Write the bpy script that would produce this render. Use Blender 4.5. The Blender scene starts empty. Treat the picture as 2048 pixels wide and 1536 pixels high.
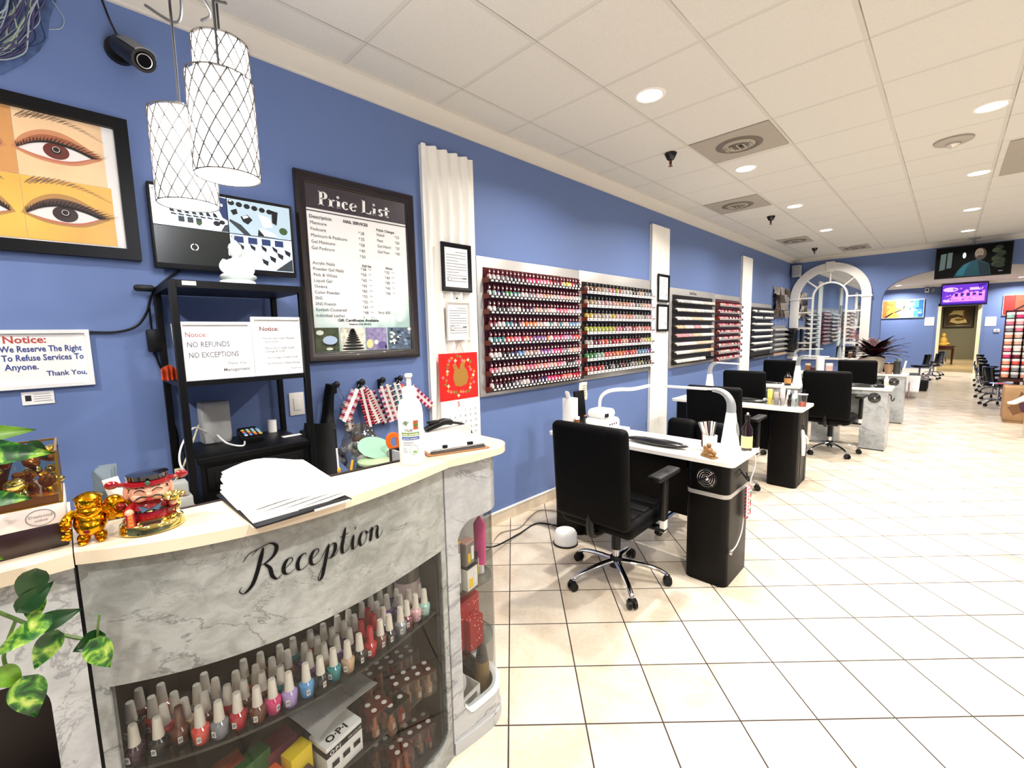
import bpy, bmesh, math, random
import numpy as np
from mathutils import Vector as V, Matrix as MX

# ------------------------------------------------------------------ camera, world, exposure
S = bpy.context.scene
COL = S.collection
random.seed(11)
PI = math.pi
R = math.radians
CAM = V((2.525, 0.0, 1.53))
F_PX, YAW, PITCH, ROLL = 883.17, 0.7796, 0.1126, -0.0216
fw = V((-math.sin(YAW)*math.cos(PITCH), math.cos(YAW)*math.cos(PITCH), -math.sin(PITCH)))
rt0 = V((math.cos(YAW), math.sin(YAW), 0))
up0 = rt0.cross(fw)
rt = math.cos(ROLL)*rt0 + math.sin(ROLL)*up0
up = -math.sin(ROLL)*rt0 + math.cos(ROLL)*up0
cd = bpy.data.cameras.new('camera')
cam = bpy.data.objects.new('camera', cd)
COL.objects.link(cam)
cd.sensor_width = 36.0
cd.lens = F_PX/2048*36.0
cd.clip_start = 0.05
cam.matrix_world = MX(((rt.x, up.x, -fw.x, CAM.x), (rt.y, up.y, -fw.y, CAM.y), (rt.z, up.z, -fw.z, CAM.z), (0, 0, 0, 1)))
S.camera = cam
W = bpy.data.worlds.new('world')
S.world = W
W.use_nodes = True
W.node_tree.nodes['Background'].inputs[0].default_value = (0.75, 0.87, 1.0, 1)
W.node_tree.nodes['Background'].inputs[1].default_value = 2.0
S.view_settings.view_transform = 'Standard'
S.view_settings.look = 'None'
S.view_settings.exposure = 0.0
S.view_settings.gamma = 1.0
S.view_settings.use_curve_mapping = False
LAMP_W = 40.0          # each ceiling downlight
CEIL = 2.99

# ------------------------------------------------------------------ materials
def lin(h):
    h = h.lstrip('#')
    o = []
    for i in (0, 2, 4):
        u = int(h[i:i+2], 16)/255
        o.append(u/12.92 if u <= .04045 else ((u+.055)/1.055)**2.4)
    return (*o, 1)
MATS = {}
def mat(name, col='#808080', rough=.5, metal=0., emit=None, estr=0., spec=.5, alpha=1., coat=0., var=0., vscale=8., bump=0., bscale=60., trans=0.):
    if name in MATS: return MATS[name]
    m = bpy.data.materials.new(name); m.use_nodes = True
    nt = m.node_tree; b = nt.nodes['Principled BSDF']
    b.inputs['Base Color'].default_value = lin(col)
    b.inputs['Roughness'].default_value = rough
    b.inputs['Metallic'].default_value = metal
    b.inputs['Specular IOR Level'].default_value = spec
    b.inputs['Alpha'].default_value = alpha
    b.inputs['Coat Weight'].default_value = coat
    b.inputs['Transmission Weight'].default_value = trans
    if emit:
        b.inputs['Emission Color'].default_value = lin(emit); b.inputs['Emission Strength'].default_value = estr
    if var or bump:
        tc = nt.nodes.new('ShaderNodeTexCoord'); 
        if var:
            n = nt.nodes.new('ShaderNodeTexNoise'); n.inputs['Scale'].default_value = vscale; n.inputs['Detail'].default_value = 4
            nt.links.new(tc.outputs['Object'], n.inputs['Vector'])
            h = nt.nodes.new('ShaderNodeHueSaturation'); h.inputs['Color'].default_value = lin(col)
            mr = nt.nodes.new('ShaderNodeMapRange'); mr.inputs[1].default_value = .3; mr.inputs[2].default_value = .7; mr.inputs[3].default_value = 1-var; mr.inputs[4].default_value = 1+var
            nt.links.new(n.outputs['Fac'], mr.inputs[0]); nt.links.new(mr.outputs[0], h.inputs['Value']); nt.links.new(h.outputs[0], b.inputs['Base Color'])
        if bump:
            n2 = nt.nodes.new('ShaderNodeTexNoise'); n2.inputs['Scale'].default_value = bscale; n2.inputs['Detail'].default_value = 3
            nt.links.new(tc.outputs['Object'], n2.inputs['Vector'])
            bp = nt.nodes.new('ShaderNodeBump'); bp.inputs['Strength'].default_value = bump; bp.inputs['Distance'].default_value = .01
            nt.links.new(n2.outputs['Fac'], bp.inputs['Height']); nt.links.new(bp.outputs[0], b.inputs['Normal'])
    MATS[name] = m
    return m
def glassmat(name, col='#ffffff', refl=.08, tint=1.0):
    m = bpy.data.materials.new(name); m.use_nodes = True
    nt = m.node_tree; nt.nodes.clear()
    o = nt.nodes.new('ShaderNodeOutputMaterial'); t = nt.nodes.new('ShaderNodeBsdfTransparent'); g = nt.nodes.new('ShaderNodeBsdfGlossy')
    c = lin(col); t.inputs[0].default_value = (c[0]*tint, c[1]*tint, c[2]*tint, 1); g.inputs['Roughness'].default_value = .03
    lw = nt.nodes.new('ShaderNodeFresnel'); lw.inputs['IOR'].default_value = 1.45
    ad = nt.nodes.new('ShaderNodeMath'); ad.operation = 'MULTIPLY_ADD'; ad.inputs[1].default_value = .62; ad.inputs[2].default_value = refl-.045
    mx = nt.nodes.new('ShaderNodeMixShader')
    nt.links.new(lw.outputs[0], ad.inputs[0]); nt.links.new(ad.outputs[0], mx.inputs[0]); nt.links.new(t.outputs[0], mx.inputs[1]); nt.links.new(g.outputs[0], mx.inputs[2]); nt.links.new(mx.outputs[0], o.inputs[0])
    MATS[name] = m
    return m
def nodes(m):
    nt = m.node_tree
    def N(t, **k):
        n = nt.nodes.new('ShaderNode'+t)
        for a, b in k.items():
            if a.startswith('i'): n.inputs[int(a[1:])].default_value = b
            else: setattr(n, a, b)
        return n
    def L(a, b): nt.links.new(a, b)
    def math_(op, a, b=None, c=None):
        n = N('Math', operation=op)
        for i, x in enumerate((a, b, c)):
            if x is None: continue
            if isinstance(x, (int, float)): n.inputs[i].default_value = x
            else: L(x, n.inputs[i])
        return n.outputs[0]
    return nt, N, L, math_
def ramp(N, stops):
    r = N('ValToRGB'); e = r.color_ramp.elements
    while len(e) < len(stops): e.new(.5)
    for i, (p, c) in enumerate(stops): e[i].position = p; e[i].color = lin(c) if isinstance(c, str) else c
    return r

def marble(name, base='#c9c9c5', cloud='#aeb0ae', vein='#6d7172', sc=2.2, rough=.22, seed=0.):
    m = mat(name, base, rough); nt, N, L, X = nodes(m); b = nt.nodes['Principled BSDF']
    tc = N('TexCoord'); mp = N('Mapping'); mp.inputs['Location'].default_value = (seed, seed*.7, seed*.3); mp.inputs['Rotation'].default_value = (.75, .1, .3); mp.inputs['Scale'].default_value = (1, .62, 1)
    L(tc.outputs['Object'], mp.inputs[0])
    a = N('TexNoise'); a.inputs['Scale'].default_value = sc*1.3; a.inputs['Detail'].default_value = 9; a.inputs['Distortion'].default_value = 1.2; a.inputs['Roughness'].default_value = .62
    b2 = N('TexNoise'); b2.inputs['Scale'].default_value = sc*.8; b2.inputs['Detail'].default_value = 6; b2.inputs['Distortion'].default_value = .8
    c2 = N('TexNoise'); c2.inputs['Scale'].default_value = sc*.9; c2.inputs['Detail'].default_value = 2
    for n in (a, b2, c2): L(mp.outputs[0], n.inputs['Vector'])
    d = X('ABSOLUTE', X('SUBTRACT', a.outputs['Fac'], .5))
    th = X('MULTIPLY', X('MAXIMUM', X('SUBTRACT', c2.outputs['Fac'], .40), 0.03), .13)
    vm = X('SUBTRACT', 1.0, X('DIVIDE', d, th)); vm = X('MULTIPLY', X('MAXIMUM', vm, 0.0), .62)
    f3 = N('TexNoise'); f3.inputs['Scale'].default_value = sc*9; f3.inputs['Detail'].default_value = 7; f3.inputs['Roughness'].default_value = .7; f3.inputs['Distortion'].default_value = .5; L(mp.outputs[0], f3.inputs['Vector'])
    r1 = ramp(N, [(.41, cloud), (.57, base)]); L(X('ADD', X('MULTIPLY', b2.outputs['Fac'], .55), X('MULTIPLY', f3.outputs['Fac'], .45)), r1.inputs[0])
    mx = N('Mix', data_type='RGBA'); L(vm, mx.inputs[0]); L(r1.outputs[0], mx.inputs[6]); mx.inputs[7].default_value = lin(vein)
    L(mx.outputs[2], b.inputs['Base Color'])
    return m

# ------------------------------------------------------------------ mesh builder
class MB:
    def __init__(s, root=None):
        s.v = []; s.f = []; s.fm = []; s.mats = []; s.cur = 0; s.root = root
        s.T = root.matrix_world.inverted() if root is not None else MX()
        s.X = MX()                     # extra frame
    def m(s, mt):
        if mt not in s.mats: s.mats.append(mt)
        s.cur = s.mats.index(mt); return s
    def add(s, vs, fs):
        T = s.T @ s.X; o = len(s.v)
        s.v += [T @ V(p) for p in vs]
        s.f += [[i+o for i in f] for f in fs]; s.fm += [s.cur]*len(fs)
        return s
    def box(s, c, d, r=0., rz=0., rot=None, seg=2):
        hx, hy, hz = d[0]/2, d[1]/2, d[2]/2
        A = MX.Translation(V(c)) @ (rot if rot is not None else MX.Rotation(rz, 4, 'Z'))
        if r <= 0:
            vs = [A @ V((x*hx, y*hy, z*hz)) for x in (-1, 1) for y in (-1, 1) for z in (-1, 1)]
            return s.add(vs, [(0, 1, 3, 2), (4, 6, 7, 5), (0, 4, 5, 1), (2, 3, 7, 6), (0, 2, 6, 4), (1, 5, 7, 3)])
        bm = bmesh.new(); bmesh.ops.create_cube(bm, size=1.0)
        for v in bm.verts: v.co = V((v.co.x*d[0], v.co.y*d[1], v.co.z*d[2]))
        bmesh.ops.bevel(bm, geom=list(bm.edges), offset=min(r, hx*.98, hy*.98, hz*.98), segments=seg, profile=.5, affect='EDGES')
        bm.verts.index_update()
        s.add([A @ v.co for v in bm.verts], [[v.index for v in f.verts] for f in bm.faces]); bm.free()
        return s
    def span(s, x0, x1, y0, y1, z0, z1, r=0.):
        return s.box(((x0+x1)/2, (y0+y1)/2, (z0+z1)/2), (x1-x0, y1-y0, z1-z0), r)
    def lathe(s, prof, c=(0, 0, 0), seg=16, rot=None, sx=1., sy=1.):
        A = MX.Translation(V(c)) @ (rot if rot is not None else MX())
        vs = []; fs = []
        for (r, z) in prof:
            for k in range(seg):
                a = 2*PI*k/seg; vs.append(A @ V((r*math.cos(a)*sx, r*math.sin(a)*sy, z)))
        for i in range(len(prof)-1):
            for k in range(seg):
                a, b = i*seg+k, i*seg+(k+1) % seg
                fs.append((a, b, b+seg, a+seg))
        shut = tuple(prof[0]) != tuple(prof[-1])
        if shut and prof[0][0] > 1e-5: fs.append(list(range(seg))[::-1])
        if shut and prof[-1][0] > 1e-5: fs.append([len(vs)-seg+k for k in range(seg)])
        return s.add(vs, fs)
    def cyl(s, p, q, r0, r1=None, seg=12):
        p, q = V(p), V(q); d = q-p
        return s.lathe([(r0, 0), (r0 if r1 is None else r1, d.length)], p, seg, d.to_track_quat('Z', 'Y').to_matrix().to_4x4())
    def ell(s, c, rad, seg=14, rings=8, rot=None):
        A = MX.Translation(V(c)) @ (rot if rot is not None else MX()); vs = [A @ V((0, 0, -rad[2]))]; fs = []
        for i in range(1, rings):
            t = -PI/2+PI*i/rings
            for k in range(seg):
                a = 2*PI*k/seg; vs.append(A @ V((rad[0]*math.cos(t)*math.cos(a), rad[1]*math.cos(t)*math.sin(a), rad[2]*math.sin(t))))
        vs.append(A @ V((0, 0, rad[2]))); n = len(vs)-1
        for k in range(seg): fs.append((0, 1+(k+1) % seg, 1+k)); fs.append((n, n-seg+k, n-seg+(k+1) % seg))
        for i in range(rings-2):
            for k in range(seg):
                a, b = 1+i*seg+k, 1+i*seg+(k+1) % seg; fs.append((a, b, b+seg, a+seg))
        return s.add(vs, fs)
    def tube(s, pts, r, seg=8, smooth=0, flat=1.):
        P = [V(p) for p in pts]
        if smooth: P, rr = catmull(P, smooth, r if isinstance(r, (list, tuple)) else None); r = rr if rr else r
        rs = r if isinstance(r, (list, tuple)) else [r]*len(P)
        vs = []; fs = []; n0 = None
        for i, p in enumerate(P):
            d = (P[min(i+1, len(P)-1)]-P[max(i-1, 0)]).normalized()
            if n0 is None:
                n0 = d.orthogonal().normalized() if abs(d.z) > .9 else d.cross(V((0, 0, 1))).normalized()
            n0 = (n0-d*n0.dot(d)).normalized(); b = d.cross(n0)
            for k in range(seg):
                a = 2*PI*k/seg; vs.append(p+rs[i]*(math.cos(a)*n0+math.sin(a)*flat*b))
        for i in range(len(P)-1):
            for k in range(seg):
                a, b = i*seg+k, i*seg+(k+1) % seg; fs.append((a, b, b+seg, a+seg))
        fs.append(list(range(seg))[::-1]); fs.append([len(vs)-seg+k for k in range(seg)])
        return s.add(vs, fs)
    def prism(s, outline, h0, h1, A=None, top_scale=1.):
        A = A if A is not None else MX(); n = len(outline)
        vs = [A @ V((x, y, h0)) for x, y in outline]+[A @ V((x*top_scale, y*top_scale, h1)) for x, y in outline]
        fs = [list(range(n))[::-1], list(range(n, 2*n))]+[(i, (i+1) % n, n+(i+1) % n, n+i) for i in range(n)]
        return s.add(vs, fs)
    def grid(s, f, nu, nv, thick=0.):
        vs = [V(f(i/nu, j/nv)) for i in range(nu+1) for j in range(nv+1)]
        fs = [(i*(nv+1)+j, (i+1)*(nv+1)+j, (i+1)*(nv+1)+j+1, i*(nv+1)+j+1) for i in range(nu) for j in range(nv)]
        if thick:
            nn = [V() for _ in vs]
            for q in fs:
                n = (vs[q[2]]-vs[q[0]]).cross(vs[q[3]]-vs[q[1]])
                for k in q: nn[k] += n
            m = len(vs); vs = vs+[v-n.normalized()*thick for v, n in zip(vs, nn)]
            back = [[k+m for k in q][::-1] for q in fs]
            rim = [i*(nv+1) for i in range(nu+1)]+[nu*(nv+1)+j for j in range(1, nv+1)]+[i*(nv+1)+nv for i in range(nu-1, -1, -1)]+[j for j in range(nv-1, 0, -1)]
            fs = fs+back+[(rim[(k+1) % len(rim)], rim[k], rim[k]+m, rim[(k+1) % len(rim)]+m) for k in range(len(rim))]
        return s.add(vs, fs)
    def text(s, body, size, A, align='LEFT', bold=0., wide=1., ital=0., res=2, fit=None):
        c = bpy.data.curves.new('t', 'FONT'); c.body = body; c.size = size; c.align_x = align; c.offset = bold*size; c.shear = ital; c.resolution_u = res
        o = bpy.data.objects.new('t', c); me = bpy.data.meshes.new_from_object(o)
        if fit and len(me.vertices): wide = fit/(max(v.co.x for v in me.vertices)-min(v.co.x for v in me.vertices))
        s.add([A @ V((v.co.x*wide, v.co.y, 0)) for v in me.vertices], [list(p.vertices) for p in me.polygons])
        bpy.data.objects.remove(o); bpy.data.curves.remove(c); bpy.data.meshes.remove(me)
        return s
    def build(s, name, mt=None, parent=None, ang=40):
        me = bpy.data.meshes.new(name)
        me.from_pydata([tuple(v) for v in s.v], [], s.f)
        if mt is not None and not s.mats: s.mats = [mt]
        for q in s.mats: me.materials.append(q)
        me.polygons.foreach_set('material_index', s.fm)
        me.shade_smooth(); me.set_sharp_from_angle(angle=R(ang))
        o = bpy.data.objects.new(name, me); COL.objects.link(o)
        if parent is None: parent = s.root
        if parent is not None: o.parent = parent
        me.validate()
        return o
def catmull(P, n, rs=None):
    out = []; ro = []
    for i in range(len(P)-1):
        a, b, c, d = P[max(i-1, 0)], P[i], P[i+1], P[min(i+2, len(P)-1)]
        for k in range(n):
            t = k/n
            out.append(.5*((2*b)+(c-a)*t+(2*a-5*b+4*c-d)*t*t+(3*b-3*c+d-a)*t**3))
            if rs: ro.append(rs[i]+(rs[i+1]-rs[i])*t)
    out.append(P[-1].copy()); 
    if rs: ro.append(rs[-1])
    return out, ro
def thing(name, label, cat, loc=(0, 0, 0), rz=0., group=None):
    o = bpy.data.objects.new(name, None); COL.objects.link(o)
    o.location = loc; o.rotation_euler = (0, 0, rz); o.empty_display_size = .05
    o.matrix_world = MX.Translation(V(loc)) @ MX.Rotation(rz, 4, 'Z')
    o['label'] = label; o['category'] = cat
    if group: o['group'] = group
    return o
def local(root):
    """builder for a thing whose parts are given in the thing's own coordinates"""
    b = MB(root); b.T = MX(); return b
def tag(o, label, cat, group=None, kind=None):
    if label: o['label'] = label
    if cat: o['category'] = cat
    if group: o['group'] = group
    if kind: o['kind'] = kind
    return o
def struct(o): o['kind'] = 'structure'; return o
def dup(root, loc, rz=0., label=None, group=None, scale=None):
    r = root.copy(); COL.objects.link(r); r.location = loc; r.rotation_euler = (0, 0, rz)
    if scale: r.scale = scale
    if label: r['label'] = label
    if group: r['group'] = group
    for ch in list(root.children):
        c = ch.copy(); COL.objects.link(c); c.parent = r
        for g in ch.children:
            d = g.copy(); COL.objects.link(d); d.parent = c
    return r
def WL(x, y, z): # frame on the left wall (faces +x): local X -> +y, Y -> +z, Z -> +x
    return MX(((0, 0, 1, x), (1, 0, 0, y), (0, 1, 0, z), (0, 0, 0, 1)))
def WB(x, y, z): # frame on a wall facing -y
    return MX(((1, 0, 0, x), (0, 0, -1, y), (0, 1, 0, z), (0, 0, 0, 1)))
def rect(x0, x1, y0, y1): return [(x0, y0), (x1, y0), (x1, y1), (x0, y1)]
def circle(cx, cy, rx, ry, n=24, a0=0., a1=2*PI):
    full = abs(a1-a0-2*PI) < 1e-6
    return [(cx+rx*math.cos(a0+(a1-a0)*k/(n if full else n-1)), cy+ry*math.sin(a0+(a1-a0)*k/(n if full else n-1))) for k in range(n)]
def ring(mb, x0, x1, y0, y1, prof, A):
    """mitred frame; prof = [(inset, height)...] closed loop swept round the rectangle"""
    vs = []; n = len(prof)
    for (sx, sy, bx, by) in ((1, 1, x0, y0), (-1, 1, x1, y0), (-1, -1, x1, y1), (1, -1, x0, y1)):
        for (i, h) in prof: vs.append(A @ V((bx+sx*i, by+sy*i, h)))
    fs = []
    for c in range(4):
        for k in range(n):
            a, b = c*n+k, c*n+(k+1) % n; d = ((c+1) % 4)*n
            fs.append((a, d+k, d+(k+1) % n, b))
    mb.add(vs, fs); return mb
def ribbon(mb, strokes, A, h, slant=0., thick=.16, thin=.035, fn=None, lift=.0):
    """pen strokes (polylines, letter units) drawn as flat calligraphic ribbons; downstrokes are thick"""
    for st in strokes:
        pts = [V((p[0], p[1], 0)) for p in st]
        P, _ = catmull(pts, 8) if len(pts) > 2 else (pts, None)
        n = len(P); vs = []
        for i in range(n):
            d = (P[min(i+1, n-1)]-P[max(i-1, 0)]); d = d.normalized() if d.length > 1e-9 else V((0, -1, 0))
            dn = max(0., -d.y); e = min(1., 5*min(i, n-1-i)/n+.35)
            w = (thin+(thick-thin)*dn**1.6)*e*.5
            nrm = V((-d.y, d.x, 0))
            for sg in (-1, 1):
                q = P[i]+nrm*w*sg; q = V((q.x+q.y*slant, q.y, 0))*h
                vs.append(fn(q) if fn else A @ q)
        mb.add(vs, [(2*i, 2*i+1, 2*i+3, 2*i+2) for i in range(n-1)])
    return mb
# ------------------------------------------------------------------ setting
white = mat('white_paint', '#e9e6df', .45)
blue = mat('blue_wall', '#647aab', .6, bump=.05, bscale=220)
trimw = mat('trim_white', '#dcd7ca', .4)
black = mat('black_satin', '#050506', .45, spec=.22)
blackp = mat('black_plastic', '#070708', .45, spec=.35)
leather = mat('black_leather', '#040405', .55, bump=.12, bscale=140, spec=.1)
chrome = mat('chrome', '#d8d8d8', .08, 1.)
silver = mat('brushed_silver', '#b9b7b4', .38, .55)
gold = mat('gold', '#e0a018', .16, 1., var=.15, vscale=40)
brass = mat('pale_gold', '#e8d27a', .1, 1.)
paper = mat('paper', '#f4f3ee', .7)
whitep = mat('white_plastic', '#eeeeec', .3)
greyp = mat('grey_plastic', '#8d8f90', .4)
ink = mat('black_ink', '#17161a', .6)
grey_ink = mat('grey_ink', '#77757a', .6)
blue_ink = mat('blue_ink', '#2c3f86', .6)
red_ink = mat('red_ink', '#b8473f', .6)
clear = glassmat('clear_acrylic', '#f4f6f6', .05)
glassy = glassmat('clear_glass', '#eef3f0', .05)
SKIN = mat('skin_print', '#f0b48c', .5)

def floor_mat():
    m = mat('floor_tile', '#e6d8c0', .28); nt, N, L, X = nodes(m); b = nt.nodes['Principled BSDF']
    tc = N('TexCoord'); sp = N('SeparateXYZ'); L(tc.outputs['Object'], sp.inputs[0])
    s, a = 0.30396, 0.7769
    ox, oy = -5.3697*.212+2.525, 5.1477*.212
    dx, dy = X('SUBTRACT', sp.outputs[0], ox), X('SUBTRACT', sp.outputs[1], oy)
    u = X('DIVIDE', X('ADD', X('MULTIPLY', dx, math.cos(a)), X('MULTIPLY', dy, math.sin(a))), s)
    v = X('DIVIDE', X('SUBTRACT', X('MULTIPLY', dy, math.cos(a)), X('MULTIPLY', dx, math.sin(a))), s)
    def edge(t):
        f = X('FRACT', t); return X('MINIMUM', f, X('SUBTRACT', 1.0, f))
    e = X('MINIMUM', edge(u), edge(v))
    g = N('MapRange'); g.inputs[1].default_value = .0085; g.inputs[2].default_value = .0125; L(e, g.inputs[0])
    cb = N('CombineXYZ'); L(X('FLOOR', u), cb.inputs[0]); L(X('FLOOR', v), cb.inputs[1])
    wn = N('TexWhiteNoise'); wn.noise_dimensions = '2D'; L(cb.outputs[0], wn.inputs['Vector'])
    n1 = N('TexNoise'); n1.inputs['Scale'].default_value = 3.2; n1.inputs['Detail'].default_value = 5; n1.inputs['Distortion'].default_value = .6
    ad = N('VectorMath', operation='MULTIPLY_ADD'); L(wn.outputs['Color'], ad.inputs[0]); ad.inputs[1].default_value = (9, 9, 9); L(tc.outputs['Object'], ad.inputs[2]); L(ad.outputs[0], n1.inputs['Vector'])
    n2 = N('TexNoise'); n2.inputs['Scale'].default_value = 45; n2.inputs['Detail'].default_value = 4; L(tc.outputs['Object'], n2.inputs['Vector'])
    r = ramp(N, [(.28, '#c2ad94'), (.45, '#d5c6b0'), (.62, '#e0d6c4')]); L(X('ADD', X('MULTIPLY', n1.outputs['Fac'], .75), X('MULTIPLY', n2.outputs['Fac'], .25)), r.inputs[0])
    mx = N('Mix', data_type='RGBA'); L(g.outputs[0], mx.inputs[0]); mx.inputs[6].default_value = lin('#35271f'); L(r.outputs[0], mx.inputs[7]); L(mx.outputs[2], b.inputs['Base Color'])
    rr = N('MapRange'); rr.inputs[3].default_value = .8; rr.inputs[4].default_value = .24; L(g.outputs[0], rr.inputs[0]); L(rr.outputs[0], b.inputs['Roughness'])
    bp = N('Bump'); bp.inputs['Strength'].default_value = .25; bp.inputs['Distance'].default_value = .004; L(X('ADD', g.outputs[0], X('MULTIPLY', n2.outputs['Fac'], .12)), bp.inputs['Height']); L(bp.outputs[0], b.inputs['Normal'])
    return m
def ceil_mat():
    m = mat('ceiling_tile', '#c9c6bc', .75); nt, N, L, X = nodes(m); b = nt.nodes['Principled BSDF']
    tc = N('TexCoord'); sp = N('SeparateXYZ'); L(tc.outputs['Object'], sp.inputs[0])
    def dist(o, p0, st):
        f = X('FRACT', X('ADD', X('DIVIDE', X('SUBTRACT', o, p0), st), 100.5)); return X('MULTIPLY', X('SUBTRACT', f, .5), st)   # signed distance to nearest line
    dx, dy = dist(sp.outputs[0], .347, .5934), dist(sp.outputs[1], 1.203, .6096)
    n = N('TexNoise'); n.inputs['Scale'].default_value = 2.5; L(tc.outputs['Object'], n.inputs['Vector'])
    def line(d, c, w): return X('LESS_THAN', X('ABSOLUTE', X('SUBTRACT', d, c)), w)
    gx = line(dx, .012, .0028); gy = X('MULTIPLY', line(dy, .012, .0022), .6)  # dark line along one bar edge: gap and its shadow put into the colour
    gm = X('MULTIPLY', X('MAXIMUM', gx, gy), X('MULTIPLY_ADD', n.outputs['Fac'], 1.4, -.2))
    bar = X('MAXIMUM', line(dx, 0, .012), line(dy, 0, .012))
    n2 = N('TexNoise'); n2.inputs['Scale'].default_value = 160; n2.inputs['Detail'].default_value = 2; L(tc.outputs['Object'], n2.inputs['Vector'])
    r = ramp(N, [(.3, '#cfcdc6'), (.7, '#d7d5ce')]); L(n2.outputs['Fac'], r.inputs[0])
    m1 = N('Mix', data_type='RGBA'); L(bar, m1.inputs[0]); L(r.outputs[0], m1.inputs[6]); m1.inputs[7].default_value = lin('#cac8c0')
    m2 = N('Mix', data_type='RGBA'); L(gm, m2.inputs[0]); L(m1.outputs[2], m2.inputs[6]); m2.inputs[7].default_value = lin('#5e574c'); L(m2.outputs[2], b.inputs['Base Color'])
    bp = N('Bump'); bp.inputs['Strength'].default_value = .15; bp.inputs['Distance'].default_value = .003; L(n2.outputs['Fac'], bp.inputs['Height']); L(bp.outputs[0], b.inputs['Normal'])
    return m
FLOOR, CEILM = floor_mat(), ceil_mat()
struct(MB().span(-.3, 6.4, -3.4, 28.1, -.1, 0).build('floor', FLOOR))
struct(MB().span(-.2, 6.4, -3.4, 11.4, CEIL, CEIL+.1).build('ceiling', CEILM))
struct(MB().span(-.2, 6.4, 11.4, 20.2, 2.83, 2.93).build('ceiling', mat('far_ceiling', '#cfcabf', .8)))
struct(MB().span(2.0, 3.6, 20.2, 28.1, 2.6, 2.7).build('ceiling', mat('hall_ceiling', '#d8d2c4', .8)))
struct(MB().span(-.15, 0, -3.4, 20.2, 0, CEIL).build('wall_left', blue))
struct(MB().span(6.3, 6.45, -3.4, 20.2, 0, CEIL).build('wall_right', blue))
struct(MB().span(-.15, 6.45, -3.5, -3.35, 0, CEIL).build('wall_front', blue))
arc = [(2.75-1.2*math.copysign(abs(math.cos(t))**(2/2.5), math.cos(t)), 2.0+.54*math.sin(t)**(2/2.5)) for t in [PI*k/40 for k in range(41)]]
struct(MB().prism([(0, 0), (1.55, 0)]+arc+[(3.95, 0), (6.3, 0), (6.3, CEIL), (0, CEIL)], -.15, 0, WB(0, 11.25, 0)).build('wall_back', blue))
struct(MB().prism([(0, 0), (2.3, 0), (2.3, 2.12), (3.12, 2.12), (3.12, 0), (6.3, 0), (6.3, 2.93), (0, 2.93)], -.15, 0, WB(0, 20.0, 0)).build('wall_far', blue))
hallw = mat('hall_grey', '#8d8f88', .7)
struct(MB().span(2.05, 2.15, 20.15, 28, 0, 2.6).build('wall_hall_left', hallw))
struct(MB().span(3.35, 3.45, 20.15, 28, 0, 2.6).build('wall_hall_right', hallw))
struct(MB().span(2.05, 3.45, 27.85, 28, 0, 2.6).build('wall_hall_end', hallw))
cream = mat('cream_trim', '#efe2b8', .4)
b = MB()
for (x0, x1) in ((2.22, 2.3), (3.12, 3.2)): b.span(x0, x1, 19.97, 20.17, 0, 2.2)
b.span(2.22, 3.2, 19.97, 20.17, 2.12, 2.2)
struct(b.build('door_1', cream))
# crown mouldings and baseboards
cp = [(0, CEIL), (.115, CEIL), (.115, CEIL-.014), (.1, CEIL-.02), (.088, CEIL-.032), (.05, CEIL-.048), (.03, CEIL-.062), (.014, CEIL-.066), (.012, CEIL-.078), (0, CEIL-.08)]
struct(MB().prism(cp, -11.25, 3.35, MX(((1, 0, 0, 0), (0, 0, -1, 0), (0, 1, 0, 0), (0, 0, 0, 1)))).build('trim_1', trimw))
struct(MB().prism(cp, 0, 6.3, MX(((0, 0, 1, 0), (-1, 0, 0, 11.25), (0, 1, 0, 0), (0, 0, 0, 1)))).build('trim_2', trimw))
struct(MB().prism([(0, 2.83), (.1, 2.83), (.03, 2.75), (0, 2.75)], 0, 6.3, MX(((0, 0, 1, 0), (-1, 0, 0, 20.0), (0, 1, 0, 0), (0, 0, 0, 1)))).build('trim_3', trimw))
basem = mat('base_tile', '#d9c9b2', .35, var=.12, vscale=14)
b = MB().m(basem).span(0, .012, -3.3, 11.25, 0, .088).m(white).span(0, .016, -3.3, 11.25, .088, .108, .004)
struct(b.build('baseboard_left'))
b = MB().m(basem).span(.02, 1.55, 11.238, 11.25, 0, .088).m(white).span(.02, 1.55, 11.234, 11.25, .088, .108)
struct(b.build('baseboard_back'))
struct(MB().span(0, 2.22, 19.985, 20., 0, .1).span(3.2, 6.3, 19.985, 20., 0, .1).build('baseboard_far', white))

# ------------------------------------------------------------------ ceiling fixtures
lens = mat('lamp_lens', '#fff4e0', .4, emit='#fff3e2', estr=14.)
def downlight(x, y, label, z=CEIL, w=None, col=(1, .95, .89)):
    t = thing('recessed_downlight', label, 'ceiling light', (x, y, z), 0, 'recessed ceiling downlights')
    b = local(t); b.lathe([(.074, -.001), (.077, -.006), (.092, -.006), (.098, -.001)], seg=28); b.build('trim_ring', white)
    b = local(t); b.lathe([(.0, -.004), (.074, -.003)], seg=28); b.build('lens', lens)
    ld = bpy.data.lights.new('downlight_lamp', 'AREA'); ld.shape = 'DISK'; ld.size = .12; ld.energy = LAMP_W if w is None else w; ld.color = col; ld.spread = R(150)
    lo = bpy.data.objects.new('downlight_lamp', ld); COL.objects.link(lo); lo.location = (0, 0, -.012); lo.parent = t
    return t
ORD = ['first', 'second', 'third', 'fourth', 'fifth', 'sixth', 'seventh', 'eighth', 'ninth', 'tenth', 'eleventh', 'twelfth', 'thirteenth', 'fourteenth', 'fifteenth', 'sixteenth', 'seventeenth', 'eighteenth', 'nineteenth', 'twentieth', 'twenty-first', 'twenty-second', 'twenty-third', 'twenty-fourth', 'twenty-fifth', 'twenty-sixth', 'twenty-seventh', 'twenty-eighth', 'twenty-ninth', 'thirtieth']
near = ['nearest and largest', 'second nearest', 'third nearest', 'fourth nearest', 'farthest']
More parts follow.
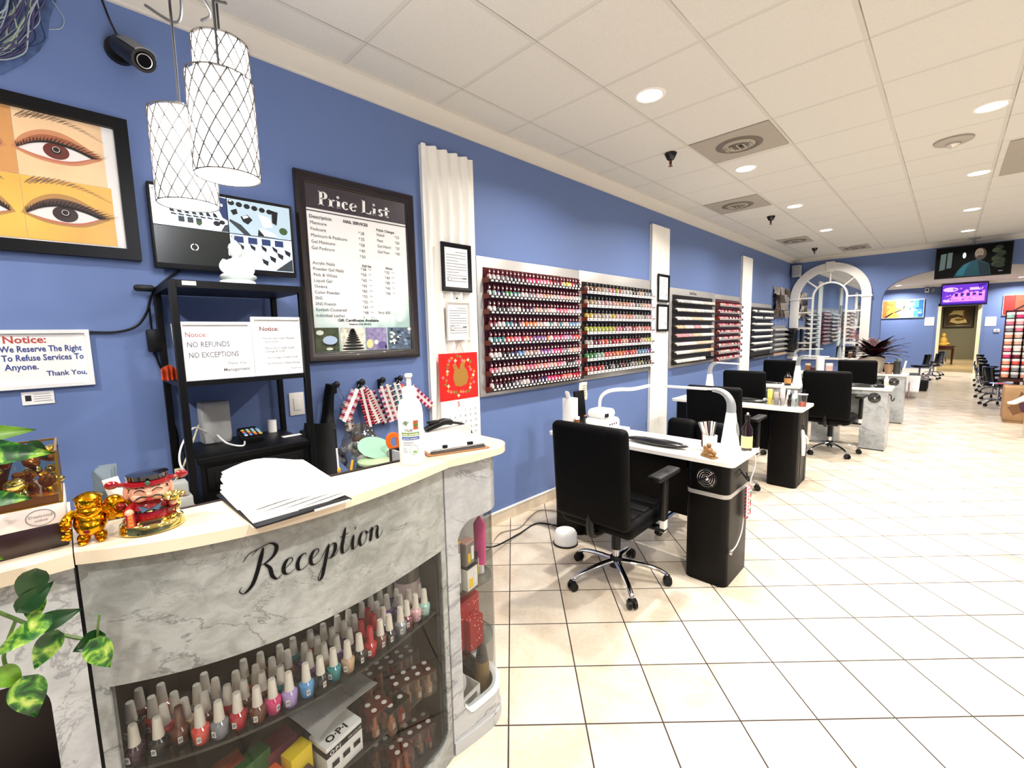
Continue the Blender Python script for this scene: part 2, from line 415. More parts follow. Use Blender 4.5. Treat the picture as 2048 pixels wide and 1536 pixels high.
for i, y in enumerate((2.716, 4.54, 6.356, 8.262, 10.3)):
    downlight(1.1, y, 'round recessed downlight, %s in the ceiling row nearer the blue wall' % near[i], w=LAMP_W*(1, 1, .85, .75, .7)[i])
for i, y in enumerate((4.56, 6.41, 8.33, 10.14)):
    downlight(2.63, y, 'round recessed downlight, %s in the ceiling row toward the right edge' % (near[:3]+['farthest'])[i], w=LAMP_W*(1, .85, .7, .65)[i])
for x, y in ((2.63, 2.72), (2.63, .9), (1.1, -1.0), (2.63, -1.0), (4.16, -1), (4.16, .9), (4.16, 2.72), (4.16, 4.56), (4.16, 6.41), (4.16, 8.33), (4.16, 10.14), (5.6, 1.8), (5.6, 5.5), (5.6, 9.2)):
    downlight(x, y, 'recessed downlight outside the picture over the customers side of the salon', w=LAMP_W*(1. if x < 3 else .5))
downlight(1.25, 19.3, 'bright downlight washing the wall over the colourful tree painting', 2.83, 70)
downlight(3.9, 19.3, 'downlight washing the far wall over the red and white painting', 2.83, 70)
for x, y in ((2.7, 13.5), (2.7, 17)): downlight(x, y, 'downlight hidden above the arch in the room beyond', 2.83, 45)
downlight(2.75, 22.5, 'warm hallway downlight beyond the far doorway', 2.6, 60, (1, .74, .36))
downlight(2.75, 26, 'second warm hallway downlight beyond the far doorway', 2.6, 45, (1, .8, .5))
ventm = mat('vent_grey', '#a39c90', .6); ventd = mat('vent_dark_grey', '#6c655b', .8)  # plain grey, and a darker grey for alternate diffuser rings
def vent(x0, x1, y0, y1, label):
    t = thing('ceiling_vent', label, 'air vent', ((x0+x1)/2, (y0+y1)/2, CEIL), 0, 'grey air vent panels in the ceiling')
    hx, hy = (x1-x0)/2-.012, (y1-y0)/2-.012
    b = local(t); b.box((0, 0, -.004), (2*hx, 2*hy, .008)); b.build('panel', ventm)
    b = local(t)
    for k, rr in enumerate((.17, .125, .08)):
        b.m(ventd if k % 2 == 0 else ventm).lathe([(rr, -.008), (rr-.035, -.02-.004*k), (rr-.05, -.012), (0, -.012)], seg=28)
    b.build('diffuser')
    b = local(t).m(ventm)
    for k in range(-2, 3): b.box((k*.045, 0, -.026), (.012, .12-.02*abs(k), .006))
    b.build('blade')
vent(.945, 1.535, 3.625, 4.21, 'largest grey square air vent beside the nearest ceiling downlight')
vent(.35, .94, 5.45, 6.06, 'grey square air vent second along the ceiling near the blue wall')
vent(.35, .8, 8.5, 9.1, 'small far grey air vent in the ceiling above the arched mirror')
vent(.95, 1.4, 10.2, 10.8, 'farthest grey air vent in the ceiling above the arched mirror')
vent(2.765, 3.36, 5.5, 6.7, 'grey air vent cut by the right edge of the picture')
for x, y, l in ((.785, 3.69, 'nearest dark sprinkler head beside the large ceiling vent'), (.762, 6.68, 'middle dark sprinkler head beyond the second ceiling vent'), (.648, 9.95, 'farthest sprinkler head above the arched mirror')):
    t = thing('sprinkler_head', l, 'sprinkler', (x, y, CEIL), 0, 'fire sprinkler heads')
    local(t).lathe([(.05, 0), (.05, -.006), (.028, -.05), (.02, -.055)], seg=18).build('cup', mat('sprinkler_cup', '#3a3836', .25, .8))
    local(t).lathe([(.011, -.05), (.011, -.085), (.006, -.09), (.006, -.1), (.017, -.1), (.017, -.104)], seg=12).build('nozzle', mat('sprinkler_brass', '#6b3a26', .3, .8))
t = thing('smoke_detector', 'round grey ceiling detector with a clear centre between the downlights', 'smoke detector', (2.451, 5.136, CEIL))
local(t).lathe([(.12, 0), (.118, -.014), (.1, -.022), (.05, -.026)], seg=28).build('base', mat('detector_grey', '#a9a298', .5))
local(t).lathe([(.045, -.024), (.045, -.04), (.025, -.055), (0, -.058)], seg=18).build('sensor', mat('detector_clear', '#cfc9c0', .1, .4))

# pendants above the counter
crystal = mat('crystal_shade', '#ffffff', .2, emit='#f4f6ff', estr=26)
wire = mat('shade_wire', '#4a443c', .5, .3)
cordm = mat('lamp_cord', '#161514', .5)
def pendant(x, y, ztop, zbot, label, zc=CEIL):
    t = thing('pendant_lamp', label, 'pendant lamp', (x, y, zc), 0, 'crystal pendant lamps over the reception counter')
    r, zt, zb = .07, ztop-zc, zbot-zc
    local(t).tube([(0, 0, 0), (.004, 0, zt*.3), (-.004, .002, zt*.7), (0, 0, zt+.02)], .0035, 6, 6).build('cord', cordm)
    local(t).lathe([(.05, 0), (.05, -.018), (.012, -.024)], seg=20).build('ceiling_cup', chrome)
    local(t).lathe([(.012, zt+.03), (.015, zt+.02), (.015, zt-.005)], seg=12).build('socket', chrome)
    sh = local(t).lathe([(.02, zt), (r*.9, zt), (r, zt-.008), (r, zb+.004), (r*.97, zb), (r*.9, zb+.01)], seg=32).build('shade', crystal)
    w = local(t); n = 14
    for sg in (-1, 1):
        for k in range(n):
            a0 = 2*PI*k/n
            w.tube([(1.02*r*math.cos(a0+sg*q*.11), 1.02*r*math.sin(a0+sg*q*.11), zt+(zb-zt)*q/16) for q in range(17)], .0021, 4)
    for zz in (zt, zb): w.tube([(1.02*r*math.cos(2*PI*k/32), 1.02*r*math.sin(2*PI*k/32), zz) for k in range(33)], .002, 4)
    w.build('lattice', wire, sh)
    return t
p1 = pendant(1.0, .285, 2.14, 1.905, 'lowest crystal cylinder pendant lamp, leftmost, in front of the security screen')
pendant(1.205, .335, 2.168, 1.938, 'middle crystal cylinder pendant lamp overlapping the higher one')
pendant(.953, .408, 2.39, 2.15, 'highest crystal cylinder pendant lamp, partly behind the middle one')
b = MB(p1)
for k in range(6):
    a = k*1.05+.3; b.tube([(1.0, .285, 2.62), (1.0+.05*math.cos(a), .285+.05*math.sin(a), 2.5), (1.0+.1*math.cos(a+.4), .285+.1*math.sin(a+.4), 2.43+.02*(k % 2)), (1.0+.13*math.cos(a+1), .285+.13*math.sin(a+1), 2.46)], .004, 6, 6)
b.build('wire_swirl', mat('swirl_grey', '#4a4843', .4, .3))
# ------------------------------------------------------------------ framed things on the left wall
PROF = lambda w, d: [(0, 0), (0, d*.7), (w*.18, d), (w*.55, d*.86), (w*.7, d*.6), (w*.86, d*.55), (w, d*.28), (w, 0)]
FLATP = lambda w, d: [(0, 0), (0, d), (w, d), (w, 0)]
def framed(name, label, cat, y0, y1, z0, z1, fwid, dep, fm, pm, x=.004, prof=PROF, group=None, back=None):
    t = thing(name, label, cat, (x, (y0+y1)/2, z0), 0, group)
    A = WL(x, 0, 0)
    ring(MB(t), y0, y1, z0, z1, prof(fwid, dep), A).build('frame', fm)
    pr = MB(t).m(pm).prism(rect(y0+fwid*.9, y1-fwid*.9, z0+fwid*.9, z1-fwid*.9), .001, dep*.24, A).build('print')
    return t, pr, (x+dep*.24+.0008)
def quad(mb, m, y0, y1, z0, z1, x): return mb.m(m).prism(rect(y0, y1, z0, z1), 0, .0006, WL(x, 0, 0))

# --- lash poster
pm = mat('lash_print', '#f7c26e', .35, var=.1, vscale=3)
t, pr, X0 = framed('lash_poster', 'large black framed poster of made-up eyes with long lashes', 'poster', -.92, .278, 1.877, 2.448, .045, .03, black, mat('poster_border', '#f2efe8', .4), prof=FLATP)
b = MB(t)
peach = mat('peach_print', '#f6cf9e', .4, var=.08, vscale=5); amber = mat('amber_print', '#f3b954', .4, var=.1, vscale=5); tan = mat('tan_print', '#d99d5c', .4, var=.1, vscale=5)
quad(b, peach, -.05, .195, 2.164, 2.402, X0); quad(b, amber, -.05, .205, 1.93, 2.163, X0); quad(b, tan, -.87, -.051, 2.164, 2.402, X0); quad(b, amber, -.87, -.051, 1.93, 2.163, X0)
lid = [mat('lid_brown', '#a9643e', .5), mat('lid_dark', '#5d4034', .5)]; scl = mat('eye_white', '#f1e8e2', .4); iris = [mat('iris_brown', '#6b3329', .3), mat('iris_dark', '#3a2a26', .3)]; lash = mat('lash_black', '#211a17', .6); brow = mat('brow_brown', '#7d6650', .7); glint = mat('eye_glint', '#fff4ec', .3)
def eye(cy, cz, k, flip=1, sc=1.):
    def A(x): return MX.Translation(V((0, cy, cz))) @ WL(x, 0, 0) @ MX.Diagonal((flip*sc, sc, 1, 1))
    def pl(m, pts, lv): b.m(m).prism(pts, 0, .0003, A(X0+.0007*lv))
    def cr(p): return [(q.x, q.y) for q in catmull([V((*q, 0)) for q in p], 6)[0]]
    up = cr([(-.1, -.014), (-.06, .012), (-.01, .024), (.05, .014), (.1, -.008)]); lo = cr([(.1, -.008), (.05, -.03), (0, -.036), (-.055, -.028), (-.1, -.014)])
    pl(mat('lid_soft%d' % k, ('#cf8d62', '#b98a4c')[k], .5), cr([(-.118, -.016), (-.085, .035), (-.03, .068), (.03, .066), (.09, .032), (.135, .0)])+cr([(.13, -.008), (.06, -.044), (0, -.05), (-.06, -.042), (-.118, -.016)]), 1)
    pl(lid[k], cr([(-.106, -.012), (-.07, .03), (-.02, .052), (.04, .046), (.09, .02), (.125, .0)])+up[::-1], 2)
    pl(mat('lower_lid', '#c9745a', .5), cr([(-.104, -.014), (-.05, -.036), (0, -.043), (.055, -.036), (.106, -.008)])+lo, 2)
    pl(scl, up+lo, 3)
    pl(iris[k], [(max(-.04, x), min(y, .022)) for x, y in circle(.002, -.004, .036, .03, 28)], 4); pl(lash, circle(.002, -.002, .014, .013), 5)
    b.m(glint)
    for q in range(20):
        a0, a1 = 2*PI*q/20, 2*PI*(q+1)/20; b.prism([(.002+r_*math.cos(a), .002+r_*math.sin(a)) for r_, a in ((.009, a0), (.0105, a0), (.0105, a1), (.009, a1))], 0, .0003, A(X0+.0042))
    pl(lash, cr([(-.1, -.014), (-.06, .016), (-.01, .03), (.05, .022), (.118, -.004)])+cr([(.1, -.008), (.05, .012), (-.01, .022), (-.06, .01), (-.1, -.014)]), 6)
    n = 44 if k == 0 else 60
    for j in range(n):
        u = j/(n-1); i_ = min(len(up)-1, int(u*(len(up)-1))); x, z = up[i_]; x += .012*u; l = (.022+.03*u)*(1 if k == 0 else 1.15)*(.85+.15*math.sin(j*2.3)); dx, dz = (-.25+1.25*u), (1.-.75*u); w_ = .0017
        b.m(lash).prism([(x-w_, z), (x+w_, z), (x+dx*l*.6+w_*.6, z+dz*l*.7), (x+dx*l, z+dz*l*.9+.004*u), (x+dx*l*.6-w_*.6, z+dz*l*.75)], 0, .0003, A(X0+.0056+.00002*j))
    for j in range(60):
        u = j/59; x = -.1+.235*u; z = .098+.02*math.sin(PI*u)-.03*u*u+.006*math.sin(j*1.7)*(1-u); l = 1.5-.9*u
        b.m(brow).prism([(x, z-.003), (x+.0025, z-.0035), (x+.02*l, z+.014*l-.012*u), (x+.017*l, z+.0135*l-.012*u)], 0, .0003, A(X0+.0009+.00001*j))
eye(.055, 2.275, 0); eye(.058, 2.04, 1); eye(-.19, 2.275, 0, -1); eye(-.19, 2.04, 1, -1)
b.build('eye_print')

# --- security screen
t = thing('security_monitor', 'wall screen split into four security camera views above the black rack', 'monitor', (0, .61, 1.86))
A = WL(.0, 0, 0)
MB(t).m(blackp).span(.004, .03, .45, .77, 1.93, 2.1).m(blackp).box((.045, .608, 2.03), (.035, .585, .362), .006).build('housing')
q = MB(t).m(mat('screen_glow', '#cfe0ee', .2, emit='#dcecf5', estr=1.0)); q.prism(rect(.325, .605, 2.036, 2.195), 0, .001, WL(.0627, 0, 0))
q.m(mat('screen_glow_dim', '#9fb2bd', .2, emit='#a9bcc6', estr=.7)).prism(rect(.609, .886, 2.036, 2.195), 0, .001, WL(.0627, 0, 0))
q.m(mat('screen_glow_blue', '#bcd0ea', .2, emit='#c8d9ee', estr=.9)).prism(rect(.609, .886, 1.873, 2.032), 0, .001, WL(.0627, 0, 0))
q.m(mat('screen_dark', '#20251f', .25)).prism(rect(.325, .605, 1.873, 2.032), 0, .001, WL(.0627, 0, 0)); sc = q.build('screen')
d = MB(t); rnd = random.Random(3)
sk = [mat('feed_black', '#101214', .5), mat('feed_grey', '#101214', .5, emit='#5c666c', estr=.4), mat('feed_blue', '#101214', .5, emit='#33549c', estr=.5), mat('feed_white', '#ffffff', .5, emit='#ffffff', estr=1.), mat('feed_green', '#101214', .5, emit='#5d8a4a', estr=.5)]
def fd(m, pts, lv=1): d.m(m).prism(pts, 0, .0004, WL(.0638+.0005*lv, 0, 0))
for k in range(7):  # feed with a row of chairs
    y = .385+.027*k; fd(sk[0], [(y, 2.118), (y+.012, 2.112), (y+.02, 2.096), (y+.002, 2.098)]); fd(sk[0], [(y+.004, 2.094), (y+.026, 2.09), (y+.024, 2.085), (y+.006, 2.086)])
fd(sk[2], [(.562, 2.195), (.605, 2.19), (.605, 2.09), (.585, 2.1), (.57, 2.14)]); fd(sk[3], [(.576, 2.165), (.59, 2.16), (.588, 2.15), (.577, 2.152)], 2)
for y in (.415, .448, .48): fd(sk[1], rect(y, y+.022, 2.058, 2.082))
fd(sk[0], circle(.56, 2.07, .014, .012, 10)); fd(sk[0], circle(.582, 2.078, .012, .01, 10)); fd(sk[1], [(.575, 2.037), (.605, 2.037), (.605, 2.072), (.592, 2.068)]); fd(sk[4], circle(.49, 2.06, .01, .01, 8), 2)
for k in range(6): fd(sk[0], circle(.625+.033*k, 2.176-.003*k, .014, .012, 9))
fd(sk[0], [(.62, 2.14), (.645, 2.152), (.65, 2.13), (.63, 2.12)]); fd(sk[0], [(.66, 2.118), (.69, 2.132), (.712, 2.11), (.69, 2.085), (.67, 2.095)]); fd(sk[3], [(.668, 2.12), (.688, 2.128), (.695, 2.12), (.674, 2.11)], 2)
fd(sk[1], [(.615, 2.1), (.66, 2.08), (.7, 2.036), (.67, 2.036), (.612, 2.09)]); fd(sk[3], [(.74, 2.14), (.79, 2.13), (.8, 2.09), (.76, 2.08)]); fd(sk[0], [(.8, 2.17), (.83, 2.165), (.82, 2.1), (.8, 2.11)]); fd(sk[4], circle(.85, 2.075, .02, .018, 12)); fd(sk[3], [(.74, 2.075), (.8, 2.06), (.82, 2.045), (.76, 2.04)], 2); fd(sk[0], [(.735, 2.07), (.76, 2.04), (.82, 2.037), (.73, 2.037)])
for k in range(4): fd(sk[2], rect(.625+.06*k, .665+.06*k, 1.995, 2.025)); fd(sk[0], [(.64+.05*k, 1.995), (.665+.05*k, 1.98), (.662+.05*k, 1.962), (.645+.05*k, 1.975)], 2)
for k in range(4): fd(sk[0], [(.74+.036*k, 1.93+.018*k), (.77+.036*k, 1.918+.018*k), (.765+.036*k, 1.895+.018*k), (.745+.036*k, 1.908+.018*k)], 2)
fd(sk[0], [(.64, 1.92), (.665, 1.89), (.66, 1.876), (.645, 1.9)], 2); fd(sk[3], rect(.68, .73, 1.9, 1.95)); fd(sk[1], [(.8, 1.876), (.884, 1.876), (.884, 1.94)], 1)
d.m(sk[3])
for a in range(14):
    if a in (3, 10): continue
    c0 = 2*PI*a/14; d.prism([(.465+.012*math.cos(c0), 1.952+.012*math.sin(c0)), (.465+.015*math.cos(c0), 1.952+.015*math.sin(c0)), (.465+.015*math.cos(c0+.45), 1.952+.015*math.sin(c0+.45)), (.465+.012*math.cos(c0+.45), 1.952+.012*math.sin(c0+.45))], 0, .0004, WL(.0641, 0, 0))
for (y, z) in ((.34, 2.182), (.622, 2.184), (.622, 2.02)): d.m(sk[0]).prism(circle(y, z, .009, .006, 10), 0, .0003, WL(.0646, 0, 0)); d.m(sk[3]).prism(circle(y, z, .006, .0035, 8), 0, .0003, WL(.065, 0, 0))
d.build('camera_feeds', parent=sc)
t = thing('monitor_cable', 'black cable with an inline power brick running from the screen down the blue wall', 'cable', (.02, .3, .8))
MB(t).tube([(.012, .086, 1.575), (.012, .17, 1.575), (.014, .235, 1.6), (.02, .275, 1.66), (.03, .3, 1.74), (.03, .35, 1.8), (.03, .42, 1.86), (.03, .47, 1.9)], .005, 8, 8).tube([(.02, .285, 1.7), (.02, .285, 1.58)], .004, 6).tube([(.02, .285, 1.49), (.02, .3, 1.42), (.02, .325, 1.34), (.02, .315, 1.2), (.02, .335, 1.1), (.02, .325, .9), (.02, .34, .75)], .0045, 8, 8).build('cord', blackp)
MB(t).box((.03, .288, 1.535), (.04, .05, .1), .008).build('power_brick', blackp)
MB(t).box((.045, .272, 1.76), (.03, .07, .028), .01).build('plug', blackp)

# --- price list
wood = mat('dark_walnut', '#1c0e08', .34, var=.4, vscale=9, coat=.15)
board = mat('price_board', '#fdfdfb', .25); nt, N, L, X = nodes(board); tc = N('TexCoord'); sp = N('SeparateXYZ'); L(tc.outputs['Object'], sp.inputs[0])
n_ = N('TexNoise'); n_.inputs['Scale'].default_value = 5; n_.inputs['Detail'].default_value = 2; L(tc.outputs['Object'], n_.inputs['Vector'])
hz = X('SUBTRACT', X('ADD', n_.outputs['Fac'], X('MULTIPLY', sp.outputs[1], .35)), X('MULTIPLY', sp.outputs[2], 1.35)); r_ = ramp(N, [(.0, '#fdfdfb'), (.16, '#d9efe8'), (.32, '#aecbc4')]); L(hz, r_.inputs[0]); L(r_.outputs[0], nt.nodes['Principled BSDF'].inputs['Base Color']); plum = mat('price_header', '#3b333c', .3)
t, pr, X0 = framed('price_list', 'tall dark wood framed price list with a plum heading, between screen and white wave panel', 'price list', .937, 1.663, 1.394, 2.42, .056, .035, wood, board)
b = MB(t)
quad(b, plum, .99, 1.61, 2.235, 2.368, X0)
quad(b, mat('white_print', '#fbfbf8', .4), .99, 1.61, 2.228, 2.2335, X0); quad(b, plum, .99, 1.61, 2.2185, 2.224, X0)
for (cy, cz, r_, m) in ((1.53, 1.645, .026, mat('pale_spot', '#e2f1ec', .3)), (1.47, 1.625, .018, mat('pale_spot2', '#d8ece6', .3))): b.m(m).prism(circle(cy, cz, r_, r_*.85), 0, .0003, WL(X0+.0001, 0, 0))
# photograph strip
for k, (y0, y1, c1) in enumerate(((.988, 1.128, '#4b5236'), (1.137, 1.288, '#e8e2cf'), (1.296, 1.432, '#9a8fb8'), (1.442, 1.61, '#5a6a7c'))):
    quad(b, mat('strip_%d' % k, c1, .4, var=.4, vscale=40), y0, y1, 1.452, 1.588, X0)
G = lambda m, pts, lv=1: b.m(m).prism(pts, 0, .0004, WL(X0+.0007+.0005*lv, 0, 0))
G(mat('bowl_dark', '#1a1712', .4), [(1.03, 1.515), (1.12, 1.515), (1.105, 1.485), (1.05, 1.485)]); G(mat('bath_salt', '#bcd2ee', .5), circle(1.075, 1.517, .042, .025, 16), 2); G(mat('petal_white', '#e9ecdf', .5), circle(1.02, 1.56, .022, .014, 9)); G(mat('petal_white', '', .5), circle(1.07, 1.468, .02, .008, 9))
for (w_, z_) in ((.07, 1.464), (.065, 1.482), (.05, 1.5), (.042, 1.516), (.036, 1.53), (.03, 1.543), (.024, 1.555), (.02, 1.566), (.014, 1.575)): G(mat('stone_black', '#22211c', .4), circle(1.212, z_, w_, .0085, 14))
G(mat('candle_yellow', '#efe3a0', .5), circle(1.318, 1.49, .022, .028, 12)); G(mat('petal_white', '', .5), circle(1.36, 1.5, .014, .014, 10)); G(mat('violet_dark', '#6c5f97', .5), circle(1.4, 1.48, .03, .024, 12)); G(mat('stone_black', '', .4), circle(1.425, 1.468, .006, .014, 8))
for k in range(26): G([mat('petal_white', '', .5), mat('slate_dark', '#2b3446', .5), mat('slate_blue', '#8a9cb6', .5)][k % 3], circle(random.uniform(1.455, 1.6), random.uniform(1.462, 1.578), random.uniform(.008, .018), random.uniform(.006, .012), 7), 1+k*.1)
b.build('price_print', parent=pr)
# lettering
b = MB(t).m(mat('white_print', '', .4))
def serif_word():
    """heading drawn with pen strokes: letter units x-height 1"""
    L_ = []
    def bar(x0, x1, y): L_.append(('h', x0, x1, y))
    def stem(x, y0, y1, w=.3): L_.append(('v', x, y0, y1, w))
    return L_
Hh = .0362; zb = 2.258
def PL(x, y): return (x*Hh, y*Hh)
def stroke_poly(pts): b.prism([PL(*q) for q in pts], 0, .0006, WL(X0+.0012, 1.062, zb))
def stem(x, y0, y1, w=.47, serif=True, top=True):
    stroke_poly([(x, y0), (x+w, y0), (x+w+.08, y1), (x+.08, y1)])
    if serif: stroke_poly([(x-.2, y0), (x+w+.2, y0), (x+w+.2, y0+.1), (x-.2, y0+.1)])
    if top: stroke_poly([(x-.16+.08, y1-.1), (x+w+.08, y1-.1), (x+w+.08, y1), (x-.16+.08, y1)])
def arcs(cx, cy, rx, ry, a0, a1, w0, w1, n=18):
    o = []; i_ = []
    for k in range(n+1):
        a = R(a0+(a1-a0)*k/n); t_ = (w1+(w0-w1)*abs(math.cos(a)))*1.4; o.append((cx+rx*math.cos(a), cy+ry*math.sin(a))); i_.append((cx+(rx-t_)*math.cos(a), cy+(ry-min(t_, .14))*math.sin(a)))
    for k in range(n): stroke_poly([o[k], o[k+1], i_[k+1], i_[k]])
stem(.1, 0, 2.05); arcs(.62, 1.5, .8, .56, -90, 90, .36, .1); stroke_poly([(.3, .94), (.7, .94), (.7, 1.06), (.3, 1.06)]); stroke_poly([(.3, 1.94), (.7, 1.94), (.7, 2.06), (.3, 2.06)])
stem(1.6, 0, 1.15); arcs(2.3, .72, .4, .44, 40, 150, .3, .2)
stem(2.82, .0, 1.15, serif=False); arcs(3.32, .25, .46, .26, 180, 280, .3, .1); arcs(3.06, 1.62, .22, .22, 0, 360, .22, .22)
arcs(4.22, .58, .62, .62, 60, 320, .32, .12); arcs(4.44, .95, .18, .18, 0, 360, .18, .18)
arcs(5.5, .58, .64, .62, 40, 320, .32, .12); arcs(5.5, .78, .62, .42, -20, 90, .3, .1); stroke_poly([(5.05, .55), (6.1, .62), (6.1, .74), (5.05, .67)])
stem(7.05, 0, 2.05); stroke_poly([(7.25, 0), (8.55, 0), (8.67, .6), (8.55, .6), (8.3, .14), (7.25, .14)])
stem(8.88, 0, 1.15, serif=False); arcs(9.38, .25, .46, .26, 180, 280, .3, .1); arcs(9.12, 1.62, .22, .22, 0, 360, .22, .22)
arcs(10.32, .86, .42, .32, 20, 270, .3, .12); arcs(10.27, .3, .46, .32, -160, 90, .3, .12)
stem(11.1, .1, 1.6, serif=False, top=False); stroke_poly([(10.85, 1.02), (12.0, 1.02), (12.0, 1.16), (10.85, 1.16)]); arcs(11.62, .3, .5, .3, 180, 300, .3, .1)
b.build('heading', parent=pr)
b = MB(t).m(ink)
def ln(s, y, z, size, m=ink, al='LEFT', bold=0., wide=1.): b.m(m).text(s, size, WL(X0+.0014, y, z), al, bold, wide)
ln('Description', 1.005, 2.182, .026, ink, bold=.012); ln('NAIL SERVICES', 1.196, 2.184, .023, ink, bold=.03); ln('Polish Changes', 1.4, 2.167, .022, ink, bold=.015, wide=.92)
dg = mat('price_ink', '#3c3a40', .6)
rows = [('Manicure', '28'), ('Pedicure', '35'), ('Manicure & Pedicure', '58'), ('Gel Manicure', '40'), ('Gel Pedicure', '50')]
for k, (a, p) in enumerate(rows): ln(a, 1.007, 2.15-.0335*k, .0245, dg); ln('$', 1.285, 2.138-.0335*k, .014, dg); ln(p, 1.296, 2.13-.0335*k, .025, dg)
for k, (a, p) in enumerate((('Hand', '15'), ('Feet', '20'), ('Gel Hand', '25'), ('Gel Feet', '30'))): ln(a, 1.402, 2.139-.0335*k, .0235, dg); ln('$', 1.525, 2.147-.0335*k, .013, dg); ln(p, 1.533, 2.139-.0335*k, .0235, dg)
ln('Full Set', 1.296, 1.945, .02, ink, bold=.02); ln('Fill-Ins', 1.45, 1.945, .018, ink, bold=.02)
L2 = [('Acrylic Nails', '38', '25'), ('Powder Gel Nails', '50', '40'), ('Pink & White', '65', '45'), ('Liquid Gel', '65', '45'), ('Ombré', '65', '45'), ('Color Powder', '55', ''), ('SNS', '55', ''), ('SNS French', '65', ''), ('Eyelash Clustered', '40', ''), ('Individual Lashes', '', '')]
for k, (a, p, q_) in enumerate(L2):
    z = 1.935-.0318*k; ln(a, 1.007, z, .0245, dg); ln('$', 1.287, z-.004, .014, dg); ln(p, 1.297, z-.012, .024, dg); ln('& up', 1.335, z-.003, .01, dg)
    if q_: ln('$', 1.443, z-.01, .014, dg); ln(q_, 1.453, z-.018, .024, dg); ln('& up', 1.49, z-.009, .01, dg)
ln('Strip $20', 1.385, 1.672, .022, dg); ln('Gift Certificates Available', 1.128, 1.623, .0225, ink, bold=.025, wide=1.1); ln('Telephone: (703) 490-5555', 1.19, 1.604, .013, dg, bold=.03)
b.build('lettering', parent=pr)

# --- white wave panel with the papers hung on it
wavem = mat('plaster_white', '#fbf9f2', .5)
def wave_panel(y0, y1, z0, z1, label, amp=.018, n=5, dep=.035):
    t = thing('wave_panel', label, 'wall panel', (0, (y0+y1)/2, z0), 0, 'white wave panels on the blue wall')
    def f(u, v):
        ph = n*2*PI*(u+.06*math.sin(v*6.3+.4)*(1-.4*u)+.035*math.sin(v*12))+.5
        edge = min(1, 12*u, 12*(1-u))
        return (dep+amp*edge*math.sin(ph), y0+(y1-y0)*u, z0+(z1-z0)*v)
    MB(t).grid(f, 44, 26, .012).m(wavem).build('relief', wavem, ang=80)
    MB(t).span(.001, dep-.02, y0+.004, y1-.004, z0, z1-.004).build('backing', wavem)
    return t
wave_panel(1.735, 2.17, .1, 2.762, 'white rippled wall panel holding the red calendar')
wave_panel(4.86, 5.3, .1, 2.75, 'white tall wall panel holding two small black framed certificates', .006, 7)
wave_panel(7.99, 8.49, .1, 2.73, 'far white tall wall panel between the pink polish rack and the white jar rack', .006, 7)
def certificate(y0, y1, z0, z1, label, fm, x, fwid=.03, name='framed_certificate', group='framed papers'):
    t, pr, X0 = framed(name, label, 'certificate', y0, y1, z0, z1, fwid, .018, fm, paper, x=x)
    t['group'] = group
    b = MB(t).m(grey_ink); w = y1-y0-2*fwid
    for k in range(11):
        z = z1-fwid-.03-(z1-z0-2*fwid-.05)*k/11; a = y0+fwid+.012+(.4*w if k in (0,) else 0); e = y1-fwid-.012-(.35*w if k % 4 == 3 else 0)
        b.prism(rect(a, e, z, z+.0035), 0, .0004, WL(X0, 0, 0))
    b.m(ink).prism(rect(y1-fwid-.05, y1-fwid-.015, z0+.09, z0+.096), 0, .0004, WL(X0+.0003, 0, 0))
    for yy in (y0+fwid+.035,): b.m(grey_ink).prism(circle(yy, z0+.085, .016, .016), 0, .0004, WL(X0+.0003, 0, 0)).m(paper).prism(circle(yy, z0+.085, .012, .012), 0, .0004, WL(X0+.0008, 0, 0))
    b.build('printed_lines', parent=pr)
    return t
certificate(1.845, 2.105, 1.832, 2.158, 'black framed licence on the rippled white panel above the red calendar', black, .052)
t = certificate(1.872, 2.075, 1.495, 1.758, 'cream paper certificate in a thin white frame just above the red calendar', white, .052, .012)
MB(t).m(black).ell((.062, 1.965, 1.785), (.006, .006, .006), 8, 6).build('nail')
certificate(4.98, 5.27, 1.872, 2.198, 'upper of two black framed papers on the tall white panel', black, .044)
certificate(4.972, 5.262, 1.522, 1.846, 'lower of two black framed papers on the tall white panel', black, .044)
# calendar
redc = mat('calendar_red', '#d8180f', .4, var=.12, vscale=10)
t = thing('wall_calendar', 'red Chinese style wall calendar with a gold motif hung on the rippled white panel', 'calendar', (.055, 1.96, .8))
MB(t).m(redc).prism(rect(1.79, 2.135, 1.075, 1.405), .0, .004, WL(.056, 0, 0)).build('picture_sheet')
b = MB(t).m(mat('gold_print', '#b9863a', .4, .3))
K = WL(.0606, 1.965, 1.255)
b.prism([(x*1.0, y) for x, y in [(-.06, -.02), (-.045, .03), (-.06, .07), (-.035, .085), (-.02, .05), (0, .03), (.012, .075), (.035, .1), (.052, .085), (.045, .05), (.07, .02), (.08, -.03), (.06, -.075), (.01, -.09), (-.04, -.08)]], 0, .0006, K)
for k in range(34):
    a = 2*PI*k/34; r_ = .125+random.uniform(-.018, .02); m_ = [mat('petal_cream', '#f4e3b8', .5), mat('petal_orange', '#f0913a', .5), mat('petal_pink', '#f07f88', .5), mat('gold_print', '', .4), mat('leaf_olive', '#7c7a2c', .5)][k % 5]
    b.m(m_).prism([(r_*math.cos(a)+s_*math.cos(j*PI/4.), r_*math.sin(a)*1.02-.01+s_*math.sin(j*PI/4.)) for j, s_ in enumerate([.016, .008]*4)], 0, .0005, WL(.0611+.0002*(k % 3), 1.962, 1.25))
b.build('picture_print')
MB(t).m(paper).prism(rect(1.795, 2.13, .775, 1.074), .0, .003, WL(.056, 0, 0)).build('date_sheet')
b = MB(t).m(red_ink).text('5', .05, WL(.0594, 1.95, 1.025), 'CENTER', .02)
d_ = 1
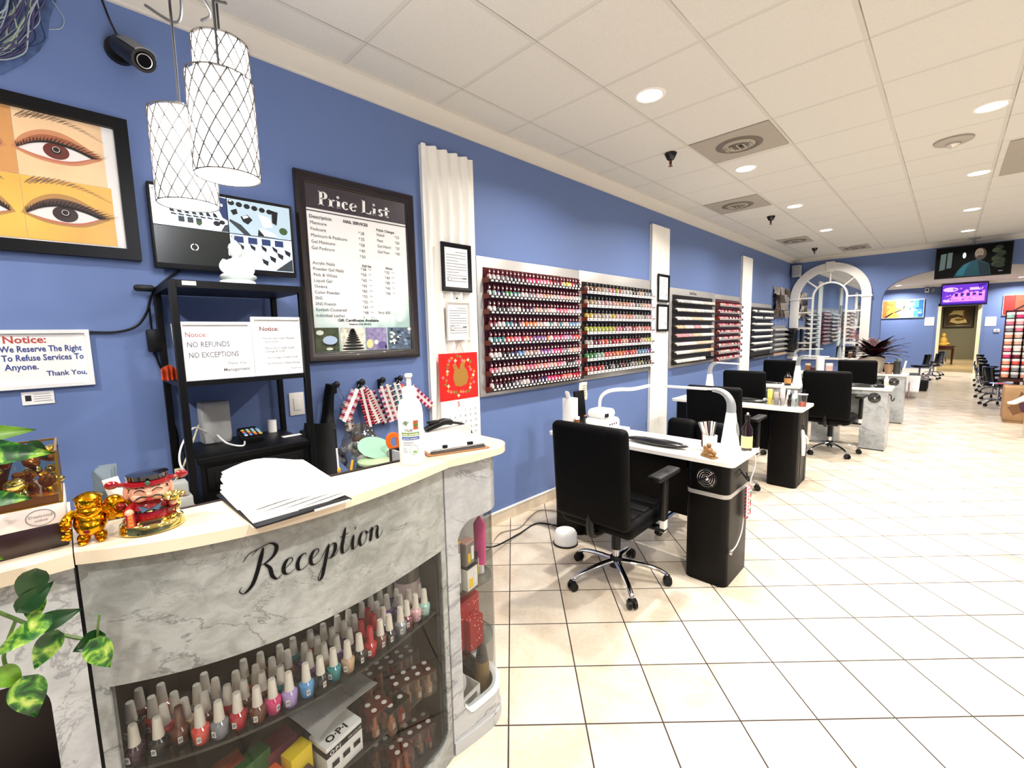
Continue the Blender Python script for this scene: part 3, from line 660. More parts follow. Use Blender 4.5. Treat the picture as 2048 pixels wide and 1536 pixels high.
for r_ in range(5):
    for c_ in range(7):
        if r_ == 0 and c_ < 4: continue
        if d_ > 31: break
        b.m(red_ink if c_ == 0 else ink).text(str(d_), .024, WL(.0594, 1.82+.047*c_, .985-.043*r_), 'CENTER', .015, res=1); d_ += 1
b.build('dates')
MB(t).tube([(.06, 1.92, 1.405), (.066, 1.965, 1.49)], .0012, 5).tube([(.06, 2.01, 1.405), (.066, 1.965, 1.49)], .0012, 5).build('hanging_string', mat('string', '#a8473c', .7))

# --- notices on the left
def notice(name, label, y0, y1, z0, z1, x, lines, fwid=.014, tilt=0.):
    t, pr, X0 = framed(name, label, 'notice', y0, y1, z0, z1, fwid, .014, whitep, paper, x=x, prof=FLATP)
    t['group'] = 'white framed notices'
    b = MB(t)
    for (s, y, z, sz, m, al, bo, *ft) in lines: b.m(m).text(s, sz, WL(X0+.0004, y, z), al, bo, fit=ft[0] if ft else None)
    b.build('lettering', parent=pr)
    return t
notice('framed_notice', 'white framed notice about refusing services, at the left edge under the eye poster', -.36, .083, 1.36, 1.586, .004,
       [('Notice:', -.155, 1.536, .038, red_ink, 'LEFT', .02), ('We Reserve The Right', -.165, 1.502, .033, blue_ink, 'LEFT', .018, .222), ('To Refuse Services To', -.163, 1.468, .033, blue_ink, 'LEFT', .018, .222), ('Anyone.', -.158, 1.434, .033, blue_ink, 'LEFT', .018, .088), ('Thank You,', -.052, 1.406, .028, blue_ink, 'LEFT', .018, .115)])
t = thing('card_label', 'small white card stuck on the blue wall below the refusing services notice', 'card', (.003, -.083, 1.296))
MB(t).m(paper).prism(rect(-.127, -.04, 1.297, 1.347), 0, .002, WL(.002, 0, 0)).build('card')
b = MB(t).m(ink).prism(rect(-.118, -.102, 1.312, 1.334), 0, .0004, WL(.0044, 0, 0)).m(grey_ink)
for k in range(4): b.prism(rect(-.095, -.05+.004*(k % 2), 1.336-.009*k, 1.3375-.009*k), 0, .0004, WL(.0044, 0, 0))
b.build('printing')

# --- hair mural top left
t = thing('hair_mural', 'painted swirl of flowing violet and silver hair strands, top left corner', 'wall art', (.01, -.1, 2.5))
hm = [mat('mural_navy', '#2a3a63', .6, var=.3, vscale=30), mat('mural_violet', '#4d4a70', .6), mat('mural_silver', '#a7b4bd', .6), mat('mural_sage', '#9fae9c', .6)]
b = MB(t).m(mat('mural_ground', '#3f557f', .6, var=.4, vscale=25))
b.prism([(-.9, 2.95), (.105, 2.9), (.112, 2.84), (.085, 2.76), (.075, 2.69), (.045, 2.63), (0, 2.57), (-.06, 2.51), (-.3, 2.47), (-.9, 2.5)], .0, .003, WL(.002, 0, 0)); b.build('painted_ground')
b = MB(t); rm = random.Random(5)
for k in range(46):
    s_ = rm.uniform(-.12, .0); w_ = rm.uniform(.0015, .006); m_ = hm[rm.choice([0, 0, 1, 1, 2, 3])]
    P_ = [(.1+s_*.9, 2.9), (.085+s_+rm.uniform(-.02, .01), 2.82), (.06+s_+rm.uniform(-.02, .015), 2.74), (.055+s_*1.3+rm.uniform(-.03, .01), 2.67), (.0+s_+rm.uniform(-.03, .02), 2.6), (-.08+s_, 2.54+rm.uniform(0, .04)), (-.25+s_, 2.5+rm.uniform(0, .1))]
    b.m(m_).tube([(.006+.002*(k % 3), y_, z_) for y_, z_ in P_], [w_]*7, 6, 5, .5)
b.m(hm[2]).tube([(.008, .1, 2.83), (.008, .125, 2.78), (.008, .115, 2.74), (.008, .08, 2.72)], .0016, 5, 6)
b.build('hair_strands')

# --- cctv camera
t = thing('security_camera', 'black bullet security camera on the wall above the security screen', 'camera', (0, .28, 2.72))
MB(t).cyl((.0, .285, 2.725), (.025, .285, 2.725), .05, seg=20).cyl((.02, .285, 2.725), (.09, .29, 2.7), .016).build('mount', blackp)
bd = MB(t); d0 = V((.07, .283, 2.72)); d1 = V((.26, .325, 2.6)); dr = (d1-d0)
bd.m(blackp).cyl(d0, d1, .038, .04, 20); bd.build('body')
q_ = dr.to_track_quat('Z', 'Y').to_matrix().to_4x4(); q_.translation = d0
def hood(u, v):
    a = R(40+100*u); return q_ @ V((.046*math.cos(a), .046*math.sin(a), dr.length*(.25+.8*v)))
MB(t).grid(hood, 8, 4, .004).build('sun_hood', mat('camera_silver', '#6d6f72', .35, .5))
MB(t).m(mat('lens_black', '#050506', .6, spec=.05)).cyl(d1, d1+dr.normalized()*.004, .03, seg=20).m(silver).lathe([(.022, .005), (.025, .006), (.025, .004), (.022, .005)], d1, 20, dr.to_track_quat('Z', 'Y').to_matrix().to_4x4()).build('lens')
MB(t).tube([(.01, .245, 2.905), (.02, .262, 2.83), (.05, .275, 2.77), (.085, .283, 2.735)], .004, 6, 6).build('cable', blackp)
t = thing('light_switch', 'white rocker light switch on the blue wall beside the black rack', 'light switch', (0, .872, 1.113))
MB(t).box((.004, .872, 1.176), (.008, .078, .125), .004).build('plate', white)
MB(t).box((.009, .872, 1.176), (.006, .036, .068), .002).build('rocker', white)
t = thing('wall_outlet', 'white electrical outlet low on the blue wall between two desks', 'outlet', (0, 5.98, .4))
MB(t).box((.004, 5.98, .47), (.008, .08, .13), .004).build('plate', white); MB(t).box((.009, 5.98, .5), (.006, .03, .03), .002).box((.009, 5.98, .44), (.006, .03, .03), .002).build('socket', white)
# ------------------------------------------------------------------ polish racks on the left wall
PAL = {'wine red': '#7a1530', 'cherry red': '#c0182c', 'coral': '#ee5a4e', 'hot pink': '#e23a7a', 'rose pink': '#e77a94', 'pale pink': '#f0b7bd', 'nude': '#e5bfa4', 'peach': '#f0a382', 'beige': '#cfae8b', 'white': '#eceae6', 'grey': '#8e9096', 'black': '#17171a', 'dark plum': '#3f1c33', 'purple': '#7a4a9a', 'lilac': '#b9a0d8', 'navy blue': '#1f2f66', 'sky blue': '#5aa0d8', 'teal': '#2f8d92', 'green': '#2f9a45', 'olive': '#6e7434', 'lime yellow': '#c9d542', 'yellow': '#f0cf3a', 'orange': '#f2812e', 'brown': '#6d3c2a', 'clear': '#d9d4cc', 'mint': '#a6d8c8'}
def pol(c): return mat('polish_'+c.replace(' ', '_'), PAL[c], .15, coat=.4)
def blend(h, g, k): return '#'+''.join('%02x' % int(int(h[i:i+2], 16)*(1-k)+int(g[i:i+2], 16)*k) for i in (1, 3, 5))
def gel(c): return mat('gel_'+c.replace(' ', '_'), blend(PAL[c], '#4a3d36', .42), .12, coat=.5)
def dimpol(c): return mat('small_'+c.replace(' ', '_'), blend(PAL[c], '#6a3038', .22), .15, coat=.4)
capk = mat('cap_black', '#18171a', .25); capw = mat('cap_white', '#f3eee2', .35); capm = mat('cap_maroon', '#5a1624', .25); labw = mat('bottle_label', '#f5f2ea', .5)
def slot(o, k, m): o.material_slots[k].link = 'OBJECT'; o.material_slots[k].material = m
maroon = mat('maroon_acrylic', '#4a0f18', .22); brownac = mat('brown_acrylic', '#6e2c1c', .3); darkac = mat('dark_rack', '#1a1512', .3)
def rack(label, y0, y1, z0, z1, iy0, iy1, rows, inner, endm, strip, dots, depth=.085, pitch=.045, header=None, base=.018, name='polish_rack', group=None):
    t = thing(name, label, 'polish rack', (0, (y0+y1)/2, z0), 0, group)
    MB(t).m(silver).box((base/2+.001, (y0+y1)/2, (z0+z1)/2), (base, y1-y0, z1-z0), .004).m(blackp).span(.001, base-.002, y0-.006, y0, z0, z1).build('back_panel')
    MB(t).span(base, base+.006, iy0, iy1, rows[-1]-.03, rows[0]+.1).build('liner', inner)
    for z in rows:
        b = MB(t).m(inner).span(base, depth, iy0, iy1, z-.012, z-.006)
        b.m(endm).span(base, depth, iy0-.004, iy0, z-.015, z+.022).span(base, depth, iy1, iy1+.004, z-.015, z+.022)
        b.m(strip).span(depth, depth+.003, iy0, iy1, z-.014, z+.010)
        b.m(dots)
        n = int((iy1-iy0-.02)/pitch)
        for k in range(n):
            y = iy0+.02+pitch*k; b.span(depth+.003, depth+.0036, y, y+pitch*(.55 if dots is labw else .3), z-.008, z+.004)
        b.build('shelf')
    if header: MB(t).m(ink).text(header, .05, WL(base+.0015, (y0+y1)/2-.04, z1-.06), 'CENTER', .03).build('header_text')
    return t
rA = [1.93-.1168*k for k in range(8)]
rB = [1.909-.1279*k for k in range(7)]
rack('nearest silver polish rack with maroon shelves of small labelled bottles', 2.19, 3.452, 1.056, 2.108, 2.25, 3.435, rA, maroon, brownac, darkac, labw, group='silver polish racks')
rack('second silver polish rack with dark shelves and white label strips', 3.456, 4.87, 1.062, 2.11, 3.50, 4.845, rB, darkac, brownac, labw, ink, pitch=.066, group='silver polish racks')
# bottle shapes
def bottle_a():
    b = MB(); b.m(pol('nude')).lathe([(.0125, 0), (.0148, .002), (.0148, .036), (.0125, .042), (.006, .045)], seg=10)
    b.m(capm).lathe([(.0085, .045), (.0085, .072), (.007, .076), (0, .076)], seg=10)
    b.m(labw).box((.0152, 0, .021), (.0016, .015, .02)).box((.0088, 0, .06), (.0014, .009, .01))
    o = b.build('polish_bottle'); o.data.transform(MX.Diagonal((1.12, 1.12, 1.2, 1))); return o
def bottle_b():
    b = MB(); b.m(pol('nude')).lathe([(.018, 0), (.0205, .003), (.0205, .045), (.016, .053), (.009, .056)], seg=10)
    b.m(capk).lathe([(.0095, .056), (.0095, .08), (.0085, .083), (0, .083)], seg=10)
    b.m(labw).box((.0206, 0, .03), (.0014, .012, .018)).m(silver).box((.0098, 0, .07), (.0012, .008, .012))
    o = b.build('gel_bottle'); o.data.transform(MX.Diagonal((1.1, 1.1, 1.18, 1))); return o
RN = ['top row', 'second row', 'third row', 'fourth row', 'fifth row', 'sixth row', 'seventh row', 'bottom row']
ctA = ['clear grey black dark_plum wine_red hot_pink rose_pink cherry_red wine_red lime_yellow cherry_red black', 'mint navy_blue green teal white grey nude pale_pink beige clear pale_pink nude clear white', 'white black grey clear dark_plum grey nude white hot_pink rose_pink pale_pink lilac', 'wine_red white teal dark_plum peach orange nude white teal grey clear sky_blue mint', 'mint teal coral rose_pink cherry_red beige purple orange white hot_pink rose_pink lilac cherry_red coral', 'white black navy_blue sky_blue nude grey purple lilac hot_pink grey nude pale_pink', 'rose_pink clear pale_pink nude rose_pink peach pale_pink nude rose_pink clear black grey', 'white dark_plum black grey white dark_plum coral navy_blue hot_pink cherry_red coral peach cherry_red clear']
ctB = ['brown beige clear pale_pink rose_pink lime_yellow clear black beige grey brown', 'beige clear pale_pink nude peach pale_pink grey nude pale_pink', 'yellow beige clear yellow nude pale_pink peach clear grey pale_pink', 'lime_yellow yellow lime_yellow lime_yellow rose_pink wine_red pale_pink coral peach rose_pink', 'clear wine_red coral brown cherry_red rose_pink peach wine_red nude cherry_red lime_yellow', 'green teal mint grey coral orange yellow coral cherry_red coral yellow sky_blue purple cherry_red', 'coral cherry_red coral black grey black wine_red black grey black olive black brown']
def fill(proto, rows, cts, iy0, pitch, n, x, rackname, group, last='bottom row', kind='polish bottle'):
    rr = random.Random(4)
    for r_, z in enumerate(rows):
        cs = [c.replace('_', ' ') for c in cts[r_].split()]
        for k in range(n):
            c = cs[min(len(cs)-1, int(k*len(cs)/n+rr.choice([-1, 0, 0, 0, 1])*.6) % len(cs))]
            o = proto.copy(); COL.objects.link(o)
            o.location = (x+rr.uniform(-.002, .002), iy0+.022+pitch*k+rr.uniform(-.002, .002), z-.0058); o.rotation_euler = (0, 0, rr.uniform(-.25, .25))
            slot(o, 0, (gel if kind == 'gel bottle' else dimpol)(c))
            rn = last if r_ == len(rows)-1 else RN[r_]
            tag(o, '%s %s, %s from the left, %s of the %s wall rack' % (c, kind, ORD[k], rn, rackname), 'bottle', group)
    bpy.data.objects.remove(proto)
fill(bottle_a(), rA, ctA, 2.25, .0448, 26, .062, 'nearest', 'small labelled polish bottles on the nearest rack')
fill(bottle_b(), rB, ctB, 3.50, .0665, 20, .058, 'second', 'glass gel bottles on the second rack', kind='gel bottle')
# price tag hanging between racks
t = thing('paper_tag', 'cream handwritten paper bag hanging from the nearest rack by its lower corner', 'paper bag', (.1, 3.4, .97))
def bag(u, v): return (.1+.012*math.sin(u*9), 3.345+.115*u+.006*math.sin(v*7), .9+.165*v+(.008*math.sin(u*30) if v < .01 else 0))
MB(t).grid(bag, 14, 10, .004).build('bag', mat('cream_paper', '#efe6cc', .7))
b = MB(t).m(grey_ink)
for k in range(5): b.prism(rect(3.37, 3.43-.01*(k % 2), 1.03-.022*k, 1.036-.022*k), 0, .0006, WL(.116, 0, 0))
b.build('handwriting')
# third rack: sample strips, fourth: pink bottles, fifth: white jars, sixth: strips
rC = [1.88-.1089*k for k in range(8)]
rD = [1.885-.1012*k for k in range(9)]
rE = [1.816-.114*k for k in range(8)]
rack('third rack, grey with cream sample strips and a short dark heading', 5.355, 6.845, 1.05, 2.065, 5.43, 6.74, rC, darkac, darkac, darkac, darkac, header='Gold Fame', group='silver polish racks')
rack('fourth rack, full of pink bottles, beside the third grey rack', 6.85, 7.93, 1.03, 2.055, 6.87, 7.92, rD, maroon, brownac, maroon, labw, pitch=.07, group='silver polish racks')
rack('fifth rack, white jars on dark shelves beyond the far white panel', 8.52, 9.8, 1.0, 1.985, 8.55, 9.78, rE, darkac, darkac, darkac, greyp, group='silver polish racks')
rack('sixth rack, low rack of pale strips under the metal wall art', 9.86, 10.9, .985, 1.56, 9.88, 10.88, [1.49-.099*k for k in range(6)], greyp, greyp, greyp, greyp, base=.012, group='silver polish racks')
cms = [mat('strip_cream', '#e5dccb', .4), mat('strip_pink', '#d88a8f', .4), mat('strip_peach', '#e3a777', .4), mat('strip_tan', '#c9b79a', .4), mat('strip_grey', '#b4b4b6', .4)]
rr = random.Random(9)
cols = ['pale lilac grey', 'cream white', 'cream yellow', 'peach and cream', 'pink and tan', 'cream and tan', 'cream and orange', 'half-length cream']
for k, z in enumerate(rC):
    b = MB(); n = 34 if k < 7 else 26; ch = [[4, 0, 4], [0, 0, 4], [0, 3, 0], [2, 0, 1, 0, 4], [1, 1, 3, 0, 0], [0, 3], [0, 3, 2], [0, 0]][k]
    for j in range(n):
        b.m(cms[ch[min(len(ch)-1, int(j*len(ch)/n))] if rr.random() < .8 else rr.choice([0, 3, 4])]).box((.07, 5.46+.0365*j, z+.0165), (.03, .028, .046), .004, rot=MX.Rotation(-.35, 4, 'Y'), seg=1)
    tag(b.build('sample_strip'), '%s nail sample strip, %s of the third grey rack' % (cols[k], RN[k] if k < 7 else 'bottom row'), 'sample strip', 'nail sample strips on the third rack')
b = MB(); pcs = [pol(c) for c in ('rose pink', 'pale pink', 'wine red', 'nude', 'coral', 'white', 'grey')]
for r_, z in enumerate(rD):
    for j in range(15):
        y = 6.91+.069*j; m_ = rr.choice(pcs[:4]+pcs if r_ in (0, 1, 2, 3, 4) else pcs)
        b.m(m_).lathe([(.02, z-.006), (.02, z+.034), (.009, z+.04)], (.06, y, 0), 8).m(capm).lathe([(.009, z+.04), (.009, z+.064), (0, z+.066)], (.06, y, 0), 6).m(labw).box((.081, y, z+.014), (.002, .02, .02))
tag(b.build('pink_bottles'), 'rows of tiny pink and red bottles filling the fourth rack', 'bottles', None, 'stuff')
b = MB(); b.m(labw).lathe([(.03, 0), (.033, .004), (.033, .05), (.03, .054)], seg=10).m(capk).lathe([(.034, .054), (.034, .066), (0, .068)], seg=10)
jar = b.build('powder_jar'); rr = random.Random(2)
for r_, z in enumerate(rE[:7]):
    for j in range(14):
        if rr.random() < .1: continue
        o = jar.copy(); COL.objects.link(o); o.location = (.05, 8.6+.085*j, z-.0058)
        tag(o, 'white powder jar, %s from the left, %s of the far white jar rack' % (ORD[j], RN[r_]), 'jar', 'white powder jars on the fifth rack')
bpy.data.objects.remove(jar)
for k in range(6):
    b = MB(); z = 1.49-.099*k
    for j in range(18): b.m(cms[[0, 4, 0, 4, 0, 2][k] if rr.random() < .75 else 3]).box((.055, 9.93+.0525*j, z+.012), (.03, .042, .036), .004, seg=1)
    tag(b.build('sample_strip'), 'pale sample strip, %s of the low rack under the metal wall art' % (RN[k] if k < 5 else 'bottom row'), 'sample strip', 'sample strips on the sixth rack')
t = thing('metal_wall_art', 'wavy brown and silver metal wall art high beside the corner speaker', 'wall art', (0, 10.4, 1.73))
am = [mat('art_brown', '#6a5a4d', .35, .6), mat('art_silver', '#b6aca0', .3, .6), mat('art_dark', '#2e2621', .4, .5)]
for i in range(3):
    for j in range(4):
        y0 = 9.88+.35*i; z0 = 1.74+.155*j; k = rr.choice([0, 1, 2, 1])
        MB(t).grid(lambda u, v: (.03+.05*math.sin(PI*u+i+j)**2, y0+.33*u+.04*math.sin(v*4+i), z0+.15*v+.02*math.sin(u*3+j)), 8, 6, .004).build('metal_leaf', am[k])
MB(t).span(.002, .012, 9.95, 10.85, 1.9, 1.92).span(.002, .012, 9.95, 10.85, 2.15, 2.17).build('mount_bar', blackp)
t = thing('corner_speaker', 'white box speaker high in the corner left of the arched mirror', 'speaker', (.12, 11.17, 2.6))
MB(t).box((.12, 11.16, 2.73), (.16, .16, .24), .015).build('cabinet', mat('speaker_grey', '#b9bbbd', .5)); MB(t).box((.12, 11.077, 2.73), (.13, .008, .2), .004).build('grille', mat('speaker_grille', '#a6a8ab', .7))
t = thing('towel_dispenser', 'glossy black paper towel dispenser on the wall left of the arched mirror', 'dispenser', (0, 10.98, 1.0))
MB(t).box((.12, 11.02, 1.28), (.235, .28, .5), .05, seg=4).build('cover', mat('gloss_black', '#08080a', .12, coat=.5)); MB(t).box((.14, 11.02, 1.03), (.15, .22, .03), .008).build('outlet_lip', blackp)
# ------------------------------------------------------------------ reception counter
marb = marble('counter_marble', '#a1a4a1', '#777a75', '#3a3c3d', 2.6)
marb2 = marble('unit_marble', '#b4b6b6', '#9c9ea0', '#64686c', 2.8, seed=4.)
slab = mat('counter_slab', '#e2d2b8', .25, var=.06, vscale=6)
inner = mat('cabinet_brown', '#2c1d16', .5); darkgap = mat('gap_dark', '#15120f', .6)
fy = np.array([-.03, .04, .10, .17, .235, .30, .36, .43, .487, .57, .65, .75, .868]); fx_ = np.array([1.282, 1.318, 1.352, 1.382, 1.4, 1.41, 1.414, 1.414, 1.411, 1.402, 1.388, 1.364, 1.333])
cf = np.polyfit(fy, fx_, 4)
def FX(y): return float(np.polyval(cf, y))
t = thing('reception_counter', 'curved grey marble reception counter with a glass front of polish bottles', 'counter', (1.3, .42, 0))
ys = [-.022+.884*k/40 for k in range(41)]
rear = [(1.262, .862), (1.256, .76), (1.235, .5), (1.205, .17), (1.08, -.022)]
top = [(FX(y)+.03, y) for y in ys]+rear
MB(t).prism(top, 1.092, 1.118).build('countertop', slab)
def wallstrip(b, y0, y1, z0, z1, off=0., thick=.016, n=24):
    b.grid(lambda u, v: (FX(y0+(y1-y0)*u)+off, y0+(y1-y0)*u, z0+(z1-z0)*v), n, 2, thick); return b
fa = wallstrip(MB(t), -.02, .86, .803, 1.092, n=40).build('front_panel', marb)
fr = MB(t); wallstrip(fr, -.02, .002, 0, .803, 0, n=3); wallstrip(fr, .838, .86, 0, .803, 0, n=3); wallstrip(fr, .0, .84, 0, .085, 0, n=24)
for k in range(6):
    a0, a1 = PI/2*k/6, PI/2*(k+1)/6; r_ = .06
    pts = [(.84, .085), (.84-r_+r_*math.sin(a0), .085+r_-r_*math.cos(a0)), (.84-r_+r_*math.sin(a1), .085+r_-r_*math.cos(a1))]
    fr.add([(FX(y), y, z) for y, z in pts]+[(FX(y)-.016, y, z) for y, z in pts], [(0, 1, 2), (3, 5, 4), (1, 4, 5, 2)])
fr.build('front_frame', marb)
ib = MB(t).m(darkgap).prism([(1.1, -.018), (FX(-.018)-.02, -.018), (FX(.006)-.02, .008), (1.1, .008)], .0, 1.09).prism([(1.14, .818), (FX(.818)-.02, .818), (FX(.858)-.02, .858), (1.14, .858)], 0, 1.09).m(inner)
ib.m(darkgap).span(1.0, 1.268, -.0245, -.0195, 0, 1.09).m(inner)  # added dark strip: shade of the joint between units put into colour
ib.prism([(1.085, -.018), (1.1, -.018), (1.16, .858), (1.145, .858)], 0, 1.09).prism([(1.1, .004)]+[(FX(y)-.02, y) for y in ys[2:-2]]+[(1.14, .82)], .06, .075)
ib.build('cabinet_body')
MB(t).prism([(1.1, .006)]+[(FX(y)-.022, y) for y in ys[2:-2]]+[(1.15, .822)], .577, .585).build('glass_shelf', mat('shelf_glass', '#23221d', .15, alpha=1))
MB(t).prism([(1.1, .006)]+[(FX(y)-.05, y) for y in ys[2:-2]]+[(1.15, .822)], .292, .30).build('lower_shelf', mat('shelf_dark', '#2a2520', .3))
MB(t).grid(lambda u, v: (FX(.003+.834*u)-.006, .003+.834*u, .088+.714*v), 30, 2).build('front_glass', clear)
MB(t).span(.55, 1.085, -.01, .84, .86, .885, .004).span(.56, .6, 0, .04, 0, .86).span(.56, .6, .79, .83, 0, .86).build('inner_worktop', mat('worktop_grey', '#b9b4aa', .4))
# lettering on the curved panel
def on_front(q): y = .262+q.x; return V((FX(y)+.0025, y, .962+q.y))
RCP = {
 'R': ([[(-.75, 1.55), (-.5, 1.95), (-.1, 2.12), (.1, 2.2)], [(.25, 2.15), (.18, 1.5), (.08, .7), (-.1, .0), (-.45, -.38), (-.72, -.2), (-.62, .1)], [(-.35, 1.75), (.0, 2.15), (.6, 2.3), (.98, 2.0), (.9, 1.5), (.5, 1.16), (.15, 1.08)], [(.4, 1.12), (.75, .75), (.95, .2), (1.25, -.08), (1.5, .12)]], 1.45),
 'e': ([[(-.05, .25), (.3, .5), (.58, .75), (.5, .98), (.25, .92), (.1, .55), (.2, .12), (.5, .0), (.85, .25)]], .82),
 'c': ([[(.0, .2), (.12, .6)], [(.6, .8), (.5, .98), (.22, .85), (.1, .45), (.22, .05), (.5, .0), (.85, .28)]], .8),
 'p': ([[(0, .25), (.25, .75), (.4, 1.0)], [(.42, 1.05), (.36, .5), (.28, -.3), (.2, -1.0), (.02, -1.2), (-.05, -.9), (.3, -.1)], [(.4, .55), (.6, .95), (.88, .85), (.9, .4), (.68, .05), (.42, .1)], [(.68, .05), (.95, .1), (1.15, .35)]], 1.1),
 't': ([[(0, .3), (.3, 1.0)], [(.42, 1.75), (.36, 1.1), (.32, .4), (.45, .02), (.75, .12), (.9, .35)], [(.02, 1.2), (.35, 1.22), (.75, 1.3)]], .85),
 'i': ([[(0, .3), (.22, .75)], [(.28, 1.0), (.25, .4), (.36, .02), (.6, .1), (.75, .35)], [(.36, 1.5), (.36, 1.35)]], .7),
 'o': ([[(-.02, .3), (.12, .6)], [(.5, .98), (.2, .85), (.1, .4), (.3, .0), (.62, .2), (.68, .65), (.5, .98)], [(.55, .9), (.75, .72), (1.0, .85)]], .92),
 'n': ([[(-.05, .8), (.12, 1.0)], [(.15, 1.0), (.14, .5), (.12, .0)], [(.14, .45), (.4, .95), (.68, .9)], [(.68, .9), (.66, .4), (.8, .0), (1.05, .15), (1.2, .5)]], 1.05)}
b = MB(t).m(mat('letter_black', '#050506', .6, spec=.15)); xx = 0.0
for ch in 'Reception':
    st, adv = RCP[ch]
    ribbon(b, [[(px_+xx, py_) for px_, py_ in s_] for s_ in st], None, .0385, .18, .235, .055, on_front)
    xx += adv
b.build('lettering', parent=fa)

# side unit at the left, with rounded opening
t = thing('counter_unit', 'grey marble counter unit with a rounded dark opening, left edge of picture', 'counter', (1.2, -.4, 0))
MB(t).prism([(1.318, -.024), (1.305, -.8), (.9, -.8), (.9, -.024)], 1.088, 1.116).build('countertop', slab)
o_ = [(-.8, 0), (-.8, 1.088), (-.026, 1.088), (-.026, 0), (-.083, 0), (-.083, .76)]+[(-.083-.065+.065*math.cos(a), .81+.07*math.sin(a)) for a in [PI/2*k/8 for k in range(9)]]+[(-.6, .88), (-.66, .84), (-.68, .78), (-.68, 0)]
MB(t).prism(o_, -.018, 0, WL(1.284, 0, 0)).build('front_panel', marb2)
MB(t).m(inner).span(1.0, 1.264, -.79, -.776, 0, 1.088).span(1.0, 1.264, -.045, -.03, 0, 1.088).span(.985, 1.0, -.79, -.03, 0, 1.088).span(1.0, 1.26, -.77, -.05, .4, .415).build('cabinet_body')

# display end unit at the right
t = thing('display_unit', 'rounded end unit with clear curved window and marble base beside the reception counter', 'display unit', (1.2, 1.0, 0))
def arcp(cx, cy, r_, a0, a1, n=8): return [(cx+r_*math.cos(R(a0+(a1-a0)*k/n)), cy+r_*math.sin(R(a0+(a1-a0)*k/n))) for k in range(n+1)]
topo = [(1.362, .864), (1.375, .96)]+arcp(1.275, 1.075, .102, 0, 90)+[(1.0, 1.177), (1.0, 1.05), (1.2, .864)]
MB(t).prism(topo, 1.092, 1.118).build('countertop', slab)
path = [(1.333, .868), (1.338, .925), (1.341, .97)]+arcp(1.245, 1.045, .098, -2, 90, 12)+[(1.15, 1.143), (1.0, 1.143)]
pv = [V((*q, 0)) for q in path]; pl = [0]
for a, c in zip(pv, pv[1:]): pl.append(pl[-1]+(c-a).length)
def PT(s_, off=0.):
    s_ = max(0, min(pl[-1]-1e-6, s_)); i = max(k for k in range(len(pl)-1) if pl[k] <= s_); u = (s_-pl[i])/(pl[i+1]-pl[i]); p = pv[i].lerp(pv[i+1], u); d = (pv[i+1]-pv[i]).normalized()
    return V((p.x+d.y*off, p.y-d.x*off, 0))
def strip(b, s0, s1, z0, z1, off=0., thick=.014, n=24):
    f0 = z0 if callable(z0) else (lambda u: z0); f1 = z1 if callable(z1) else (lambda u: z1)
    b.grid(lambda u, v: PT(s0+(s1-s0)*u, off)+V((0, 0, f0(u)+(f1(u)-f0(u))*v)), n, 3, thick); return b
E_ = pl[-1]
b = MB(t); strip(b, 0, .046, 0, 1.092, n=4)
strip(b, .046, E_, lambda u: .815+.055*min(1, u*11)**.5+.02*u, 1.092, n=40); b.build('front_panel', marb2)
b = MB(t); strip(b, .046, E_, .0, lambda u: .17-.045*min(1, u*18)+.03*u, n=40); strip(b, .0, E_, .0, .05, .006); b.build('base_panel', marb2)
b = MB(t); strip(b, .05, E_, lambda u: .165-.042*min(1, u*18)+.03*u, lambda u: .178-.042*min(1, u*18)+.03*u, .004, .03, 40); b.build('base_rim', mat('rim_white', '#e4e7e6', .3))
strip(MB(t), .046, E_, .13, .88, -.012, 0).build('curved_window', clear)
MB(t).m(marb2).span(1.0, 1.33, .866, .876, .0, 1.09).m(inner).span(.98, .995, .866, 1.14, 0, 1.09).build('cabinet_body')
sh = [(1.0, .88), (1.322, .88), (1.325, .97)]+arcp(1.235, 1.04, .088, -2, 90, 8)+[(1.0, 1.128)]
for z in (.592, .345): MB(t).prism(sh, z-.006, z).build('glass_shelf', glassy)
MB(t).prism(sh, .05, .06).build('unit_floor', inner)

# ---------------- polish bottles inside the counter
cream_cap = mat('cream_cap', '#f2ead9', .35)
def opi():
    b = MB(); b.m(pol('nude')).lathe([(.0145, 0), (.0162, .002), (.0192, .031), (.0188, .036), (.012, .042)], seg=14)
    b.m(cream_cap).lathe([(.0118, .0425), (.0105, .06), (.0088, .086), (.0078, .09), (0, .0905)], seg=14)
    b.m(labw).box((.0178, -.004, .018), (.0018, .009, .015), rot=MX.Rotation(.06, 4, 'Y'))
    b.m(ink)
    for k in range(4): b.box((.0188, -.0065+.0017*k, .0185), (.0006, .0008, .009), rot=MX.Rotation(.06, 4, 'Y'))
    return b.build('counter_polish')
pr_ = opi()
c0 = 'dark_plum black brown coral grey cherry_red brown hot_pink lilac sky_blue black teal beige black cherry_red brown black grey wine_red pale_pink mint peach black'.split()
rr = random.Random(8)
rown = ['front row', 'second row', 'third row', 'back row']
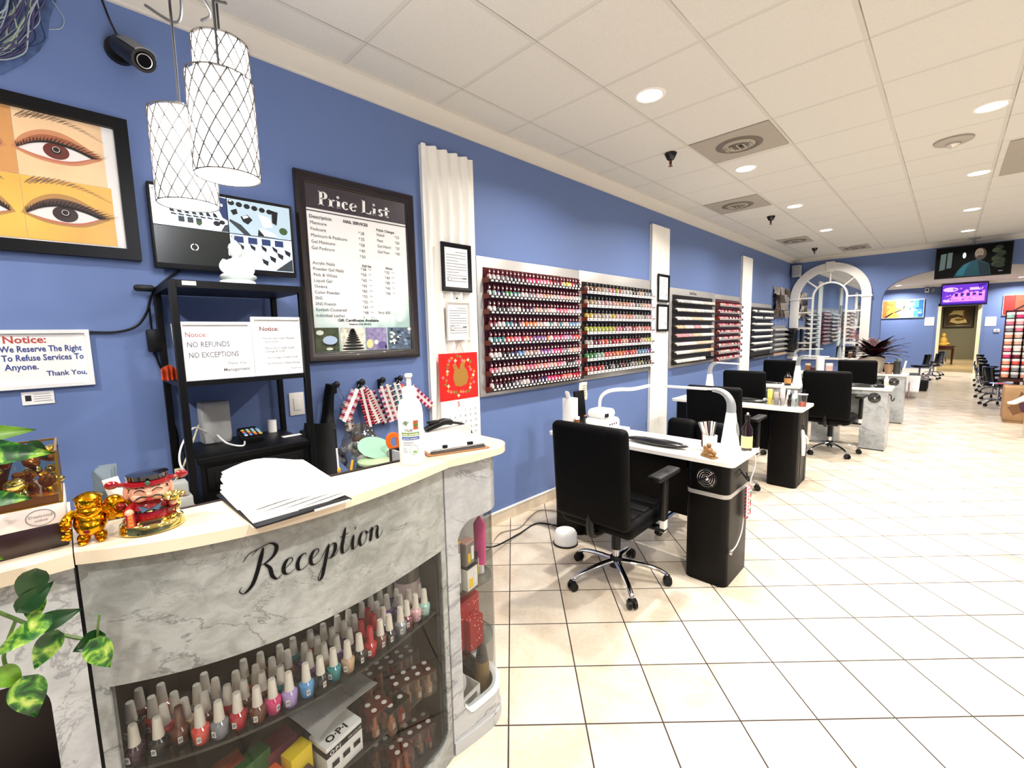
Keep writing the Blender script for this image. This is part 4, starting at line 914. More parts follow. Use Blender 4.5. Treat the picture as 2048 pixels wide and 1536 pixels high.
for r_ in range(4):
    n = [22, 21, 20, 19][r_]
    for k in range(n):
        y = .032+(.79-.01*r_)*k/(n-1)+rr.uniform(-.004, .004)+.018*(r_ % 2)
        if y > .8 or (r_ and rr.random() < .07) or (r_ > 0 and y < .05 and r_ != 2): continue
        x = FX(y)-.05-.043*r_+rr.uniform(-.004, .004)
        if r_ == 0 and k == 2: x -= .02
        c = (c0[k % len(c0)] if r_ == 0 else rr.choice('black brown navy_blue dark_plum wine_red grey cherry_red teal olive purple beige cherry_red'.split())).replace('_', ' ')
        o = pr_.copy(); COL.objects.link(o); o.location = (x, y, .585); o.rotation_euler = (0, 0, rr.uniform(-.9, .5))
        slot(o, 0, pol(c))
        if (r_ == 0 and k in (2, 14)) or (r_ == 1 and k in (13, 14)) or (r_ == 2 and k == 14): slot(o, 1, pol('brown' if k == 2 else 'cherry red')); cw = 'brown-capped' if k == 2 else 'red-capped'
        else: cw = 'white-capped'
        tag(o, '%s %s polish bottle, %s from the left, %s behind the counter glass' % (cw, c, ORD[k], rown[r_]), 'bottle', 'white-capped polish bottles behind the counter glass')
bpy.data.objects.remove(pr_)
# lower shelf: coloured boxes, white printed box, clear boxes of bottles, a plan sheet
def carton(name, label, c, d, rz, col, group, txt=None):
    o = thing(name, label, 'box', c, rz, group); cm = mat('carton_'+col.replace('#', ''), col, .45)
    local(o).m(cm).box((0, 0, d[2]/2), d, .003).m(mat('carton_print', '#cdbcae', .5)).text(txt or 'nail lacquer', min(.016, d[1]*.16), MX(((0, 0, 1, d[0]/2+.0005), (1, 0, 0, -d[1]*.42), (0, 1, 0, d[2]*.4), (0, 0, 0, 1))), res=1).build('carton')
    return o
Gc = 'small coloured cartons on the lower counter shelf'
carton('polish_carton', 'dark green carton at the left end of the lower counter shelf', (1.27, .04, .30), (.06, .08, .1), .1, '#2c3c30', Gc)
carton('polish_carton', 'black purple carton beside the dark green carton under the bottles', (1.31, .135, .30), (.06, .09, .13), .1, '#2a2430', Gc)
carton('polish_carton', 'orange red carton behind the black purple one', (1.27, .2, .30), (.05, .06, .15), .1, '#a8452a', Gc)
carton('polish_carton', 'green topped carton standing behind the bright orange carton', (1.29, .245, .30), (.045, .08, .148), .3, '#2f6a2c', Gc)
carton('polish_carton', 'grey violet carton in front of the black purple carton', (1.345, .17, .30), (.04, .07, .075), .15, '#5d5566', Gc)
carton('polish_carton', 'pink red carton left of the bright orange carton', (1.352, .225, .30), (.035, .05, .075), .15, '#c23a5a', Gc)
carton('polish_carton', 'bright orange carton between pink red and brown cartons', (1.335, .275, .30), (.05, .06, .1), .25, '#f2682e', Gc)
carton('polish_carton', 'magenta red carton under the folded plan sheet', (1.265, .315, .30), (.06, .085, .125), .2, '#7a2038', Gc)
carton('polish_carton', 'yellow topped carton left of the white printed box', (1.325, .345, .30), (.045, .065, .118), .3, '#f0d021', Gc)
carton('polish_carton', 'brown carton in front of the yellow topped carton', (1.363, .33, .30), (.025, .085, .07), .25, '#5c4338', Gc)
t = thing('printed_box', 'white box with black band and black squares, lettering on top, under the plan sheet', 'box', (1.32, .455, .30), .22)
b = local(t).m(paper).box((0, 0, .05), (.08, .12, .1), .002).m(ink).box((0, 0, .078), (.0815, .1215, .018)); b.build('carton')
b = local(t).m(ink).text('O·P·I', .032, MX(((0, -1, 0, .03), (1, 0, 0, -.045), (0, 0, 1, .1012), (0, 0, 0, 1))) , bold=.03)
TF = lambda y, z: MX(((0, 0, 1, .0413), (1, 0, 0, y), (0, 1, 0, z), (0, 0, 0, 1)))
b.m(paper).text('O·P·I', .017, TF(-.05, .072), bold=.02).text('GELCOLOR', .009, TF(.01, .074)); b.m(ink)
for k in range(3): b.prism(rect(-.045+.036*k, -.022+.036*k, .03, .046), 0, .0006, TF(0, 0))
b.build('lettering')
t = thing('plan_sheet', 'creased grey plan sheet lying over the boxes below the front bottles', 'paper sheet', (1.29, .45, .42))
def sheet(u, v):
    a, b_, c_, d_ = V((1.36, .39, .442)), V((1.36, .573, .509)), V((1.25, .333, .486)), V((1.25, .563, .49))
    return a.lerp(b_, u).lerp(c_.lerp(d_, u), v)+V((0, 0, .012*math.sin(u*4+v*2)-.008))
MB(t).grid(sheet, 12, 10, .0015).build('sheet', mat('plan_paper', '#a5a29c', .6, var=.12, vscale=14))
b = MB(t).m(grey_ink)
for k in range(9):
    u0, v0, u1, v1 = random.uniform(.08, .9), random.uniform(.1, .9), random.uniform(.08, .9), random.uniform(.1, .9)
    if k % 2: u1 = u0
    else: v1 = v0
    b.tube([V(sheet(u0+(u1-u0)*q/6, v0+(v1-v0)*q/6))+V((.0005, 0, .001)) for q in range(7)], .0009, 4)
b.build('plan_lines')
redlid = mat('clear_red_lid', '#7d2a22', .2); dotm = mat('dot_white', '#f1ece2', .4); cbx = glassmat('box_clear', '#e6dccf', .06)
def clearbox(label, c, d, rz, cap, n=(2, 4), cols=('cherry red', 'peach', 'nude')):
    t = thing('bottle_box', label, 'box', c, rz, 'clear boxes of red-topped bottles inside the counter')
    local(t).box((0, 0, d[2]/2), d, .002, seg=1).build('clear_case', cbx)
    local(t).box((0, 0, d[2]-.004), (d[0]*.97, d[1]*.97, .008), .002).build('card_top', cap)
    b = local(t); bb = local(t).m(dotm)
    for i in range(n[0]):
        for j in range(n[1]):
            x, y = (i+.5-n[0]/2)*d[0]/n[0]*.92, (j+.5-n[1]/2)*d[1]/n[1]*.95
            b.m(pol(cols[(i+j) % len(cols)])).lathe([(.011, .002), (.0125, .03), (.006, .036), (.006, d[2]-.012)], (x, y, 0), 8)
            bb.lathe([(.0085, d[2]+.0008), (0, d[2]+.001)], (x, y, 0), 12)
            b.m(labw).box((x+.0125, y, .017), (.001, .011, .02))
    b.build('bottles'); bb.build('white_dots'); return t
brc = mat('card_brown', '#5a2a22', .3); blc = mat('card_black', '#1d1715', .3)
clearbox('clear box with a red brown top right of the plan sheet', (1.315, .585, .30), (.07, .08, .085), .15, redlid, (2, 2))
clearbox('clear box with a black top standing forward among the red-topped boxes', (1.345, .635, .30), (.05, .085, .08), .2, blc, (1, 2), ('peach', 'cherry red'))
clearbox('long clear box with brown top and a white barcode, right end of the lower shelf', (1.285, .73, .30), (.075, .16, .085), -.2, brc, (2, 4), ('nude', 'beige'))
clearbox('long dark-topped clear box at the back right under the bottles', (1.215, .69, .30), (.065, .2, .12), -.05, brc, (2, 5))
clearbox('red-topped clear box on the cabinet floor, nearest the right frame', (1.315, .655, .075), (.065, .07, .11), .1, redlid, (2, 2), ('orange', 'peach'))
clearbox('brown-topped clear box on the cabinet floor in the right corner', (1.275, .75, .075), (.08, .11, .1), -.1, brc, (2, 3))
clearbox('dark-topped clear box on the cabinet floor behind the red-topped one', (1.23, .66, .075), (.07, .14, .1), 0, blc, (2, 4))
t = thing('cream_jar', 'tall pink labelled jar at the right end behind the counter glass', 'jar', (1.23, .768, .585))
local(t).lathe([(.042, 0), (.044, .004), (.044, .1), (.04, .108)], seg=20).build('body', mat('jar_pink', '#d8c0ba', .4)); local(t).lathe([(.043, .108), (.043, .16), (.035, .165), (0, .166)], seg=20).build('lid', mat('jar_lid', '#57504a', .4))
# display unit contents
G2 = 'small product boxes on the upper display shelf'
def prod(label, c, d, rz, col, top, extra=None):
    t = thing('product_box', label, 'box', c, rz, G2)
    local(t).box((0, 0, d[2]/2), d, .002, seg=1).build('carton', mat('prod_'+col[1:], col, .4))
    local(t).box((0, 0, d[2]+.002), (d[0]*1.02, d[1]*1.02, .006)).build('lid', mat('prod_'+top[1:], top, .35))
    b = local(t).m(mat('prod_yellow', '#f2cf20', .3)).box((d[0]/2+.001, -d[1]*.2, d[2]*.35), (.003, d[1]*.3, d[2]*.4)).m(paper).box((d[0]/2+.001, d[1]*.22, d[2]*.5), (.003, d[1]*.3, d[2]*.6)); b.build('label_art')
prod('white product box with black top and yellow bottle picture, lower front of the display window', (1.305, .985, .592), (.035, .06, .085), .2, '#efece4', '#25211f')
prod('dark clear product box behind the yellow pictured one', (1.25, 1.05, .592), (.04, .05, .08), .8, '#5f5d58', '#25211f')
prod('pink and grey product box stacked on the pictured white box', (1.3, .98, .686), (.035, .05, .085), .25, '#8b827a', '#d9a79a')
prod('yellow-topped product box at the left inside the display window', (1.29, .925, .592), (.04, .04, .19), .1, '#9a958c', '#e8c02a')
prod('white angled product box at the back of the display window', (1.2, .97, .592), (.04, .05, .22), .5, '#cfc9bf', '#b8b2a8')
t = thing('cream_tube', 'hot pink hand cream tube standing upside down in the display window', 'tube', (1.255, 1.085, .592), .5)
local(t).lathe([(.014, 0), (.014, .03), (.02, .034)], seg=16).build('cap', white); local(t).lathe([(.02, .034), (.024, .09), (.025, .2), (.005, .23)], seg=16, sy=.55).build('tube', mat('tube_pink', '#e2458e', .35))
redf = mat('red_felt', '#a81a1c', .6, var=.15, vscale=20); spk = mat('red_sparkle', '#ffd9d0', .2)
def redbox(label, c, d, rz):
    t = thing('red_box', label, 'box', c, rz, 'red glitter boxes on the lower display shelf'); local(t).box((0, 0, d[2]/2), d, .003).build('carton', redf)
    b = local(t).m(spk)
    for k in range(16): b.box((d[0]/2, random.uniform(-.45, .45)*d[1], random.uniform(.1, .95)*d[2]), (.002, .003, .003)); b.box((random.uniform(-.4, .4)*d[0], random.uniform(-.4, .4)*d[1], d[2]), (.003, .003, .002))
    b.build('glitter')
redbox('upper red box lying behind the cut red box in the display window', (1.24, .97, .345), (.1, .15, .19), .15)
redbox('lower red box with a dark open side in the display window', (1.295, 1.0, .345), (.045, .075, .12), .15)
t = thing('storage_basket', 'white plastic basket with a slot handle at the bottom of the display window', 'basket', (1.26, .955, .06), .15)
b = local(t)
for s_ in (-1, 1): b.box((0, s_*.055, .06), (.11, .004, .12), .001, seg=1); 
b.box((-.055, 0, .06), (.004, .11, .12), .001, seg=1).box((0, 0, .002), (.11, .11, .004))
b.prism([(-.055, 0), (.055, 0), (.055, .12), (-.055, .12), (-.055, .1), (-.035, .105), (.035, .105), (.04, .09), (.035, .075), (-.035, .075), (-.04, .09), (-.035, .105), (-.055, .1)], 0, .004, MX(((0, 0, 1, .053), (1, 0, 0, 0), (0, 1, 0, 0), (0, 0, 0, 1))))
b.build('basket', white)
t = thing('round_tin', 'white round lidded tin lying in the white basket', 'tin', (1.235, .96, .15))
MB(t).cyl((1.22, .955, .17), (1.255, .965, .185), .034, seg=20).build('tin', white)
t = thing('tall_bottle', 'dark-necked wooden coloured bottle standing at the round end of the display base', 'bottle', (1.245, 1.085, .06))
local(t).lathe([(.03, 0), (.032, .005), (.03, .13), (.026, .15)], seg=18).build('body', mat('bottle_tan', '#8f7448', .5)); local(t).lathe([(.026, .15), (.018, .21), (.017, .27), (0, .272)], seg=18).build('neck', mat('bottle_grey', '#4e4a46', .4))
# ------------------------------------------------------------------ things on the counter
Zc = 1.118
t = thing('paper_stack', 'thick loose stack of white sheets on the counter above the Reception lettering', 'papers', (1.3, .365, Zc))
MB(t).box((1.318, .365, Zc+.004), (.31, .222, .006), .004, rz=.03).build('black_board', blackp)
b = MB(t)
def shf(k):
    def f(u, v):
        return (1.17+.285*u-.004*k, .258+.212*v+.002*k, Zc+.008+.0055*k+.004*math.sin(v*5+k)+(.035*(max(0, .35-u))*(1+math.sin(v*4)) if k > 2 else 0)+.006*math.cos(u*3))
    return f
for k in range(7): b.grid(shf(k), 10, 8, .0046)
b.build('sheets', mat('sheet_white', '#fbfaf7', .6))
MB(t).box((1.466, .43, Zc+.004), (.018, .09, .004), .001, rz=.03).build('white_tab', white)
t = thing('clipboard', 'wooden clipboard with white paper and a metal clip, right end of the counter', 'clipboard', (1.17, 1.0, Zc), -.32)
local(t).box((0, 0, .003), (.32, .23, .005), .002).build('board', mat('clip_wood', '#a9764e', .5)); local(t).box((-.012, 0, .009), (.29, .216, .007), .001).build('sheets', mat('sheet_white', '', .6))
local(t).box((.145, 0, .008), (.02, .2, .006), .002).cyl((.142, -.1, .013), (.142, .1, .013), .005).build('clip_bar', mat('clip_metal', '#7b7570', .3, .9))
local(t).box((.13, -.045, .022), (.012, .02, .012), .004).box((.13, .05, .022), (.012, .024, .012), .004).build('clip_feet', blackp)
# sanitizer
t = thing('sanitizer_bottle', 'tall white hand sanitizer pump bottle with green and blue label on the counter', 'bottle', (1.29, .775, Zc), -.62)
pw = mat('bottle_white', '#f6f5ef', .35)
local(t).lathe([(.044, 0), (.049, .006), (.049, .165), (.045, .19), (.034, .208), (.021, .216)], seg=28, sy=.82).build('bottle', pw)
local(t).lathe([(.021, .214), (.023, .216), (.023, .244), (.017, .25), (.008, .252), (.007, .282)], seg=20).build('collar', white)
local(t).box((0, 0, .287), (.024, .024, .012), .004).box((.024, 0, .289), (.05, .015, .01), .004).build('pump_head', white)
def lab(u, z, o=.0009): a = u/.049; return V(((.049+o)*math.cos(a), (.049+o)*.82*math.sin(a), z))
b = local(t)
def lq(m, u0, u1, z0, z1, o=.0009): b.m(m).grid(lambda u, v: lab(u0+(u1-u0)*u, z0+(z1-z0)*v, o), 8, 1)
lq(mat('label_pale', '#e6ebe2', .5), -.036, .036, .03, .15); lq(mat('label_green', '#6f8f3a', .5), -.035, .035, .098, .109, .0014); lq(mat('label_blue', '#2b4f9a', .5), -.034, .035, .085, .095, .0014)
lq(mat('label_orange', '#c2512d', .5), .012, .032, .118, .147, .0014); lq(mat('label_green2', '#3c7a34', .5), .0135, .0305, .13, .135, .0019); lq(mat('label_green2', '', .5), .0195, .0245, .122, .144, .0019)
for k in range(5):
    a = PI/2+(k-2)*.5
    b.m(mat('palm_green', '#2f5f36', .5)).add([lab(-.014+.0*k, .13, .0016), lab(-.014+.016*math.cos(a)-.003*math.sin(a), .13+.014*math.sin(a), .0016), lab(-.014+.02*math.cos(a), .13+.018*math.sin(a), .0016), lab(-.014+.016*math.cos(a)+.003*math.sin(a), .13+.014*math.sin(a)+.002, .0016)], [(0, 1, 2, 3)])
def ltext(s, u, z, size, m, al='CENTER'):
    q = MB(); q.text(s, size, MX(), al, .02, res=1); b.m(m).add([lab(u+p.x, z+p.y, .002) for p in q.v], q.f)
ltext('PALM', -.006, .1125, .012, grey_ink); ltext('HAND SANITIZER', 0, .1, .0078, paper); ltext('ALCOHOL ANTISEPTIC', 0, .0875, .0055, paper)
for k in range(2): lq(grey_ink, -.03, .012-.01*k, .0755-.007*k, .0775-.007*k, .0014)
for k in range(3): lq(grey_ink, -.03, -.016+.002*k, .058-.006*k, .0595-.006*k, .0014)
for k in range(16):
    a = 2*PI*k/16; b.m(mat('palm_green', '', .5)).add([lab(.012+r_*math.cos(a+da), .052+r_*math.sin(a+da), .0016) for r_, da in ((.0155, 0), (.0165, 0), (.0165, .4), (.0155, .4))], [(0, 1, 2, 3)])
lq(mat('label_green3', '#7fae66', .5), .008, .022, .042, .05, .0016)
b.build('label')
# gold standing buddha
G3 = MX.Rotation(0, 4, 'Z')
t = thing('gold_buddha', 'small golden laughing buddha carrying a sack, beside the glass tank', 'figurine', (1.268, .008, Zc), -.1)
b = local(t)
b.ell((.0, 0, .042), (.026, .028, .026)).ell((.008, 0, .034), (.024, .024, .02)).ell((0, 0, .064), (.022, .026, .016))
for s_ in (-1, 1): b.ell((.004, s_*.013, .01), (.012, .011, .012)).ell((.014, s_*.014, .0045), (.014, .009, .0055)).tube([(0, s_*.022, .066), (.006, s_*.034, .056), (.018, s_*.034, .044)], [.009, .009, .007], 8, 4)
b.build('body', gold)
b = local(t); b.ell((.004, 0, .084), (.0165, .017, .0175)).ell((.018, 0, .082), (.004, .0045, .004)).ell((.002, .017, .083), (.004, .004, .01)).ell((.002, -.017, .083), (.004, .004, .01)).ell((.011, .008, .078), (.008, .007, .006)).ell((.011, -.008, .078), (.008, .007, .006)); b.build('head', gold)
b = local(t); b.lathe([(.024, .094), (.018, .099), (.008, .104), (0, .106)], seg=18); b.build('hat', gold)
b = local(t); b.ell((-.006, .038, .066), (.018, .02, .022)).ell((0, .05, .048), (.012, .012, .014)).lathe([(.016, 0), (.02, .004), (.016, .008), (.01, .004), (.016, 0)], (.008, .05, .06), 14, MX.Rotation(1.2, 4, 'Y')); b.build('sack', gold)
b = local(t)
for k in range(9): b.ell((.01+.008*math.cos(k), -.036-.004*math.sin(k*2), .058-.005*k), (.006, .006, .006), 8, 6)
b.tube([(.02, -.02, .07), (.024, 0, .058), (.022, .02, .07)], .003, 6, 5).build('beads', gold)
b = local(t).m(mat('gold_red', '#7a1408', .3, .4)).ell((.026, -.004, .03), (.006, .008, .006)).ell((.012, .05, .062), (.006, .009, .008)); b.build('red_lacquer')
# wealth god figure
t = thing('wealth_god_figure', 'smiling red-robed wealth god figurine with gold base and ingot, on the counter', 'figurine', (1.285, .105, Zc), -.12)
red_gl = mat('lacquer_red', '#8e0f16', .15, coat=.5); skin = mat('figure_skin', '#e8a98c', .3, coat=.3); blk = mat('lacquer_black', '#0b0a0c', .12, coat=.5)
local(t).lathe([(.048, 0), (.052, .003), (.05, .02), (.046, .024), (.03, .026)], seg=32, sy=1.12).build('base', brass)
b = local(t)
for k in range(14):
    a = 2*PI*k/14; b.ell((.038*math.cos(a), .043*math.sin(a), .026), (.008, .009, .006), 8, 5)
b.box((.042, 0, .025), (.006, .04, .014), .002).build('coins', brass)
local(t).box((.0455, 0, .025), (.003, .032, .009), .001).build('name_plate', mat('plate_brown', '#3a1a14', .3))
b = local(t); b.lathe([(.034, .022), (.036, .035), (.031, .055), (.02, .068), (.0, .07)], seg=22, sx=.9, sy=1.1); b.tube([(0, -.026, .058), (.016, -.036, .05), (.026, -.034, .047)], [.011, .011, .009], 10, 4).tube([(0, .026, .058), (.01, .038, .05), (.02, .04, .053)], [.011, .011, .009], 10, 4); b.build('robe', red_gl)
b = local(t).m(mat('collar_blue', '#4d617a', .3)).prism([(-.02, .012), (0, 0), (.02, .012), (.014, -.004), (0, .002), (-.014, -.004)], 0, .003, MX(((0, 0, 1, .0315), (1, 0, 0, 0), (0, 1, 0, .052), (0, 0, 0, 1)))).m(brass).box((.034, 0, .05), (.004, .006, .006), .001).m(blk).lathe([(.0345, .046), (.0365, .047), (.0345, .051)], seg=22, sx=.9, sy=1.1); b.build('collar')
hd = local(t); hd.ell((.002, 0, .09), (.032, .037, .026), 22, 14).ell((.012, .015, .08), (.02, .017, .013)).ell((.012, -.015, .08), (.02, .017, .013)).ell((.034, 0, .087), (.006, .0065, .005)).ell((0, .038, .087), (.006, .006, .015)).ell((0, -.038, .087), (.006, .006, .015)); hd = hd.build('head', skin)
b = local(t).m(blk)
def fp(y, z, o=.001): return (.002+.0335*math.sqrt(max(0, 1-(y/.0385)**2-((z-.09)/.0272)**2))+o, y, z)
for s_ in (-1, 1):
    b.tube([fp(s_*(.006+.018*k/6), .093+.005*math.sin(PI*k/6), .0025) for k in range(7)], .0012, 5)
    b.tube([fp(s_*(.007+.014*k/5), .101+.003*math.sin(PI*k/5), .002) for k in range(6)], .0011, 5)
    b.tube([(.037, s_*.004, .081), (.037, s_*.012, .083), (.035, s_*.02, .08), (.031, s_*.026, .074)], [.0016, .002, .002, .0006], 5, 4)
    b.tube([(.022, s_*.032, .1), (.018, s_*.034, .092)], [.002, .001], 5)
b.m(mat('mouth_red', '#a3171b', .3)).ell((.0335, 0, .0755), (.003, .006, .004)); b.build('face_paint', parent=hd)
b = local(t).m(red_gl).lathe([(.036, .104), (.038, .106), (.036, .113), (.03, .114)], seg=26, sy=1.08)
for s_ in (-1, 1): b.tube([(0, s_*.034, .107), (.0, s_*.046, .108), (0, s_*.054, .111)], .005, 8, 3).ell((0, s_*.06, .111), (.006, .012, .009))
b.build('hat_brim')
local(t).m(blk).lathe([(.031, .112), (.034, .126), (0, .128)], seg=26, sy=1.1).m(mat('jade_stone', '#2d5b46', .15)).ell((.038, 0, .112), (.004, .005, .005)).build('hat_crown')
b = local(t).m(brass).lathe([(0, -.004), (.012, -.003), (.02, .006), (.021, .008), (.012, .003), (0, .004)], (.03, .042, .068), 18, MX.Rotation(.5, 4, 'Y'), .7, 1.0).ell((.03, .042, .071), (.006, .008, .007)).tube([(.026, .042, .062), (.02, .05, .05), (.024, .044, .04), (.03, .048, .03)], .004, 6, 4); b.build('gold_ingot')
local(t).m(skin).ell((.03, -.035, .052), (.009, .008, .008)).ell((.024, .04, .058), (.008, .008, .008)).build('hands')
b = local(t).m(red_gl).box((.034, -.034, .036), (.006, .015, .03), .001).m(mat('scroll_orange', '#e8622a', .3)).box((.0375, -.034, .036), (.001, .009, .026)).m(brass)
for k in range(3): b.box((.0382, -.034, .044-.008*k), (.0008, .006, .004))
b.build('scroll')
t = thing('leaflet_holder', 'clear holder of grey leaflets standing behind the gold buddha', 'leaflet holder', (1.13, .03, Zc), -.2)
lf = mat('leaflet_grey', '#5d6c76', .5)
for k in range(3): local(t).box((-.03-.006*k, .005*k, .055+.004*k), (.003, .034, .11), .001, rot=MX.Rotation(-.28+.03*k, 4, 'Y')).build('leaflet', lf)
local(t).box((.0, .03, .045), (.003, .03, .1), .001, rot=MX.Rotation(.2, 4, 'X')).build('white_card', white); local(t).box((-.01, .02, .004), (.07, .08, .008), .002).build('holder_base', blackp)

# glass tank with gold pebbles on the side unit, and the trailing plant
Zu = 1.116
t = thing('glass_tank', 'clear block of gold nuggets on a white banded dark base, left edge of counter', 'tank', (1.16, -.19, Zu))
MB(t).span(1.075, 1.255, -.36, -.027, Zu, Zu+.052, .004).build('dark_base', mat('base_brown', '#2a1512', .3, var=.4, vscale=12, coat=.3))
b = MB(t).m(mat('band_pink', '#ece0da', .45)).span(1.073, 1.257, -.362, -.026, Zu+.052, Zu+.092, .002).m(mat('base_brown', '', .3)); b.build('white_band')
b = MB(t).m(grey_ink); b.tube([(1.2577, -.062+.02*math.cos(k*PI/12), Zu+.071+.016*math.sin(k*PI/12)) for k in range(25)], .0007, 4).text('Diamond', .009, MX(((0, 0, 1, 1.2575), (1, 0, 0, -.062), (0, 1, 0, Zu+.071), (0, 0, 0, 1))), 'CENTER', res=1).text('wishes', .007, MX(((0, 0, 1, 1.2575), (1, 0, 0, -.062), (0, 1, 0, Zu+.063), (0, 0, 0, 1))), 'CENTER', res=1); b.build('emblem')
b = MB(t); z0, z1 = Zu+.092, Zu+.198
for (x, y) in ((1.075, -.36), (1.075, -.03), (1.252, -.36), (1.252, -.03)): b.box((x, y, (z0+z1)/2), (.004, .004, z1-z0))
for z in (z0, z1):
    b.box((1.1635, -.36, z), (.18, .004, .004)).box((1.1635, -.03, z), (.18, .004, .004)).box((1.075, -.195, z), (.004, .33, .004)).box((1.252, -.195, z), (.004, .33, .004))
b.build('brass_edges', mat('edge_brass', '#b98a2c', .25, .9))
b = MB(t); zz = (z0+z1)/2
b.box((1.2525, -.195, zz), (.0015, .326, z1-z0)).box((1.0745, -.195, zz), (.0015, .326, z1-z0)).box((1.1635, -.0295, zz), (.174, .0015, z1-z0)).box((1.1635, -.3605, zz), (.174, .0015, z1-z0)); b.build('glass_panes', glassy)
MB(t).span(1.08, 1.248, -.355, -.034, z0, z0+.018).build('amber_bed', mat('amber', '#a85a10', .15, coat=.5))
rg = random.Random(6)
for k in range(95):
    x, y, z = rg.uniform(1.09, 1.245), rg.uniform(-.35, -.04), z0+.02+rg.random()**1.6*.07
    MB(t).ell((x, y, z), (rg.uniform(.011, .02), rg.uniform(.011, .02), rg.uniform(.008, .014)), 8, 6, MX.Rotation(rg.uniform(0, 3), 4, 'X')).build('gold_nugget', [gold, brass, mat('amber_nugget', '#8a4a0c', .15, .6)][k % 3])
MB(t).tube([(1.12, -.12, z0+.02), (1.15, -.1, z1-.02), (1.16, -.08, z1-.005)], .008, 8, 5).tube([(1.2, -.2, z0+.02), (1.2, -.19, z1)], .009, 8).build('stem', mat('stem_brown', '#4a2c14', .6))
t = thing('trailing_plant', 'variegated green pothos trailing down the grey counter at the left edge', 'plant', (1.2, -.3, Zu+.2))
leafm = bpy.data.materials.new('pothos_leaf'); leafm.use_nodes = True; nt, N, L, X = nodes(leafm); bs = nt.nodes['Principled BSDF']; bs.inputs['Roughness'].default_value = .35
tc = N('TexCoord'); n_ = N('TexNoise'); n_.inputs['Scale'].default_value = 38; n_.inputs['Detail'].default_value = 5; n_.inputs['Distortion'].default_value = 1.; L(tc.outputs['Object'], n_.inputs['Vector'])
r_ = ramp(N, [(.40, '#0e3a14'), (.50, '#2b6a1e'), (.60, '#7fa838'), (.72, '#c3d070')]); L(n_.outputs['Fac'], r_.inputs[0]); L(r_.outputs[0], bs.inputs['Base Color'])
leafd = mat('pothos_dark', '#10380f', .35, var=.25, vscale=30); leafy = mat('pothos_yellow', '#5f8a22', .4, var=.4, vscale=40); stemm = mat('pothos_stem', '#4c6a2a', .5)
def leaf(parent, c, d, n, ln_, wd, m, curl=.25):
    d = V(d).normalized(); n = V(n); n = (n-d*n.dot(d)).normalized(); s_ = d.cross(n); c = V(c)
    def f(u, v):
        w_ = wd*math.sin(PI*min(1, u**.62))**.9*(1-.25*u)+1e-4; k = (v-.5)*2
        return c+d*(ln_*(u-.06*(1-abs(k))*0-.08*abs(k)*(1-u)**3*2))+s_*(w_*k)+n*(-curl*ln_*u*u+.18*wd*abs(k)**1.4)
    return MB(parent).grid(f, 12, 8).build('leaf', m, ang=180)
X_ = 1.43
LV = [((X_, -.07, 1.14), (.1, -.3, -1), .055, .022, leafd), ((X_-.02, -.075, 1.09), (.1, -.1, -.75), .05, .016, leafm), ((X_, -.09, 1.085), (.1, .5, .4), .05, .018, leafd), ((X_+.02, -.065, 1.06), (.2, -.75, -.35), .07, .018, leafm), ((X_, -.075, 1.045), (.1, .95, .1), .055, .018, leafd),
      ((X_, -.058, 1.02), (.1, -.45, -.8), .06, .02, leafm), ((X_, .0, .985), (.1, -.9, -.2), .04, .02, leafd), ((X_+.015, -.012, .985), (.15, .35, -1), .062, .022, leafm), ((X_, -.1, .955), (.1, .1, -1), .075, .026, leafm), ((X_, -.125, .99), (0, .3, -.6), .05, .018, leafy),
      ((1.3, -.16, 1.345), (.2, 1, -.12), .13, .03, leafm), ((1.29, -.15, 1.37), (.0, 1, .02), .1, .02, leafy), ((1.3, -.13, 1.255), (.1, 1, -.2), .065, .016, leafm), ((1.24, -.06, 1.335), (.1, .45, -.8), .04, .012, leafd), ((1.36, -.16, 1.185), (.3, .9, -.4), .06, .02, leafy), ((1.29, -.2, 1.4), (.0, .8, .4), .1, .03, leafd)]
for (c, d, ln_, wd, m_) in LV: leaf(t, c, d, (1, .1, .35), ln_, wd, m_)
MB(t).tube([(1.2, -.3, 1.32), (1.3, -.25, 1.36), (1.37, -.2, 1.25), (X_-.02, -.14, 1.12), (X_-.02, -.1, 1.06), (X_-.02, -.055, 1.01), (X_-.01, -.02, .985), (X_, .0, .985)], .0032, 6, 8).tube([(X_-.02, -.1, 1.06), (X_-.02, -.12, 1.0), (X_-.02, -.11, .95)], .0028, 6, 5).tube([(X_, -.005, .985), (X_+.005, -.002, 1.01), (X_+.005, .002, 1.03)], .002, 6, 4).build('vine', stemm)
MB(t).lathe([(.05, 1.316), (.065, 1.33), (.07, 1.41), (.064, 1.41), (.06, 1.34), (0, 1.335)], (1.16, -.3, 0), 20).build('pot', mat('pot_green', '#59694a', .4))

# ------------------------------------------------------------------ behind the counter
t = thing('metal_rack', 'tall black metal shelf rack against the wall behind the reception counter', 'rack', (.22, .55, 0))
b = MB(t)
for x in (.035, .41):
    for y in (.315, .785): MB(t).box((x, y, .882), (.025, .025, 1.764), .002, seg=1).build('post', black)
for k, z in enumerate((1.764, 1.372, .87, .42, .1)):
    q = MB(t); q.span(.025, .42, .305, .797, z-.028, z-.014) if k == 0 else q.span(.025, .42, .305, .797, z-.02, z)
    if k == 0: q.span(.025, .42, .305, .797, z-.014, z); 
    q.build('shelf', black)
MB(t).box((.4235, .367, 1.752), (.002, .045, .016)).build('white_label', white)
